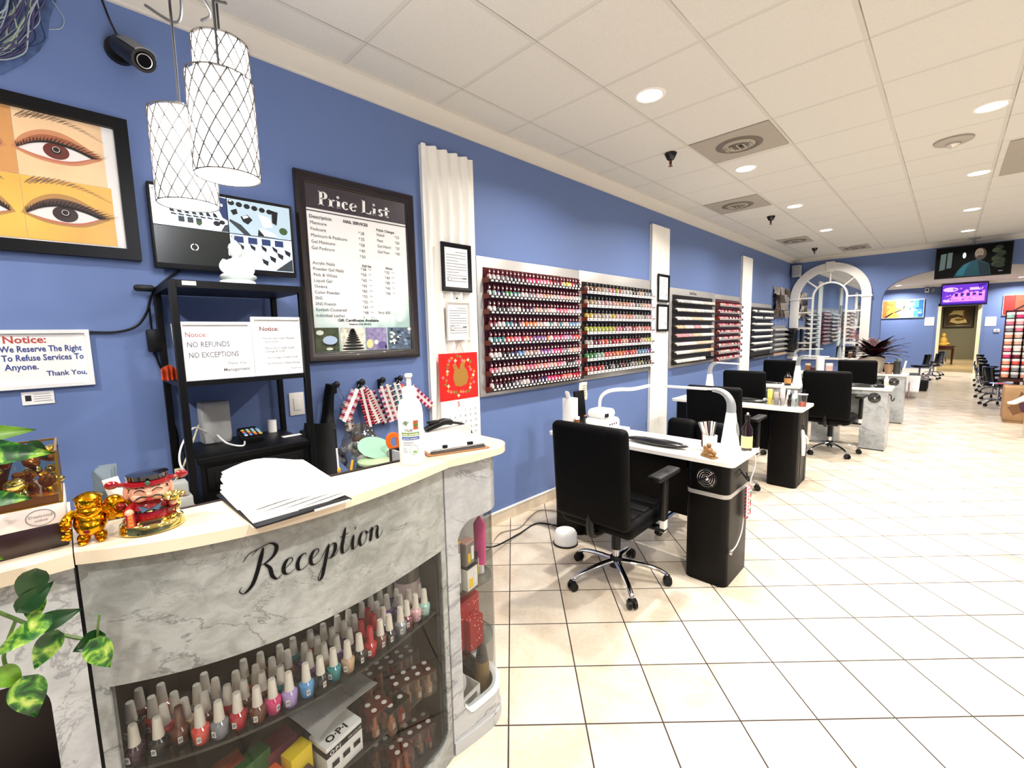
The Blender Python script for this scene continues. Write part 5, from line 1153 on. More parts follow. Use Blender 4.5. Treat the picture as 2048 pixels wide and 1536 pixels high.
# notices on the rack shelf
notice('framed_notice', 'white framed no refunds notice leaning on the black rack, left one', .322, .572, 1.373, 1.605, .395,
       [('Notice:', .34, 1.545, .028, red_ink, 'LEFT', 0, .07), ('NO REFUNDS', .343, 1.505, .031, grey_ink, 'LEFT', .008, .145), ('NO EXCEPTIONS', .346, 1.463, .031, grey_ink, 'LEFT', .008, .172), ('Thank You', .545, 1.43, .016, grey_ink, 'RIGHT', 0), ('Management', .557, 1.403, .019, grey_ink, 'RIGHT', .01)], .012)
notice('framed_notice', 'white framed notice about card payments on the black rack, right one', .574, .782, 1.373, 1.627, .392,
       [('Notice:', .605, 1.567, .026, mat('dim_red_ink', '#8a4a48', .6), 'LEFT', .02), ('We Accept Visa, Master', .615, 1.53, .0135, grey_ink, 'LEFT', 0), ('Card Only', .62, 1.515, .0135, grey_ink, 'LEFT', 0), ('Minimum Credit Card', .622, 1.487, .0135, grey_ink, 'LEFT', 0), ('Charge $10.00', .622, 1.473, .0135, grey_ink, 'LEFT', 0), ('No Foreign Credit Card', .63, 1.445, .0125, grey_ink, 'LEFT', 0), ('No Personal Check Accept', .627, 1.42, .0125, grey_ink, 'LEFT', 0), ('Thank you', .72, 1.395, .012, grey_ink, 'LEFT', 0)], .012)
t = thing('picture_frame', 'thin white frame edge leaning sideways at the left of the rack shelf', 'frame', (.37, .315, 1.372)); MB(t).box((.36, .317, 1.487), (.06, .008, .225), .002, rot=MX.Rotation(.04, 4, 'X')).build('frame', white)
t = thing('orange_shell', 'orange shell ornament at the left end of the black rack shelf', 'ornament', (.25, .3, 1.372)); b = MB(t)
b.grid(lambda u, v: (.27+.01*math.sin(u*20), .27+.05*u, 1.374+.06*v*(1-.5*abs(u-.5))+.004*math.sin(u*24)), 14, 6, .006); b.build('shell', mat('shell_orange', '#c24a24', .5, var=.3, vscale=50))
t = thing('white_buddha', 'white jade seated buddha on top of the black rack in front of the screen', 'figurine', (.3, .565, 1.764), .0)
jade = mat('white_jade', '#eaf3ec', .25)
b = local(t); b.lathe([(.068, 0), (.072, .006), (.066, .02), (.05, .026)], seg=26, sy=1.0).ell((0, 0, .036), (.06, .068, .018)).ell((.022, .036, .036), (.034, .034, .015)).ell((.022, -.036, .036), (.034, .034, .015))
b.lathe([(.048, .03), (.044, .06), (.047, .09), (.036, .108), (.014, .118), (.012, .124)], seg=24, sx=.72, sy=1.0)
for s_ in (-1, 1): b.tube([(0, s_*.04, .102), (.008, s_*.054, .078), (.024, s_*.046, .056), (.04, s_*.016, .05)], [.014, .014, .012, .01], 10, 5)
b.build('body', jade)
local(t).ell((.003, 0, .15), (.027, .026, .032), 20, 12).ell((.026, 0, .14), (.004, .004, .005)).ell((0, .022, .138), (.004, .004, .012)).ell((0, -.022, .138), (.004, .004, .012)).build('head', jade); local(t).ell((-.002, 0, .184), (.012, .012, .011)).lathe([(.0275, .158), (.022, .175), (.01, .184)], seg=18).build('hair_bun', jade)
t = thing('drawer_chest', 'black wooden chest with a round pull drawer standing inside the black rack', 'chest', (.22, .55, .87))
MB(t).span(.05, .42, .335, .772, 1.035, 1.06, .003).build('top', black); MB(t).span(.055, .4, .345, .764, .87, 1.036).build('body', black)
dr = MB(t).box((.403, .555, .965), (.016, .38, .1), .003).box((.412, .555, .965), (.004, .33, .06), .002).build('drawer', black); MB(t).cyl((.41, .625, .985), (.43, .625, .985), .007).ell((.432, .625, .985), (.009, .014, .014)).build('knob', chrome, dr)
t = thing('wifi_router', 'grey upright router box on the black chest', 'router', (.12, .47, 1.06)); MB(t).box((.12, .465, 1.157), (.075, .115, .193), .012, rz=.1).build('case', mat('router_grey', '#a9aaa8', .5)); MB(t).box((.12, .465, 1.064), (.06, .1, .008)).build('foot', greyp)
t = thing('card_terminal', 'black card payment terminal with coloured keys on the black chest', 'card terminal', (.2, .585, 1.06), .0)
local(t).box((0, 0, .022), (.13, .085, .036), .008, rot=MX.Rotation(.22, 4, 'Y')).build('case', blackp); b = local(t)
kc = ['#c9cdd4', '#3f9ad8', '#d8564a', '#e3c04a', '#8fd0d8']
for i in range(4):
    for j in range(4): b.m(mat('key_%d' % ((i+j) % 5), kc[(i+j) % 5], .4)).box((.052-.02*i, -.03+.02*j, .034+.0045*i), (.013, .014, .006), .002, rot=MX.Rotation(.22, 4, 'Y'), seg=1)
b.build('keys'); local(t).box((-.045, 0, .046), (.035, .07, .004), rot=MX.Rotation(.22, 4, 'Y')).build('display', mat('screen_dark', '', .25))
t = thing('paper_roll', 'small white paper roll at the back of the black chest', 'paper roll', (.08, .7, 1.06)); MB(t).cyl((.09, .715, 1.06), (.09, .715, 1.12), .02, seg=20).build('roll', paper)
t = thing('white_strip', 'white paper strip lying on the front right of the black chest', 'paper', (.24, .73, 1.06)); MB(t).box((.27, .745, 1.0615), (.035, .085, .002)).build('strip', paper)
t = thing('router_cables', 'white looping cables hanging from the router at the rack side', 'cable', (.15, .4, 1.0))
MB(t).tube([(.16, .42, 1.12), (.25, .36, 1.16), (.33, .3, 1.1), (.36, .29, 1.03), (.37, .33, .98)], .004, 6, 8).tube([(.17, .46, 1.1), (.3, .47, 1.08), (.33, .52, 1.065), (.22, .555, 1.07)], .004, 6, 8).build('white_cord', whitep); MB(t).tube([(.13, .4, 1.15), (.3, .32, 1.05), (.3, .28, .97), (.25, .2, .9), (.2, .12, .86)], .004, 6, 8).box((.3, .29, 1.0), (.02, .03, .02), .004).build('cream_cord', mat('cord_cream', '#d6cba0', .5))
t = thing('receipt_box', 'clear tray of papers under the black chest on the rack', 'tray', (.25, .6, .42)); MB(t).box((.25, .6, .48), (.25, .3, .12), .004).build('tray', clear); MB(t).box((.25, .6, .47), (.2, .25, .08), .004, rz=.1).build('papers', mat('paper_tan', '#8f8674', .6, var=.3, vscale=20))
t = thing('adapter_stack', 'stack of small grey power adapters behind the wealth god figure', 'adapter', (.6, .25, .885))
MB(t).box((.6, .25, .91), (.07, .08, .05), .006).box((.6, .245, .96), (.06, .07, .045), .006).box((.6, .24, 1.01), (.06, .06, .05), .006).build('adapters', mat('adapter_grey', '#9b9d98', .5))
# hooks with swatch sets, hanging black bag
t = thing('hook_rail', 'row of black round wall hooks holding nail swatch rings', 'hook rail', (0, 1.3, 1.26))
for y in (1.081, 1.237, 1.372, 1.495): MB(t).cyl((.001, y, 1.258), (.04, y, 1.262), .011).ell((.045, y, 1.264), (.012, .02, .02)).box((.008, y, 1.24), (.014, .03, .06), .005).build('hook', blackp)
t = thing('black_bag', 'long black umbrella bag hanging from the left hook beside the black rack', 'bag', (.1, 1.0, .7))
MB(t).tube([(.06, 1.04, 1.27), (.05, 1.03, 1.2), (.055, 1.015, 1.1), (.07, 1.0, 1.02)], [.028, .03, .034, .05], 10, 5, .6).build('strap', black)
MB(t).grid(lambda u, v: (.04+.12*math.sin(PI*u)*(.5+.5*v), .86+.22*u-.05*(1-v)*(1-u)+.03*v*(1-2*u), .35+.72*v), 14, 10, .01).span(.02, .05, .87, 1.06, .35, 1.03).build('bag_body', mat('bag_black', '#0c0c0e', .7))
def swatch(label, hook, top, bot, cols, dx=.05, w_=.028, white_back=False):
    a, c = V((dx, top[0], top[1])), V((dx+.01, bot[0], bot[1])); d = c-a; ln_ = d.length; d.normalize(); s_ = V((1, 0, 0)).cross(d).normalized()
    t = thing('swatch_stick', label, 'nail swatch', a, 0, 'nail colour swatch sticks on the hook rail')
    b = MB(t); M_ = MX(((s_.x, d.x, 1, 0), (s_.y, d.y, 0, 0), (s_.z, d.z, 0, 0), (0, 0, 0, 1))); M_.translation = a
    b.prism(rect(-w_*.33, w_*.33, -.01, ln_), -.003, .003, M_).build('stick', whitep if white_back else mat('stick_clear', '#d9d0ca', .3))
    b = MB(t); n = int(ln_/.0085)
    for k in range(n):
        for sg in (-1, 1):
            y = .004+k*.0085; x0, x1 = sg*w_*.3, sg*w_*.95
            b.m(pol(cols[(k*3+(sg > 0)) % len(cols)])).prism([(min(x0, x1), y), (max(x0, x1), y), (max(x0, x1), y+.0055), (min(x0, x1), y+.0055)], -.004, .004, M_)
    b.build('nail_tips')
    MB(t).tube([a+V((.0, 0, -.005)), V((.05, (a.y+hook)/2, (a.z+1.262)/2+.006)), V((.046, hook, 1.262))], .0018, 6, 5).build('ring', chrome)
pk = ['pale pink', 'rose pink', 'coral', 'white', 'wine red']
swatch('white-backed swatch stick with pink tips, leftmost on the hook rail', 1.237, (1.185, 1.222), (1.092, 1.052), pk, .075, .036, True)
swatch('red swatch stick hanging second from the left on the hook rail', 1.237, (1.222, 1.222), (1.262, .992), ['cherry red', 'wine red', 'coral', 'black'], .06)
swatch('white and red swatch stick slanting right below the second hook', 1.237, (1.24, 1.225), (1.325, 1.005), ['white', 'cherry red', 'nude', 'wine red'], .05)
swatch('dark red swatch stick slanting right between second and third hooks', 1.237, (1.29, 1.2), (1.375, .995), ['wine red', 'rose pink', 'white', 'dark plum'], .04)
swatch('rose swatch stick under the chrome ring of the third hook', 1.372, (1.348, 1.222), (1.408, 1.005), ['rose pink', 'wine red', 'grey', 'white'], .07)
swatch('gold and green swatch stick right of the chrome ring', 1.372, (1.392, 1.228), (1.448, 1.01), ['olive', 'white', 'brown', 'wine red'], .06)
swatch('blue grey swatch stick left of the sanitizer bottle', 1.495, (1.445, 1.232), (1.485, 1.05), ['navy blue', 'white', 'grey', 'teal'], .06)
swatch('coral swatch stick partly behind the sanitizer bottle', 1.495, (1.48, 1.225), (1.57, 1.07), ['coral', 'hot pink', 'peach', 'orange'], .05)
swatch('pink striped swatch stick sticking out right of the sanitizer bottle', 1.495, (1.56, 1.2), (1.705, 1.06), ['hot pink', 'white', 'rose pink', 'wine red'], .06)
swatch('dim olive swatch stick low behind the white-backed one', 1.081, (1.13, 1.15), (1.15, .985), ['olive', 'brown', 'beige', 'grey'], .03)
# clutter on the inner worktop
Zw = .885
t = thing('glass_bowl', 'clear glass bowl with a green lid behind the counter ledge', 'bowl', (.8, .9, Zw)); local(t).lathe([(.05, 0), (.075, .02), (.082, .06), (.078, .105), (.07, .11)], seg=26).build('bowl', glassmat('green_glass', '#cfdcc8', .08)); local(t).lathe([(.072, .11), (.074, .12), (.06, .128), (0, .13)], seg=26).build('lid', mat('lid_green', '#a9bf95', .35))
t = thing('green_dish', 'pale green dish leaning on the glass bowl behind the ledge', 'dish', (.75, .93, Zw)); MB(t).lathe([(.0, 0), (.06, .008), (.075, .02), (.07, .022), (0, .012)], (.745, .925, 1.03), 24, MX.Rotation(.5, 4, 'Y')).build('dish', mat('dish_green', '#8fb8a0', .35)); MB(t).cyl((.72, .925, Zw), (.735, .925, 1.02), .02).build('stand', mat('dish_green', '', .35))
t = thing('plastic_bag', 'crumpled clear plastic bag of white odds and ends behind the glass bowl', 'bag', (.68, .93, Zw))
def crum(u, v):
    a = 2*PI*u; r_ = .085*math.sin(PI*(.1+.88*v))+.01; k = 1+.16*math.sin(5*a+7*v)+.1*math.sin(9*a-5*v)
    return (.61+r_*k*math.cos(a), .935+r_*k*math.sin(a), Zw+.25*v)
MB(t).grid(crum, 36, 14).build('film', glassmat('bag_film', '#dcdcd8', .12)); b = MB(t)
for k in range(9): b.m([white, greyp, mat('fabric_brown', '#5b3f34', .8)][k % 3]).ell((.61+random.uniform(-.04, .04), .935+random.uniform(-.04, .04), Zw+.03+.019*k), (.03, .03, .022), 8, 6)
b.build('contents')
t = thing('steel_cup', 'small steel cup holding orange scissors behind the ledge', 'cup', (.83, .985, Zw)); MB(t).lathe([(.032, 0), (.036, .005), (.042, .145), (.039, .146), (.034, .01), (0, .008)], (.83, .985, Zw), 24).build('cup', mat('cup_steel', '#b8aca0', .25, .85))
t = thing('scissors', 'orange-handled scissors standing in the steel cup', 'scissors', (.83, .985, Zw+.02)); b = MB(t)
for (y, z, s_) in ((.975, 1.075, 1), (1.025, 1.085, -1)):
    b.lathe([(.02, -.007), (.036, -.006), (.038, 0), (.036, .006), (.02, .007), (.018, 0), (.02, -.007)], (.83, y, z), 22, MX.Rotation(PI/2, 4, 'Y') @ MX.Rotation(.5*s_, 4, 'Z'), 1.2, .95)
b.build('handles', mat('scissor_orange', '#ef6a12', .35)); MB(t).box((.83, .985, .97), (.004, .025, .14), .001).build('blades', chrome)
t = thing('yellow_pencil', 'yellow pencil poking up behind the counter ledge', 'pencil', (1.0, .69, Zw)); MB(t).cyl((1.0, .665, Zw), (1.0, .705, 1.085), .0045, seg=6).build('pencil', mat('pencil_yellow', '#f0b32a', .4))
t = thing('metal_pick', 'thin white hairpin stick standing left of the yellow pencil', 'stick', (1.0, .65, Zw)); MB(t).m(whitep).cyl((1.0, .655, Zw), (1.0, .65, 1.14), .003, seg=6).m(mat('pencil_yellow', '', .4)).ell((1.0, .653, 1.06), (.006, .006, .012)).build('stick')
t = thing('pen_holder_block', 'dark block on the inner worktop holding the pencil and stick', 'pen holder', (1.0, .68, Zw)); MB(t).box((1.0, .68, .915), (.05, .1, .06), .006).build('block', blackp)
t = thing('black_headset', 'black handset with a curled cable resting behind the clipboard', 'handset', (.9, 1.15, 1.1))
MB(t).tube([(.95, 1.06, 1.13), (.95, 1.11, 1.142), (.95, 1.16, 1.15), (.95, 1.2, 1.14)], [.012, .016, .016, .012], 10, 5).box((.95, 1.1, 1.157), (.03, .05, .012), .004).build('handset', blackp); MB(t).tube([(.95, 1.2, 1.14), (.94, 1.27, 1.12), (.94, 1.31, 1.09), (.94, 1.325, 1.05), (.94, 1.32, .97), (.9, 1.25, .895)], .006, 8, 8).build('cable', blackp)
t = thing('narrow_cabinet', 'narrow white cabinet between display unit and wall, carrying the black handset', 'cabinet', (.92, 1.16, 0)); MB(t).span(.88, .965, 1.03, 1.3, .0, 1.118).build('cabinet', mat('stand_white', '#dcdad3', .5))
# ------------------------------------------------------------------ chairs
desk_black = mat('desk_black', '#060404', .4, spec=.16); top_white = mat('desk_top', '#f2efe8', .25); dmarb = marble('desk_marble', '#b9bcbc', '#979b9c', '#7b8081', 2., seed=9.)
def chair_parts(t, seat=.47, back=(.46, 1.03), arms=True, w=.48, a0=29, glossy=False):
    lm = mat('gloss_seat', '#08080a', .1, coat=.6) if glossy else leather
    def bk(u, v): return (-w/2+w*u, -.27-.06*v*v+.03*math.sin(PI*u)*-1, back[0]+(back[1]-back[0])*v)
    b = local(t)
    b.box((0, -.285, (back[0]+back[1])/2), (w, .075, back[1]-back[0]), .035, rot=MX.Rotation(.07, 4, 'X'), seg=4)
    b.box((0, -.245, (back[0]+back[1])/2+.02), (w*.86, .06, (back[1]-back[0])*.86), .028, rot=MX.Rotation(.07, 4, 'X'), seg=3); b.build('backrest', lm)
    b = local(t); b.box((0, .0, seat-.03), (w*.98, .5, .09), .038, seg=4)
    for y in (-.1, .04, .18): b.box((0, y, seat+.012), (w*.8, .11, .02), .009, seg=2)
    b.build('seat', lm)
    local(t).box((0, -.02, seat-.095), (.2, .24, .04), .01).tube([(0, -.12, seat-.1), (0, -.25, seat-.09), (0, -.285, seat-.05), (0, -.285, back[0]+.06)], .022, 8, 5).build('mechanism', blackp)
    lv = local(t).tube([(-.05, .03, seat-.1), (-.25, .05, seat-.11)], .006, 6).box((-.26, .05, seat-.11), (.05, .03, .012), .004).build('lever', blackp)
    if arms:
        for s_ in (-1, 1):
            pst = local(t).m(blackp).box((s_*.275, .06, seat+.1), (.035, .06, .26), .01).m(white if s_ > 0 else chrome).box((s_*.275, .06, seat-.05), (.03, .05, .1), .006).m(blackp).box((s_*.22, .06, seat-.085), (.14, .06, .02), .005).build('arm_post')
            local(t).box((s_*.275, .06, seat+.245), (.085, .27, .035), .016, seg=3).build('armrest', blackp)
    local(t).m(blackp).cyl((0, 0, .2), (0, 0, seat-.1), .028).m(chrome).cyl((0, 0, .13), (0, 0, .27), .022, seg=16).build('gas_column')
    local(t).m(blackp).cyl((0, 0, .09), (0, 0, .15), .042, .036, 18).build('hub')
    for k in range(5):
        a = R(a0+72*k); d = V((math.cos(a), math.sin(a), 0))
        lg = local(t).tube([d*.03+V((0, 0, .125)), d*.14+V((0, 0, .115)), d*.24+V((0, 0, .095)), d*.295+V((0, 0, .07)), d*.30+V((0, 0, .058))], [.022, .019, .016, .015, .012], 10, 4, .7).build('leg', chrome)
        s_ = V((-d.y, d.x, 0)); c = d*.305+V((0, 0, .027)); b = local(t).m(blackp)
        for sg in (-1, 1): b.cyl(c+s_*(.008*sg), c+s_*(.026*sg), .027, .024, 16)
        b.cyl(c+V((0, 0, .0)), c+V((-.0, 0, .035)), .014).box(c+V((0, 0, .022)), (.03, .05, .02), .008, rz=a); b.build('caster', parent=lg)
    return t
def office_chair(x, y, rz, label, group='black office chairs at the manicure desks', first=[None]):
    if first[0] is None:
        first[0] = chair_parts(thing('office_chair', label, 'chair', (0, 0, 0), 0, group)); c = first[0]; c.location = (x, y, 0); c.rotation_euler = (0, 0, rz); return c
    return dup(first[0], (x, y, 0), rz, label, group)
office_chair(1.14, 2.285, .02, 'nearest black leather office chair, its back to us, in front of the first black desk')
office_chair(1.05, 4.36, .0, 'black leather chair in front of the second black desk, seen behind the white desk lamp')
office_chair(1.56, 6.5, -.06, 'large black chair facing the marble desk with the bottle and hook in the aisle')
office_chair(.78, 6.08, .0, 'black chair near the wall, back to us, left of the organizer bottles')
office_chair(1.58, 8.7, -.05, 'black chair at the farther marble aisle desk below the dark red plant')
office_chair(.64, 8.28, .0, 'black chair by the wall below the sixth rack of pale strips')
tl = thing('technician_chair', 'low black chair with a two-part rounded back behind the first black desk', 'chair', (0, 0, 0), 0, 'technician chairs')
def low_chair(t):
    b = local(t)
    for s_ in (-1, 1): b.box((s_*.12, -.25, .63), (.24, .1, .34), .048, rot=MX.Rotation(.1, 4, 'X'), seg=4)
    b.build('backrest', leather); local(t).box((0, 0, .43), (.48, .48, .1), .04, seg=4).build('seat', leather)
    for s_ in (-1, 1): local(t).tube([(s_*.25, -.22, .56), (s_*.28, -.05, .6), (s_*.28, .14, .59), (s_*.25, .18, .42)], .022, 8, 5).build('arm', blackp)
    local(t).m(blackp).cyl((0, 0, .12), (0, 0, .4), .026).build('gas_column')
    for k in range(5):
        a = R(10+72*k); d = V((math.cos(a), math.sin(a), 0))
        lg = local(t).tube([d*.03+V((0, 0, .13)), d*.2+V((0, 0, .11)), d*.3+V((0, 0, .06))], [.02, .016, .013], 8, 4).build('leg', chrome)
        local(t).cyl(d*.3+V((-d.y*.02, d.x*.02, .027)), d*.3+V((d.y*.02, -d.x*.02, .027)), .026, seg=14).build('caster', blackp, lg)
low_chair(tl); tl.location = (1.1, 3.32, 0); tl.rotation_euler = (0, 0, PI)


# ------------------------------------------------------------------ desks
def rrect(x0, x1, y0, y1, r_, n=5):
    o = []
    for (cx, cy, a) in ((x1-r_, y0+r_, -90), (x1-r_, y1-r_, 0), (x0+r_, y1-r_, 90), (x0+r_, y0+r_, 180)): o += arcp(cx, cy, r_, a, a+90, n)
    return o
def fan(t, x, y, z, nm):
    b = MB(t).m(blackp).lathe([(.062, 0), (.062, .004), (.056, .006), (.0, .005)], (x, y, z), 28, MX.Rotation(PI/2, 4, 'X')); b.build('fan_recess', parent=nm)
    b = MB(t).m(chrome)
    for r_ in (.024, .037, .05): b.tube([(x+r_*math.cos(2*PI*k/32), y-.009, z+r_*math.sin(2*PI*k/32)) for k in range(33)], .0011, 5)
    for k in range(4):
        a = PI/4+PI/2*k; b.tube([(x+.018*math.cos(a), y-.01, z+.018*math.sin(a)), (x+.06*math.cos(a), y-.009, z+.06*math.sin(a))], .0014, 5)
    b.ell((x, y-.008, z), (.015, .003, .015)); b.build('fan_grille', parent=nm)
def desk(label, x0, x1, y0, y1, px0, style='black', name='manicure_desk', lped=True, grooves=False, fz=.655, band=False, has_fan=True):
    t = thing(name, label, 'desk', ((x0+x1)/2, (y0+y1)/2, 0), 0, 'manicure desks')
    bm_ = desk_black if style == 'black' else dmarb
    MB(t).prism(rrect(x0, x1, y0, y1, .035), .746, .77).build('top', top_white)
    r_ = .045 if style == 'black' else .006
    ped = MB(t).m(bm_).prism(rrect(px0, x1-.03, y0+.02, y1-.05, r_), .0 if style == 'black' else .012, .746)
    if style != 'black': ped.m(blackp).prism(rrect(px0+.004, x1-.034, y0+.024, y1-.054, r_), 0, .012)
    ped = ped.build('pedestal')
    if band: MB(t).prism(rrect(px0-.0015, x1-.0285, y0+.0185, y1-.0485, r_+.001), .545, .57).build('silver_band', silver, ped)
    if grooves:
        b = MB(t)
        for yy in (y0+.1, y0+.18, y1-.16): b.box((x1-.029, yy, .37), (.006, .012, .74))
        b.build('groove', mat('groove_grey', '#3a3633', .3), ped)
    if lped: MB(t).m(bm_).prism(rrect(x0+.04, x0+.3, y0+.02, y1-.05, r_), 0, .746).build('pedestal')
    MB(t).span(x0+.3, px0, y1-.12, y1-.1, .25, .746).span(x0+.3, px0, y0+.03, y1-.05, .69, .746).build('modesty_panel', bm_)
    if has_fan: fan(t, (px0+x1-.03)/2, y0+.02, fz, ped)
    return t
d1 = desk('first black manicure desk with a white top, silver band and fan grille', .34, 1.705, 2.595, 3.05, 1.425, band=True)
b = MB(d1).tube([(1.676, 2.8, .69), (1.7, 2.8, .66), (1.715, 2.81, .64), (1.71, 2.81, .675)], .004, 6, 5).tube([(1.676, 2.84, .66), (1.7, 2.84, .63), (1.715, 2.85, .61), (1.71, 2.85, .64)], .004, 6, 5).build('hook', blackp)
desk('second black manicure desk with a white top and grooved end', .34, 1.6, 4.75, 5.28, 1.315, grooves=True, has_fan=False)
desk('pale marble wall desk with papers and a brown bottle behind the second black desk', .34, 1.2, 6.6, 7.05, .93, 'marble')
d3 = desk('marble aisle desk with fan grille and black hook facing the large chair', 1.24, 2.075, 6.93, 7.42, 1.79, 'marble', lped=True)
MB(d3).tube([(2.047, 7.0, .7), (2.07, 7.0, .69), (2.075, 7.0, .64), (2.09, 7.01, .625), (2.1, 7.03, .66)], .006, 6, 5).build('hook', blackp)
desk('marble wall desk carrying the white paper roll below the arched mirror', .34, 1.2, 8.85, 9.3, .93, 'marble')
desk('farther marble aisle desk with fan grille, carrying the dark red plant', 1.24, 2.11, 9.08, 9.55, 1.83, 'marble')
desk('pale marble desk edge cut by the right border of the picture', 3.29, 4.2, 8.8, 9.25, 3.9, 'marble', name='marble_desk')
# hand cushions on the desks
def cushion(x, y, label, z=.77):
    t = thing('hand_cushion', label, 'cushion', (x, y, z), 0, 'black hand cushions'); local(t).ell((0, 0, .022), (.22, .055, .022), 24, 10).build('cushion', mat('cushion_black', '#0c0c0d', .2, coat=.4)); return t
cushion(1.17, 2.735, 'long black hand cushion on the front of the first black desk')
cushion(1.06, 5.0, 'black hand cushion on the second black desk left of the organizer')
cushion(1.72, 7.05, 'black hand cushion on the marble desk beside the white lotion bottle')
cushion(.75, 6.75, 'dark hand cushion on the pale wall desk behind the second black desk')
# desk lamps
lampw = mat('lamp_white', '#f4f3f0', .25); lampg = mat('lamp_grey', '#a7aaad', .35, .3)
def cone_lamp(x, y, rz, label, z=.77, sc=1., ln_=.3):
    t = thing('desk_lamp', label, 'desk lamp', (x, y, z), rz, 'white cone desk lamps')
    local(t).lathe([(.066, 0), (.066, .006), (.05, .12), (.031, .262), (.0, .262)], seg=30, sx=.9, sy=.9).build('base', lampw)
    local(t).tube([(0, 0, .26), (.0, 0, .3), (-.008, 0, .335), (-.03, 0, .368), (-.065, 0, .388), (-.11, 0, .394)], [.027, .026, .023, .02, .017, .013], 14, 5).build('neck', lampg)
    local(t).box((-.11-ln_/2, 0, .397), (ln_, .042, .012), .005).build('arm', lampw); local(t).box((-.12-ln_/2, 0, .3905), (ln_*.85, .03, .003)).build('light_strip', mat('strip_led', '#ffffff', .3))
    local(t).m(greyp).ell((.0405, .0, .165), (.005, .02, .045), rot=MX.Rotation(-.15, 4, 'Y')).build('logo_inset')
    return t
L1 = cone_lamp(1.618, 2.79, .06, 'white cone desk lamp with grey bent neck on the first black desk')
MB(L1).tube([(1.655, 2.86, .778), (1.69, 2.93, .775), (1.708, 2.96, .75), (1.712, 2.97, .68), (1.7, 2.94, .6), (1.695, 2.89, .5), (1.69, 2.86, .38), (1.69, 2.83, .29), (1.69, 2.75, .235), (1.69, 2.67, .225)], .0035, 6, 8).build('cord', whitep)
MB(L1).lathe([(.012, -.003), (.018, -.003), (.018, .003), (.012, .003), (.012, -.003)], (1.688, 2.655, .222), 20, MX.Rotation(PI/2, 4, 'Y')).build('cord_grommet', chrome)
cone_lamp(.62, 5.12, PI-.4, 'white cone desk lamp by the wall behind the middle chair back')
cone_lamp(1.12, 6.83, PI-.5, 'white cone desk lamp near the brown bottle and white paper roll')
cone_lamp(.62, 8.98, PI, 'white desk lamp under the sixth rack')
t = thing('gooseneck_lamp', 'white tubular lamp arching over the white nail dryer toward the tall panel', 'desk lamp', (.55, 3.02, .77)); MB(t).lathe([(.05, .77), (.05, .78), (.02, .79)], (.55, 3.02, 0), 20).build('base', lampw); MB(t).tube([(.55, 3.02, .78), (.535, 3.02, .9), (.54, 3.03, 1.0), (.6, 3.04, 1.055), (.7, 3.05, 1.078), (.82, 3.05, 1.09), (.95, 3.06, 1.125)], [.013, .013, .014, .015, .015, .014, .012], 12, 8).build('arm', lampw)
# first desk things
t = thing('nail_dryer', 'white two-tier nail dryer machine with a row of black buttons on the first desk', 'nail dryer', (.64, 2.88, .77)); MB(t).box((.64, 2.9, .825), (.21, .21, .1), .035, seg=4).build('body', lampw); MB(t).box((.63, 2.9, .905), (.17, .17, .075), .035, seg=4).box((.63, 2.9, .868), (.09, .1, .03), .01).build('head', lampw)
b = MB(t).m(blackp)
for k in range(4): b.box((.747, 2.84+.03*k, .835), (.004, .012, .014), .002)
b.box((.71, 2.85, .9), (.02, .04, .03), .005).build('buttons'); MB(t).box((.76, 2.93, .79), (.12, .16, .02), .006).box((.76, 2.93, .777), (.1, .12, .014), .003).build('hand_tray', lampw)
t = thing('tissue_box', 'tall white tissue box with a tissue sticking out, left on the first desk', 'tissue box', (.42, 2.78, .77)); MB(t).box((.42, 2.78, .895), (.095, .085, .25), .008).build('box', lampw); MB(t).grid(lambda u, v: (.42+.03*math.sin(u*6), 2.745+.045*u-.03*v, 1.015+.065*v-.02*u), 6, 5, .003).build('tissue', paper)
t = thing('picture_frame', 'black picture frame leaning on the wall behind the nail dryer', 'frame', (.37, 3.0, .77)); MB(t).box((.37, 2.98, .91), (.02, .13, .28), .004, rot=MX.Rotation(-.1, 4, 'Y')).build('frame', black)
t = thing('brush_jar', 'brown glass jar with white lid beside the nail dryer', 'jar', (.5, 2.76, .77)); MB(t).m(mat('jar_brown', '#6f3d22', .2)).cyl((.5, 2.76, .77), (.5, 2.76, .86), .022, seg=16).m(white).cyl((.5, 2.76, .86), (.5, 2.76, .88), .022, seg=16).build('jar')
t = thing('black_drill', 'black nail drill with copper tip resting between jar and nail dryer', 'nail drill', (.55, 2.8, .77)); MB(t).m(blackp).cyl((.56, 2.77, .785), (.53, 2.83, .87), .014).m(mat('copper', '#b0744a', .25, .9)).ell((.528, 2.832, .877), (.013, .013, .013)).m(white).box((.56, 2.76, .79), (.06, .04, .04), .004).build('drill')
bw = mat('carved_wood', '#86602f', .4, var=.35, vscale=60)
t = thing('wooden_buddha', 'small brown carved reclining buddha at the edge of the first desk', 'figurine', (1.545, 2.66, .77), -.5); b = local(t)
b.box((0, 0, .007), (.1, .05, .014), .005).ell((.0, 0, .036), (.026, .022, .026)).ell((-.026, .002, .03), (.02, .018, .02)).ell((.03, .004, .03), (.018, .016, .018)).ell((.018, -.012, .02), (.03, .012, .01)).ell((-.02, -.012, .02), (.03, .012, .01)).ell((-.004, .0, .07), (.014, .014, .016)).ell((-.004, -.013, .068), (.003, .003, .003)).ell((-.038, 0, .05), (.01, .01, .014)); b.build('figure', bw)
t = thing('pen_cup', 'white ceramic cup of nail files and brushes on the first black desk', 'cup', (1.48, 2.84, .77)); MB(t).lathe([(.034, 0), (.04, .004), (.045, .095), (.042, .096), (.036, .008), (0, .008)], (1.48, 2.84, .77), 24, sy=.85).build('cup', lampw)
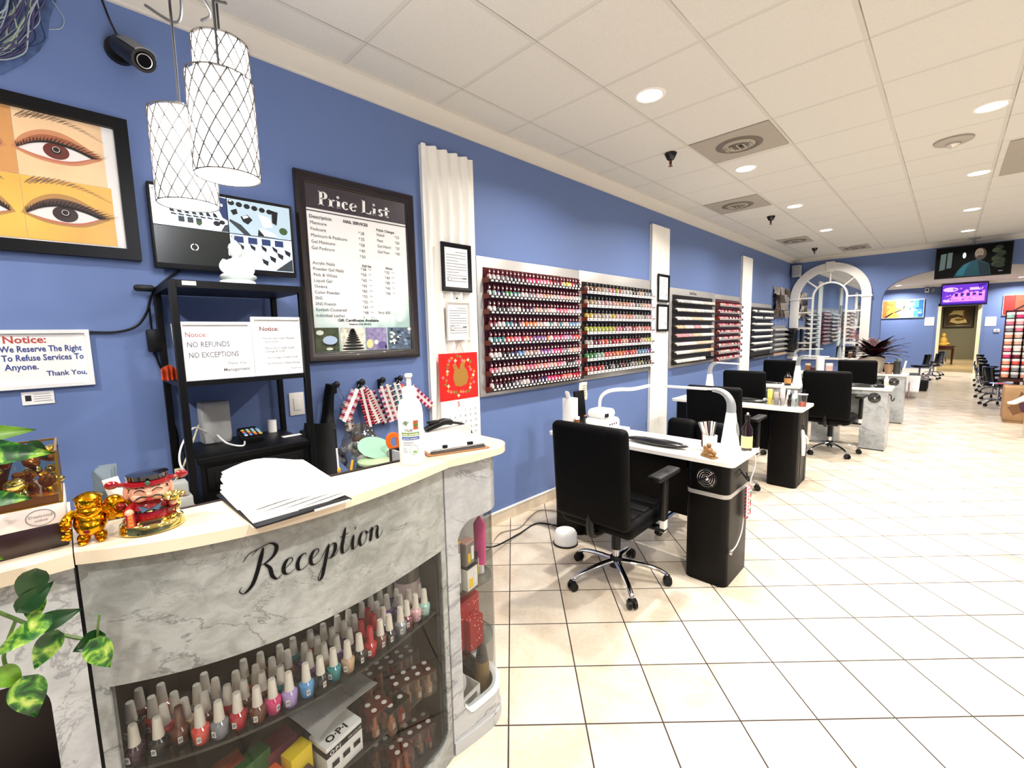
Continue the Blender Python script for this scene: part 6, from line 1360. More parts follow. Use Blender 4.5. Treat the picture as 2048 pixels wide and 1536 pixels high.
fc = [('grey', '#7b7c7e'), ('white', '#e8e6e0'), ('pale pink', '#d8c0bb'), ('dark grey', '#3f4042'), ('cream', '#efe6d4'), ('silver', '#b4b6b8'), ('black', '#17171a')]
for k, (n_, h_) in enumerate(fc):
    a = -1.0+.33*k; o = MB().box((0, 0, .085), (.016, .005, .17), .002, seg=1).build('nail_file', mat('file_%s' % n_.replace(' ', '_'), h_, .5))
    o.location = (1.48+.012*math.sin(a), 2.84+.01*math.cos(k*2), .782); o.rotation_euler = (.1*math.cos(k), .42*math.sin(a), .3*k)
    tag(o, '%s nail file, %s from the left in the white cup on the first desk' % (n_, ORD[k]), 'nail file', 'nail files in the white cup')
t = thing('glasses', 'red-tipped dark glasses leaning left of the white cup', 'glasses', (1.43, 2.87, .77)); MB(t).tube([(1.425, 2.86, .775), (1.42, 2.87, .86), (1.432, 2.88, .875), (1.45, 2.88, .86)], .005, 8, 5).build('frame', mat('frame_red', '#5a1216', .3)); MB(t).ell((1.435, 2.865, .8), (.02, .012, .026)).build('lens', blackp)
t = thing('brown_bottle', 'dark brown pump bottle with a cream label behind the white cone lamp', 'bottle', (1.66, 2.965, .77)); MB(t).m(mat('bottle_brown', '#1f0f0a', .12, coat=.5)).lathe([(.03, 0), (.032, .005), (.032, .14), (.014, .175), (.014, .2)], (1.66, 2.965, .77), 18).build('body'); MB(t).cyl((1.66, 2.965, .79), (1.66, 2.965, .865), .0325, seg=18).build('label', mat('label_cream', '#dccb96', .5)); MB(t).m(blackp).cyl((1.66, 2.965, .97), (1.66, 2.965, .995), .016, seg=14).m(white).box((1.66, 2.965, 1.003), (.012, .012, .016), .003).build('pump')
def swatchcard(x, y, z, label, ln_=.2, cols=('cherry red', 'white', 'wine red', 'coral', 'green'), w_=.034):
    t = thing('swatch_card', label, 'nail swatch', (x, y, z)); MB(t).box((x, y, z), (.006, w_, ln_), .001, seg=1).build('stick', whitep); b = MB(t)
    for k in range(int(ln_/.011)):
        for sg in (-1, 1): b.m(pol(cols[(k*2+(sg > 0)) % len(cols)])).box((x+.002, y+sg*w_*.72, z-ln_/2+.006+.011*k), (.009, w_*.6, .0075), .002, seg=1)
    b.build('nail_tips'); MB(t).tube([(x, y, z+ln_/2), (x+.005, y, z+ln_/2+.03), (x, y-.02, z+ln_/2+.05)], .0018, 5, 5).build('ring', chrome); return t
swatchcard(1.697, 2.92, .455, 'red and white nail swatch stick hanging on the end of the first desk')
swatchcard(1.7, 2.87, .475, 'second red nail swatch stick hanging behind the first on the desk hook', cols=('cherry red', 'clear', 'dark plum', 'hot pink'))
swatchcard(2.115, 9.5, .5, 'dark red swatch bundle hanging on the farther marble aisle desk', .26, ('wine red', 'brown', 'wine red'), .12)
# second desk things
t = thing('clear_organizer', 'clear acrylic organizer box on the second black desk', 'organizer', (1.38, 4.97, .77)); b = MB(t)
for y in (4.9, 5.04): b.box((1.38, y, .81), (.26, .003, .08))
for x in (1.25, 1.38, 1.51): b.box((x, 4.97, .81), (.003, .14, .08))
b.build('walls', clear)
def simple(name, label, cat, x, y, z, prof, col, seg=14, capc=None, caph=None, group=None, sx=1.):
    t = thing(name, label, cat, (x, y, z), 0, group); local(t).lathe(prof, seg=seg, sx=sx).build('body', mat('c_'+col[1:], col, .35))
    if capc: r_, h0, h1 = caph; local(t).lathe([(r_, h0), (r_, h1), (0, h1+.001)], seg=seg).build('cap', mat('c_'+capc[1:], capc, .35))
    return t
go = 'bottles in the organizer on the second desk'
simple('spray_bottle', 'tall yellow tube at the left of the organizer on the second desk', 'bottle', 1.28, 4.95, .77, [(.022, 0), (.024, .01), (.024, .15), (.02, .155)], '#ead36a', group=go)
simple('cream_bottle', 'grey patterned bottle next to the yellow tube in the organizer', 'bottle', 1.335, 4.95, .77, [(.026, 0), (.026, .12), (.02, .13)], '#a59c93', group=go)
t = thing('lotion_tube', 'tall pale pink flat tube in the middle of the organizer', 'tube', (1.39, 4.95, .77)); local(t).box((0, 0, .09), (.045, .02, .17), .008).build('tube', mat('tube_pale', '#d8c7c6', .4))
t = thing('white_file_bundle', 'white paper bundle right of the pale pink tube', 'papers', (1.435, 4.95, .77)); local(t).box((0, 0, .085), (.026, .016, .15), .005, rot=MX.Rotation(.12, 4, 'Y')).build('bundle', paper)
simple('dark_polish', 'dark brown polish bottle with black cap at the front of the organizer', 'bottle', 1.455, 4.93, .77, [(.017, 0), (.018, .06), (.012, .07)], '#3a1712', capc='#111113', caph=(.011, .07, .115), group=go)
simple('clear_bottle', 'clear round bottle with a pale top behind the dark polish bottle', 'bottle', 1.49, 5.0, .77, [(.028, 0), (.03, .01), (.03, .1), (.015, .125)], '#c9d6d2', capc='#dfe9e4', caph=(.014, .125, .15), group=go)
t = thing('plastic_cup', 'clear cup of orange drink at the right end of the second desk', 'cup', (1.555, 4.98, .77)); local(t).lathe([(.03, .0), (.04, .12), (.042, .12)], seg=20).build('cup', glassmat('cup_clear', '#e8e6e2', .1)); local(t).lathe([(.029, .002), (.033, .045), (0, .046)], seg=20).build('drink', mat('drink_orange', '#e8694a', .3)); local(t).cyl((0, 0, .03), (.012, .0, .17), .003).build('straw', blackp); local(t).lathe([(.043, .118), (.043, .124), (0, .126)], seg=20).build('lid', white)
t = thing('cotton_ball_pile', 'small heap of white cotton beside the hand cushion on the second desk', 'cotton', (1.22, 5.06, .77)); b = local(t)
for k in range(6): b.ell((.02*math.cos(k), .02*math.sin(k*2), .018+.006*(k % 3)), (.022, .02, .018), 8, 6)
b.build('cotton', paper)
t = thing('towel_strip', 'white tied cloth hanging on the grooved end of the second desk', 'cloth', (1.6, 4.88, .3)); MB(t).tube([(1.582, 4.9, .56), (1.59, 4.9, .5), (1.592, 4.92, .4), (1.592, 4.93, .3)], [.012, .02, .022, .016], 10, 5, .5).tube([(1.59, 4.9, .52), (1.6, 4.97, .47), (1.6, 5.0, .41)], [.01, .022, .02], 10, 5, .5).build('cloth', paper); MB(t).tube([(1.571, 4.9, .6), (1.585, 4.9, .6), (1.59, 4.9, .56)], .005, 6).build('hook', blackp)
# further desks
t = thing('amber_bottle', 'brown amber bottle with tan label on the pale wall desk', 'bottle', (1.03, 6.74, .77)); local(t).lathe([(.04, 0), (.042, .12), (.016, .15), (.016, .175)], seg=16).build('body', mat('bottle_brown', '', .1)); local(t).lathe([(.043, .03), (.043, .1)], seg=16).build('label', mat('label_tan', '#b9854a', .5))
t = thing('desk_papers', 'loose white papers on the pale wall desk', 'papers', (.8, 6.8, .77)); MB(t).box((.82, 6.72, .776), (.32, .16, .012), .004, rz=.1).build('sheets', paper)
t = thing('paper_towel_roll', 'upright white paper towel roll on the wall desk below the arched mirror', 'paper roll', (1.0, 8.97, .77)); local(t).lathe([(.06, 0), (.06, .26), (.02, .262), (.02, .02)], seg=24).build('roll', paper)
simple('amber_jar', 'small amber jar left of the paper towel roll', 'jar', .83, 8.95, .77, [(.04, 0), (.04, .12)], '#8a5a35', capc='#d9c7a0', caph=(.041, .12, .15))
simple('polish_group_bottle', 'dark red bottle beside the paper towel roll', 'bottle', .91, 8.93, .77, [(.035, 0), (.035, .08), (.015, .1)], '#3d1a16')
simple('pink_pot', 'pale pink pot right of the paper towel roll', 'jar', 1.13, 8.97, .77, [(.05, 0), (.05, .12)], '#d9b9ad', capc='#efe9e2', caph=(.05, .12, .16))
t = thing('lotion_bottle', 'white lotion bottle standing at the right end of the marble aisle desk', 'bottle', (2.01, 7.08, .77)); local(t).lathe([(.022, 0), (.023, .11), (.014, .125), (.012, .15), (0, .152)], seg=16).build('body', lampw); local(t).lathe([(.0235, .03), (.0235, .08)], seg=16).build('label', mat('label_sage', '#b9c0a8', .5))
t = thing('black_phone', 'black desk phone beside the white lotion bottle', 'phone', (1.95, 7.12, .77)); local(t).box((0, 0, .02), (.1, .12, .04), .01).build('phone', blackp)
t = thing('red_leaf_plant', 'dark red leaved potted plant on the far marble aisle desk', 'plant', (1.655, 9.36, .77))
local(t).lathe([(.11, 0), (.13, .02), (.155, .22), (.17, .225), (.17, .27), (.155, .27), (.14, .24), (0, .235)], seg=28).build('pot', mat('pot_cream', '#d8cfbb', .5))
lr = random.Random(12); lm_ = [mat('leaf_maroon', '#2c0c12', .4, var=.4, vscale=12), mat('leaf_dark', '#150c0c', .4), mat('leaf_wine', '#46141d', .4, var=.3, vscale=12)]
for k in range(84):
    a = lr.uniform(0, 2*PI); el = lr.uniform(.05, 1.25); d = V((math.cos(a)*math.cos(el), math.sin(a)*math.cos(el), math.sin(el)))
    c = V((.05*math.cos(a), .05*math.sin(a), .26+.12*lr.random())); ln_ = lr.uniform(.22, .38)*(1.15 if el < .7 else .95)
    if k < 5: d = V(((.95, .8, .9, -.8, -.75)[k], -.2, (.55, .75, .3, .25, .1)[k])).normalized(); ln_ = .44
    n = V((-d.x*d.z, -d.y*d.z, 1-d.z*d.z)).normalized(); s_ = d.cross(n)
    local(t).grid(lambda u, v: c+d*(ln_*u)+s_*(.046*math.sin(PI*min(1, .06+u*.94))**.8*(v-.5)*2)+n*(-.3*ln_*u*u+.012*abs(v-.5)), 7, 2).build('leaf', lm_[k % 3], ang=180)
t = thing('sugar_dish', 'orange and white bowl beside the dark red plant', 'bowl', (1.87, 9.22, .77)); local(t).lathe([(.04, 0), (.06, .1), (.055, .15), (0, .16)], seg=16).build('bowl', mat('bowl_orange', '#a98668', .4))
t = thing('grey_canister', 'dark grey canister at the right end of the far marble desk', 'canister', (1.97, 9.25, .77)); local(t).lathe([(.045, 0), (.045, .2), (0, .205)], seg=16).build('body', mat('canister', '#4b4a47', .3, .4))
t = thing('white_folder', 'white folder leaning right of the dark grey canister', 'folder', (2.05, 9.38, .77)); local(t).box((0, 0, .1), (.02, .16, .2), .003, rot=MX.Rotation(.15, 4, 'Y')).build('folder', paper)

# ------------------------------------------------------------------ floor cables, bin
t = thing('floor_cables', 'black and grey cables curling over the tile floor from the reception counter', 'cable', (.6, 2.2, 0))
MB(t).tube([(1.0, 1.19, .95), (.9, 1.25, .8), (.75, 1.4, .5), (.4, 1.9, .1), (.28, 2.3, .012), (.25, 2.55, .008), (.4, 2.62, .008), (.6, 2.63, .008), (.75, 2.72, .01)], .006, 8, 8).build('black_cord', blackp)
MB(t).tube([(.95, 1.19, .9), (.8, 1.3, .6), (.35, 1.9, .05), (.16, 2.22, .008), (.2, 2.4, .008), (.12, 2.62, .008), (.1, 2.78, .008), (.28, 2.85, .008), (.4, 2.7, .008), (.36, 2.6, .008), (.48, 2.58, .008)], .005, 8, 8).build('grey_cord', mat('cord_grey', '#8c8174', .5))
t = thing('floor_bin', 'white round bin with black foot on the floor behind the nearest chair', 'bin', (.62, 2.45, 0)); local(t).m(blackp).lathe([(.09, 0), (.09, .012)], seg=24).m(lampw).lathe([(.085, .012), (.083, .08), (.07, .1), (0, .105)], seg=24).build('shell')
# ------------------------------------------------------------------ arched mirror window on the back wall
YB = 11.25
t = thing('arched_mirror', 'tall white arched window-shaped mirror with a smaller arch inside, on the back wall', 'mirror', (.7, YB, .86))
A = WB(0, YB, 0)
def archo(cx, hw, z0, zs, n=28): return [(cx-hw, z0), (cx+hw, z0)]+[(cx+hw*math.cos(PI*k/n), zs+hw*math.sin(PI*k/n)) for k in range(n+1)]
mir = mat('mirror_glass', '#e6ebee', .02, 1.)
MB(t).prism(archo(.705, .6, .88, 2.15), .004, .012, A).build('mirror_pane', mir)
def archband(b, cx, r0, r1, zs, z0, h0, h1, n=30, legs=True):
    pts = ([(r1, z0-zs)] if legs else [])+[(r1*math.cos(PI*k/n), r1*math.sin(PI*k/n)) for k in range(n+1)]+([(-r1, z0-zs)] if legs else [])
    pin = ([(r0, z0-zs)] if legs else [])+[(r0*math.cos(PI*k/n), r0*math.sin(PI*k/n)) for k in range(n+1)]+([(-r0, z0-zs)] if legs else [])
    m = len(pts); vs = [A @ V((cx+x, zs+z, h)) for h in (h0, h1) for (x, z) in pts+pin]; fs = []
    for k in range(m-1):
        fs += [(k, k+1, m+k+1, m+k), (2*m+k, 3*m+k, 3*m+k+1, 2*m+k+1), (k, 2*m+k, 2*m+k+1, k+1), (m+k, m+k+1, 3*m+k+1, 3*m+k)]
    fs += [(0, m, 3*m, 2*m), (m-1, 3*m-1, 4*m-1, 2*m-1)]
    b.add(vs, fs); return b
b = MB(t); archband(b, .705, .535, .69, 2.15, .86, .0, .07, legs=False)
for s_ in (-1, 1): b.box((.705+s_*.612, YB-.035, 1.505), (.155, .07, 1.29), .008).box((.705+s_*.612, YB-.04, 2.135), (.185, .09, .05), .01).box((.705+s_*.612, YB-.04, .9), (.18, .085, .08), .01)
b.box((.705, YB-.03, .875), (1.08, .06, .04), .006).build('frame', white)
MB(t).prism([(.65, 2.66), (.76, 2.66), (.78, 2.86), (.63, 2.86)], 0, .1, A).build('keystone', white)
b = MB(t); archband(b, .715, .272, .305, 2.16, .88, .01, .045); 
for z in (2.15, 1.85, 1.523, 1.204): b.span(.17, .44, YB-.04, YB-.01, z-.014, z+.014).span(.99, 1.24, YB-.04, YB-.01, z-.014, z+.014)
for a in (90, 42, 138): 
    ca, sa = math.cos(R(a)), math.sin(R(a)); b.cyl((.71+.29*ca, YB-.025, 2.155+.29*sa), (.705+.54*ca, YB-.025, 2.15+.54*sa), .015, seg=8)
b.build('muntins', white)
MB(t).prism(archo(.715, .275, .89, 2.16), .013, .018, A).build('inner_mirror_pane', mat('mirror_grey', '#b9c4cc', .03, 1.))
# tv above the arch
t = thing('ceiling_tv', 'black television over the arch showing a man in a teal shirt', 'television', (2.72, 11.0, 2.33))
MB(t).box((2.725, 11.02, 2.6), (.915, .06, .535), .008, rot=MX.Rotation(.06, 4, 'X')).build('housing', blackp)
AT = MX.Translation(V((2.725, 10.987, 2.6))) @ MX.Rotation(.06, 4, 'X') @ WB(0, 0, 0)
b = MB(t); TV = lambda m, p, l=0: b.m(m).prism(p, 0, .0006, AT @ MX.Translation(V((0, 0, .001*l))))
e_ = lambda n, c, s_=.55: mat(n, '#050505', .3, emit=c, estr=s_)
TV(mat('tv_dark', '#020302', .5, spec=.1), rect(-.445, .445, -.25, .25)); TV(e_('tv_window', '#6d837c'), [(-.4, -.13), (-.33, -.11), (-.32, .16), (-.39, .15)], 1); TV(e_('tv_window', ''), [(-.31, -.1), (-.25, -.09), (-.245, .17), (-.305, .165)], 1)
TV(e_('tv_light', '#e8f4ec', 1.), circle(-.1, .1, .022, .05, 12), 1)
TV(e_('tv_teal', '#0c5866'), [(-.21, -.25), (-.17, -.15), (-.11, -.06), (-.03, -.01), (.05, .015), (.13, -.02), (.2, -.07), (.23, -.25)], 1); TV(e_('tv_teal_light', '#1d8496'), [(-.19, -.22), (-.15, -.13), (-.08, -.05), (-.02, -.02), (-.06, -.1), (-.1, -.24)], 2); TV(e_('tv_teal_dark', '#06303a'), [(.06, .0), (.2, -.08), (.22, -.25), (.1, -.25)], 2)
TV(e_('tv_face', '#5d4e42'), circle(.09, .1, .07, .1, 22), 2); TV(e_('tv_face_light', '#b39d84'), circle(.075, .12, .052, .075, 20), 3); TV(e_('tv_face', ''), circle(.085, .055, .035, .03, 14), 4); TV(e_('tv_brow', '#33271f'), rect(.045, .07, .125, .132), 5); TV(e_('tv_brow', ''), rect(.085, .11, .125, .132), 5); TV(e_('tv_brow', ''), rect(.06, .1, .06, .066), 5)
for k in range(14): TV(e_('tv_green%d' % (k % 3), ('#16220f', '#28361d', '#3d4a2c')[k % 3]), circle(.3+.035*math.sin(k*2.1), .14-.02*k+.04*math.cos(k*3), .05, .04, 9), 1+k*.1)
TV(e_('tv_mark', '#8f88a0'), rect(.31, .36, -.208, -.19), 2)
b.build('picture'); MB(t).cyl((2.725, 11.06, 2.6), (2.725, 11.06, 2.99), .02).box((2.725, 11.06, 2.985), (.15, .1, .012)).build('ceiling_mount', greyp)
# far room: pictures, second tv, papers
t = thing('far_tv', 'television with a purple screen above the far doorway', 'television', (2.77, 19.9, 2.1)); MB(t).box((2.77, 19.86, 2.46), (1.03, .06, .68), .01).build('housing', blackp)
AT = WB(2.77, 19.828, 2.46); b = MB(t); TV = lambda m, p, l=0: b.m(m).prism(p, 0, .0008, AT @ MX.Translation(V((0, 0, .002*l))))
TV(e_('pt_violet', '#6a35c8', 1.3), rect(-.49, .49, -.31, .31)); TV(e_('pt_pink', '#f08cf0', 1.4), [(-.46, -.22), (-.3, -.1), (-.2, .05), (-.05, .05), (.05, .15), (.2, .05), (.45, .1), (.45, -.22)], 1); TV(e_('pt_cloud', '#f3b8ff', 1.4), circle(-.3, .16, .17, .07, 16), 1); TV(e_('pt_cloud', ''), rect(.12, .4, .12, .2), 1)
for k in range(5): TV(e_('pt_deep', '#3b22a0', 1.), rect(-.2+.13*k, -.13+.13*k, -.06, .04), 2)
pr2 = random.Random(4)
for k in range(40): x_, z_ = pr2.uniform(-.46, .4), pr2.uniform(-.22, .18); TV(e_('pt_mix%d' % (k % 4), ('#8a4be0', '#d77af0', '#f7c8ff', '#4a2ab8')[k % 4], 1.1), rect(x_, x_+pr2.uniform(.02, .09), z_, z_+pr2.uniform(.01, .05)), 3+k*.05)
TV(e_('pt_deep', ''), rect(-.49, .49, -.31, -.27), 2); TV(e_('pt_cloud', ''), circle(-.36, -.18, .1, .05, 14), 2); TV(e_('pt_deep', ''), [(.3, .22), (.46, .25), (.46, .3), (.3, .28)], 2); b.build('picture')
def canvas(name, label, x0, x1, z0, z1, fn):
    t = thing(name, label, 'painting', ((x0+x1)/2, 19.97, z0)); A_ = WB(0, 19.998, 0); MB(t).prism(rect(x0, x1, z0, z1), 0, .04, A_).build('canvas', mat('canvas_white', '#f6efe6', .6))
    b = MB(t); fn(lambda m, p, l=0: b.m(m).prism(p, .0405+.0012*l, .0412+.0012*l, A_)); b.build('paint')
def tree(P_):
    cs = ['#e8692a', '#f2923a', '#f4b83f', '#f7d78a', '#fbf3e4', '#eaf4fb', '#a9d3ec', '#5a9fd0', '#2c6da8']
    for k, c in enumerate(cs): P_(mat('tree_%d' % k, c, .6, var=.12, vscale=9), rect(.83+.115*k, .83+.115*(k+1.02), 1.8, 2.37))
    bk_ = mat('tree_branch', '#1f1611', .6); P_(bk_, [(.95, 1.8), (1.1, 1.93), (1.25, 2.0), (1.38, 2.08), (1.42, 2.18), (1.39, 2.19), (1.35, 2.1), (1.23, 2.03), (1.07, 1.96), (.88, 1.82)], 1); P_(bk_, [(1.1, 1.94), (1.14, 2.04), (1.13, 2.04), (1.07, 1.95)], 1)
    for k in range(26): P_(mat('tree_%d' % (k % 3 if k < 14 else 6+k % 3), '', .6), circle(random.uniform(.86, 1.4) if k < 14 else random.uniform(1.5, 1.84), random.uniform(1.84, 2.32), random.uniform(.02, .06), random.uniform(.02, .05), 8), 2+k*.05)
canvas('tree_painting', 'wide painting of a black branch turning from orange to blue, on the far wall', .82, 1.88, 1.79, 2.39, tree)
def redp(P_):
    for k, c in enumerate(['#a8201c', '#d8442c', '#ee7a4e', '#f8c8a4', '#f6ece2', '#f0d8c4']): P_(mat('rp_%d' % k, c, .6, var=.2, vscale=8), rect(3.63+.24*k*.95, 3.63+.24*(k+1.02)*.95, 1.78, 2.36))
    P_(mat('tree_branch', '', .6), [(3.8, 1.85), (4.2, 2.1), (4.6, 2.2), (4.6, 2.23), (4.1, 2.13), (3.76, 1.86)], 2)
canvas('red_painting', 'red and white painting at the right edge of the far wall', 3.62, 5.0, 1.77, 2.37, redp)
for (x0, x1, z0, z1, l) in ((1.92, 2.15, 1.51, 1.78, 'white notice sheet on the far wall left of the doorway'), (3.285, 3.52, 1.46, 1.74, 'white notice sheet on the far wall right of the doorway')):
    t = thing('notice_sheet', l, 'notice', ((x0+x1)/2, 19.99, z0), 0, 'white sheets on the far wall'); MB(t).prism(rect(x0, x1, z0, z1), .001, .01, WB(0, 20, 0)).build('sheet', paper); b = MB(t).m(grey_ink)
    for k in range(6): b.prism(rect(x0+.05, x1-.05, z1-.07-.028*k, z1-.062-.028*k), .01, .011, WB(0, 20, 0))
    b.build('printed_lines')
t = thing('thermostat', 'small white thermostat on the far wall right of the doorway', 'thermostat', (3.545, 19.98, 1.27)); MB(t).box((3.545, 19.985, 1.32), (.12, .03, .09), .006).build('case', white); MB(t).box((3.545, 19.967, 1.325), (.05, .006, .03)).build('display', greyp)
t = thing('wall_camera', 'white small camera box high on the far wall left of the purple screen', 'camera', (1.92, 19.95, 2.58)); MB(t).box((1.92, 19.94, 2.65), (.1, .12, .13), .01).build('body', white); MB(t).cyl((1.92, 19.88, 2.66), (1.92, 19.872, 2.66), .03).build('lens', blackp)
t = thing('wall_box', 'grey small box beside the white camera on the far wall', 'box', (2.06, 19.97, 2.59)); MB(t).box((2.06, 19.96, 2.65), (.08, .07, .115), .008).build('case', greyp)
# hallway
t = thing('hall_picture', 'gold and brown framed picture at the end of the far hallway', 'picture', (2.78, 27.8, 1.38)); A_ = WB(0, 27.845, 0); ring(MB(t), 2.29, 3.25, 1.38, 2.3, PROF(.13, .06), A_).build('frame', wood)
b = MB(t).m(mat('sepia_dark', '#4a3016', .5, var=.4, vscale=6)).prism(rect(2.4, 3.14, 1.49, 2.19), .004, .02, A_); 
b.m(mat('sepia_light', '#e8d9a4', .5, var=.2, vscale=8)).prism([(2.45, 1.95), (2.6, 2.14), (2.95, 2.14), (2.92, 1.9), (2.7, 1.98)], .02, .021, A_).prism([(2.5, 1.65), (2.75, 1.56), (3.05, 1.6), (3.0, 1.75), (2.75, 1.85), (2.55, 1.8)], .02, .021, A_).m(mat('sepia_mid', '#8a6a34', .5)).prism(circle(2.78, 1.74, .13, .06, 14), .021, .022, A_).prism(rect(2.9, 2.94, 1.7, 2.14), .021, .022, A_); b.build('print')
t = thing('hall_table', 'dark red wooden side table in the far hallway', 'table', (2.45, 24.2, 0)); rw = mat('red_wood', '#4a1a0e', .3, coat=.3); MB(t).box((2.43, 24.2, .7), (.6, .5, .05), .01).build('top', rw); MB(t).box((2.43, 24.2, .62), (.5, .42, .12)).build('apron', rw)
for sx in (-1, 1):
    for sy in (-1, 1): MB(t).cyl((2.43+.22*sx, 24.2+.17*sy, .0), (2.43+.23*sx, 24.2+.18*sy, .6), .025, .04, 8).build('leg', rw)
t = thing('gold_statue', 'golden seated statue on the red hallway table', 'statue', (2.38, 24.15, .725)); ivory = mat('ivory_gold', '#e8c878', .4); local(t).lathe([(.16, 0), (.17, .05), (.12, .1), (.13, .22), (.07, .32)], seg=18, sx=.9).ell((.1, -.03, .06), (.1, .07, .06)).build('body', ivory); local(t).ell((0, 0, .39), (.07, .07, .085)).build('head', ivory)
# ------------------------------------------------------------------ stools and pedicure chairs in the far room
def stool(t):
    g_ = mat('gloss_seat', '#08080a', .1, coat=.6)
    local(t).lathe([(.0, .36), (.19, .365), (.21, .39), (.19, .43), (0, .44)], seg=24).build('seat', g_)
    local(t).grid(lambda u, v: (.2*math.sin((u-.5)*1.9)*1.05, -.2*math.cos((u-.5)*1.9)-.03*v, .46+.27*v), 12, 5, .04).build('backrest', g_)
    local(t).tube([(0, -.05, .37), (0, -.2, .36), (0, -.25, .42), (0, -.245, .55)], .015, 6, 4).cyl((0, 0, .1), (0, 0, .37), .022).build('post', chrome)
    for k in range(5):
        a = R(18+72*k); d = V((math.cos(a), math.sin(a), 0)); lg = local(t).tube([d*.02+V((0, 0, .11)), d*.15+V((0, 0, .1)), d*.23+V((0, 0, .055))], [.02, .016, .012], 8, 3).build('leg', chrome)
        local(t).cyl(d*.235+V((-d.y*.018, d.x*.018, .027)), d*.235+V((d.y*.018, -d.x*.018, .027)), .027, seg=12).build('caster', blackp, lg)
st = thing('rolling_stool', 'nearest glossy black rolling stool in the right row beyond the arch', 'stool', (0, 0, 0), 0, 'glossy black rolling stools'); stool(st); st.location = (3.24, 12.15, 0); st.rotation_euler = (0, 0, -1.35)
for x, y, rz, l in ((3.22, 13.25, -1.3, 'second glossy black rolling stool in the right row beyond the arch'), (3.26, 14.5, -1.4, 'third glossy black rolling stool in the right row beyond the arch'), (3.27, 15.7, -1.3, 'fourth glossy black rolling stool in the right row beyond the arch'), (3.3, 17.1, -1.35, 'farthest glossy black rolling stool in the right row'),
                    (2.2, 17.3, 1.4, 'glossy black rolling stool left of the aisle before the far doorway'), (2.0, 16.7, 1.3, 'glossy black rolling stool beside the low black pedicure chair'), (2.25, 18.6, 1.35, 'farthest glossy black stool by the left side of the far doorway')):
    dup(st, (x, y, 0), rz, l)
def pedi(t):
    g_ = mat('gloss_seat', '', .1)
    local(t).box((0, 0, .3), (.62, .6, .3), .08, seg=3).box((-.28, .0, .5), (.22, .62, .55), .09, rot=MX.Rotation(-.25, 4, 'Y'), seg=3).build('seat', g_)
    for s_ in (-1, 1): local(t).box((.0, s_*.34, .42), (.6, .1, .2), .045, seg=3).build('arm', g_)
    local(t).box((0, 0, .08), (.55, .5, .16), .02).box((.55, 0, .14), (.5, .5, .28), .06).build('foot_basin', blackp)
pt = thing('pedicure_chair', 'glossy black pedicure chair left of the aisle beyond the arch', 'pedicure chair', (0, 0, 0), 0, 'pedicure chairs'); pedi(pt); pt.location = (1.45, 14.2, 0)
dup(pt, (1.25, 15.6, 0), 0, 'farther glossy black pedicure chair left of the aisle'); dup(pt, (4.6, 13.2, 0), PI, 'black pedicure chair behind the right stools near the jar display'); dup(pt, (4.6, 15.2, 0), PI, 'black pedicure chair behind the right stools, farther one')
t = thing('white_footrest', 'white slanted board beside the aisle beyond the far marble desk', 'footrest', (2.0, 13.2, 0)); MB(t).box((2.0, 12.6, .3), (.3, .6, .03), .008, rot=MX.Rotation(.5, 4, 'X')).box((2.0, 12.75, .17), (.24, .2, .34), .02).build('board', lampw)
t = thing('glass_vase', 'clear glass ornament near the left pedicure chairs', 'vase', (1.75, 13.3, 0)); MB(t).lathe([(.05, .0), (.06, .5), (.03, .66), (.05, .78)], (1.75, 13.3, 0), 14).build('vase', mat('vase_frost', '#c9d2cf', .2))
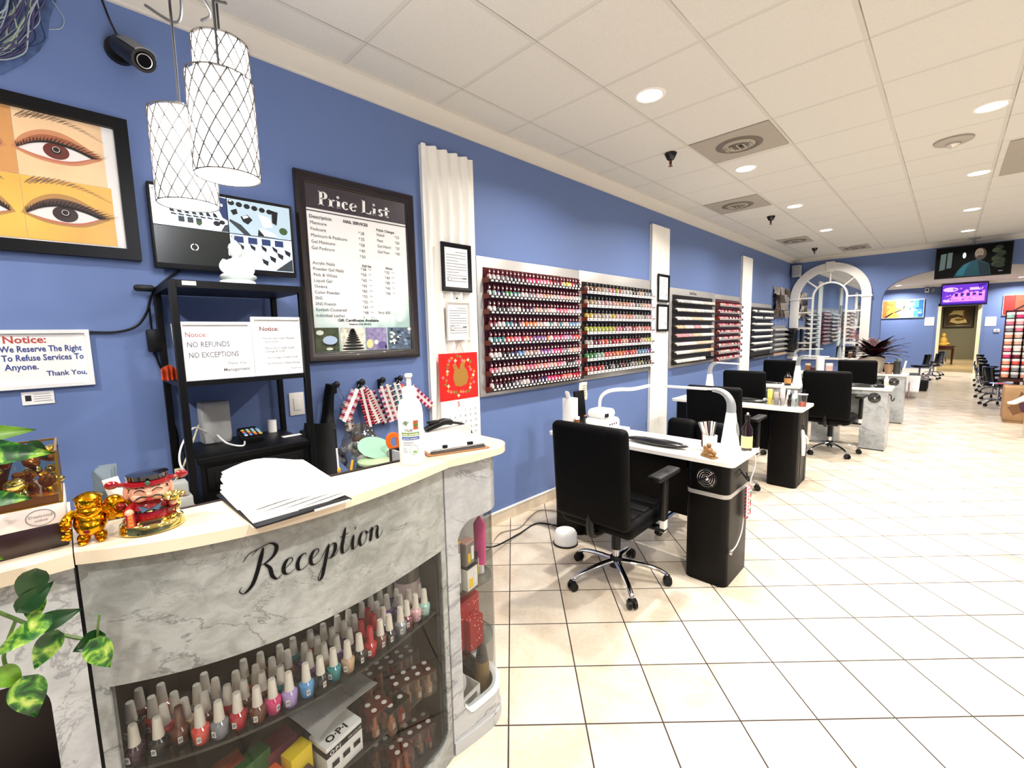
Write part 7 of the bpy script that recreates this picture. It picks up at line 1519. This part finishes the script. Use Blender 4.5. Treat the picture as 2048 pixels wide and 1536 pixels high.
# jar display, carton at the right
t = thing('jar_display', 'tall display rack of pink and white jars at the right edge of the picture', 'display rack', (3.6, 10.75, .62)); b = MB(t).m(clear)
RJ = [.66+.106*k for k in range(10)]
for z in RJ: b.span(3.16, 4.2, 10.66, 10.86, z-.006, z)
b.build('shelf'); MB(t).span(3.16, 4.2, 10.86, 10.875, .64, 1.74).build('back_panel', mat('rack_dark_red', '#4a141c', .4)); MB(t).span(3.15, 4.22, 10.64, 10.9, .6, .645).build('base', mat('rack_base', '#3a1a18', .3))
for x in (3.35, 4.1): MB(t).span(x-.03, x+.03, 10.7, 10.86, 0, .6).build('leg', mat('rack_base', '', .3))
jb = MB(); jb.m(pol('nude')).lathe([(.04, 0), (.042, .004), (.042, .05)], seg=12).m(lampw).lathe([(.043, .05), (.045, .055), (.045, .085), (.04, .09), (0, .091)], seg=12); jp = jb.build('dip_jar'); jr = random.Random(3)
jc = ['pale pink', 'rose pink', 'white', 'hot pink', 'wine red', 'peach', 'nude', 'grey', 'mint', 'coral']
for r_, z in enumerate(RJ):
    for k in range(10):
        c = jr.choice(jc[:7] if r_ < 7 else jc); 
        if r_ < 3: c = jr.choice(['white', 'grey', 'mint', 'coral', 'peach'])
        o = jp.copy(); COL.objects.link(o); o.location = (3.21+.103*k, 10.71, z); slot(o, 0, pol(c)); tag(o, 'white-lidded %s jar, %s from the left, %s shelf up of the right jar display' % (c, ORD[k], ORD[r_]), 'jar', 'white-lidded jars on the right display')
bpy.data.objects.remove(jp)
t = thing('brown_carton', 'brown cardboard carton with printed flowers on the floor under the jar display', 'box', (3.5, 10.35, 0)); MB(t).box((3.55, 10.35, .3), (.72, .4, .52), .02).box((3.55, 10.35, .02), (.66, .36, .04)).build('carton', mat('carton_brown', '#a9845c', .6, var=.2, vscale=5)); b = MB(t).m(mat('carton_dark', '#7d5636', .6)).prism([(3.3, .12), (3.42, .2), (3.45, .4), (3.36, .5), (3.33, .36), (3.24, .24)], .0, .003, WB(0, 10.15, 0)).m(mat('carton_light', '#cbb9a0', .6)).prism([(3.5, .3), (3.62, .42), (3.75, .4), (3.7, .3), (3.58, .26)], .0, .003, WB(0, 10.15, 0)); b.build('print')
t = thing('tied_cloth', 'white and purple cloth tied on the pale desk at the right edge', 'cloth', (3.25, 8.85, .4)); MB(t).tube([(3.14, 8.84, .47), (3.2, 8.84, .48), (3.27, 8.84, .53), (3.32, 8.83, .6), (3.35, 8.82, .76)], [.012, .03, .035, .03, .02], 10, 5).build('cloth', paper); MB(t).tube([(3.26, 8.83, .48), (3.28, 8.83, .42), (3.3, 8.82, .36)], [.02, .03, .025], 8, 4).build('purple_end', mat('cloth_purple', '#4a2338', .7))
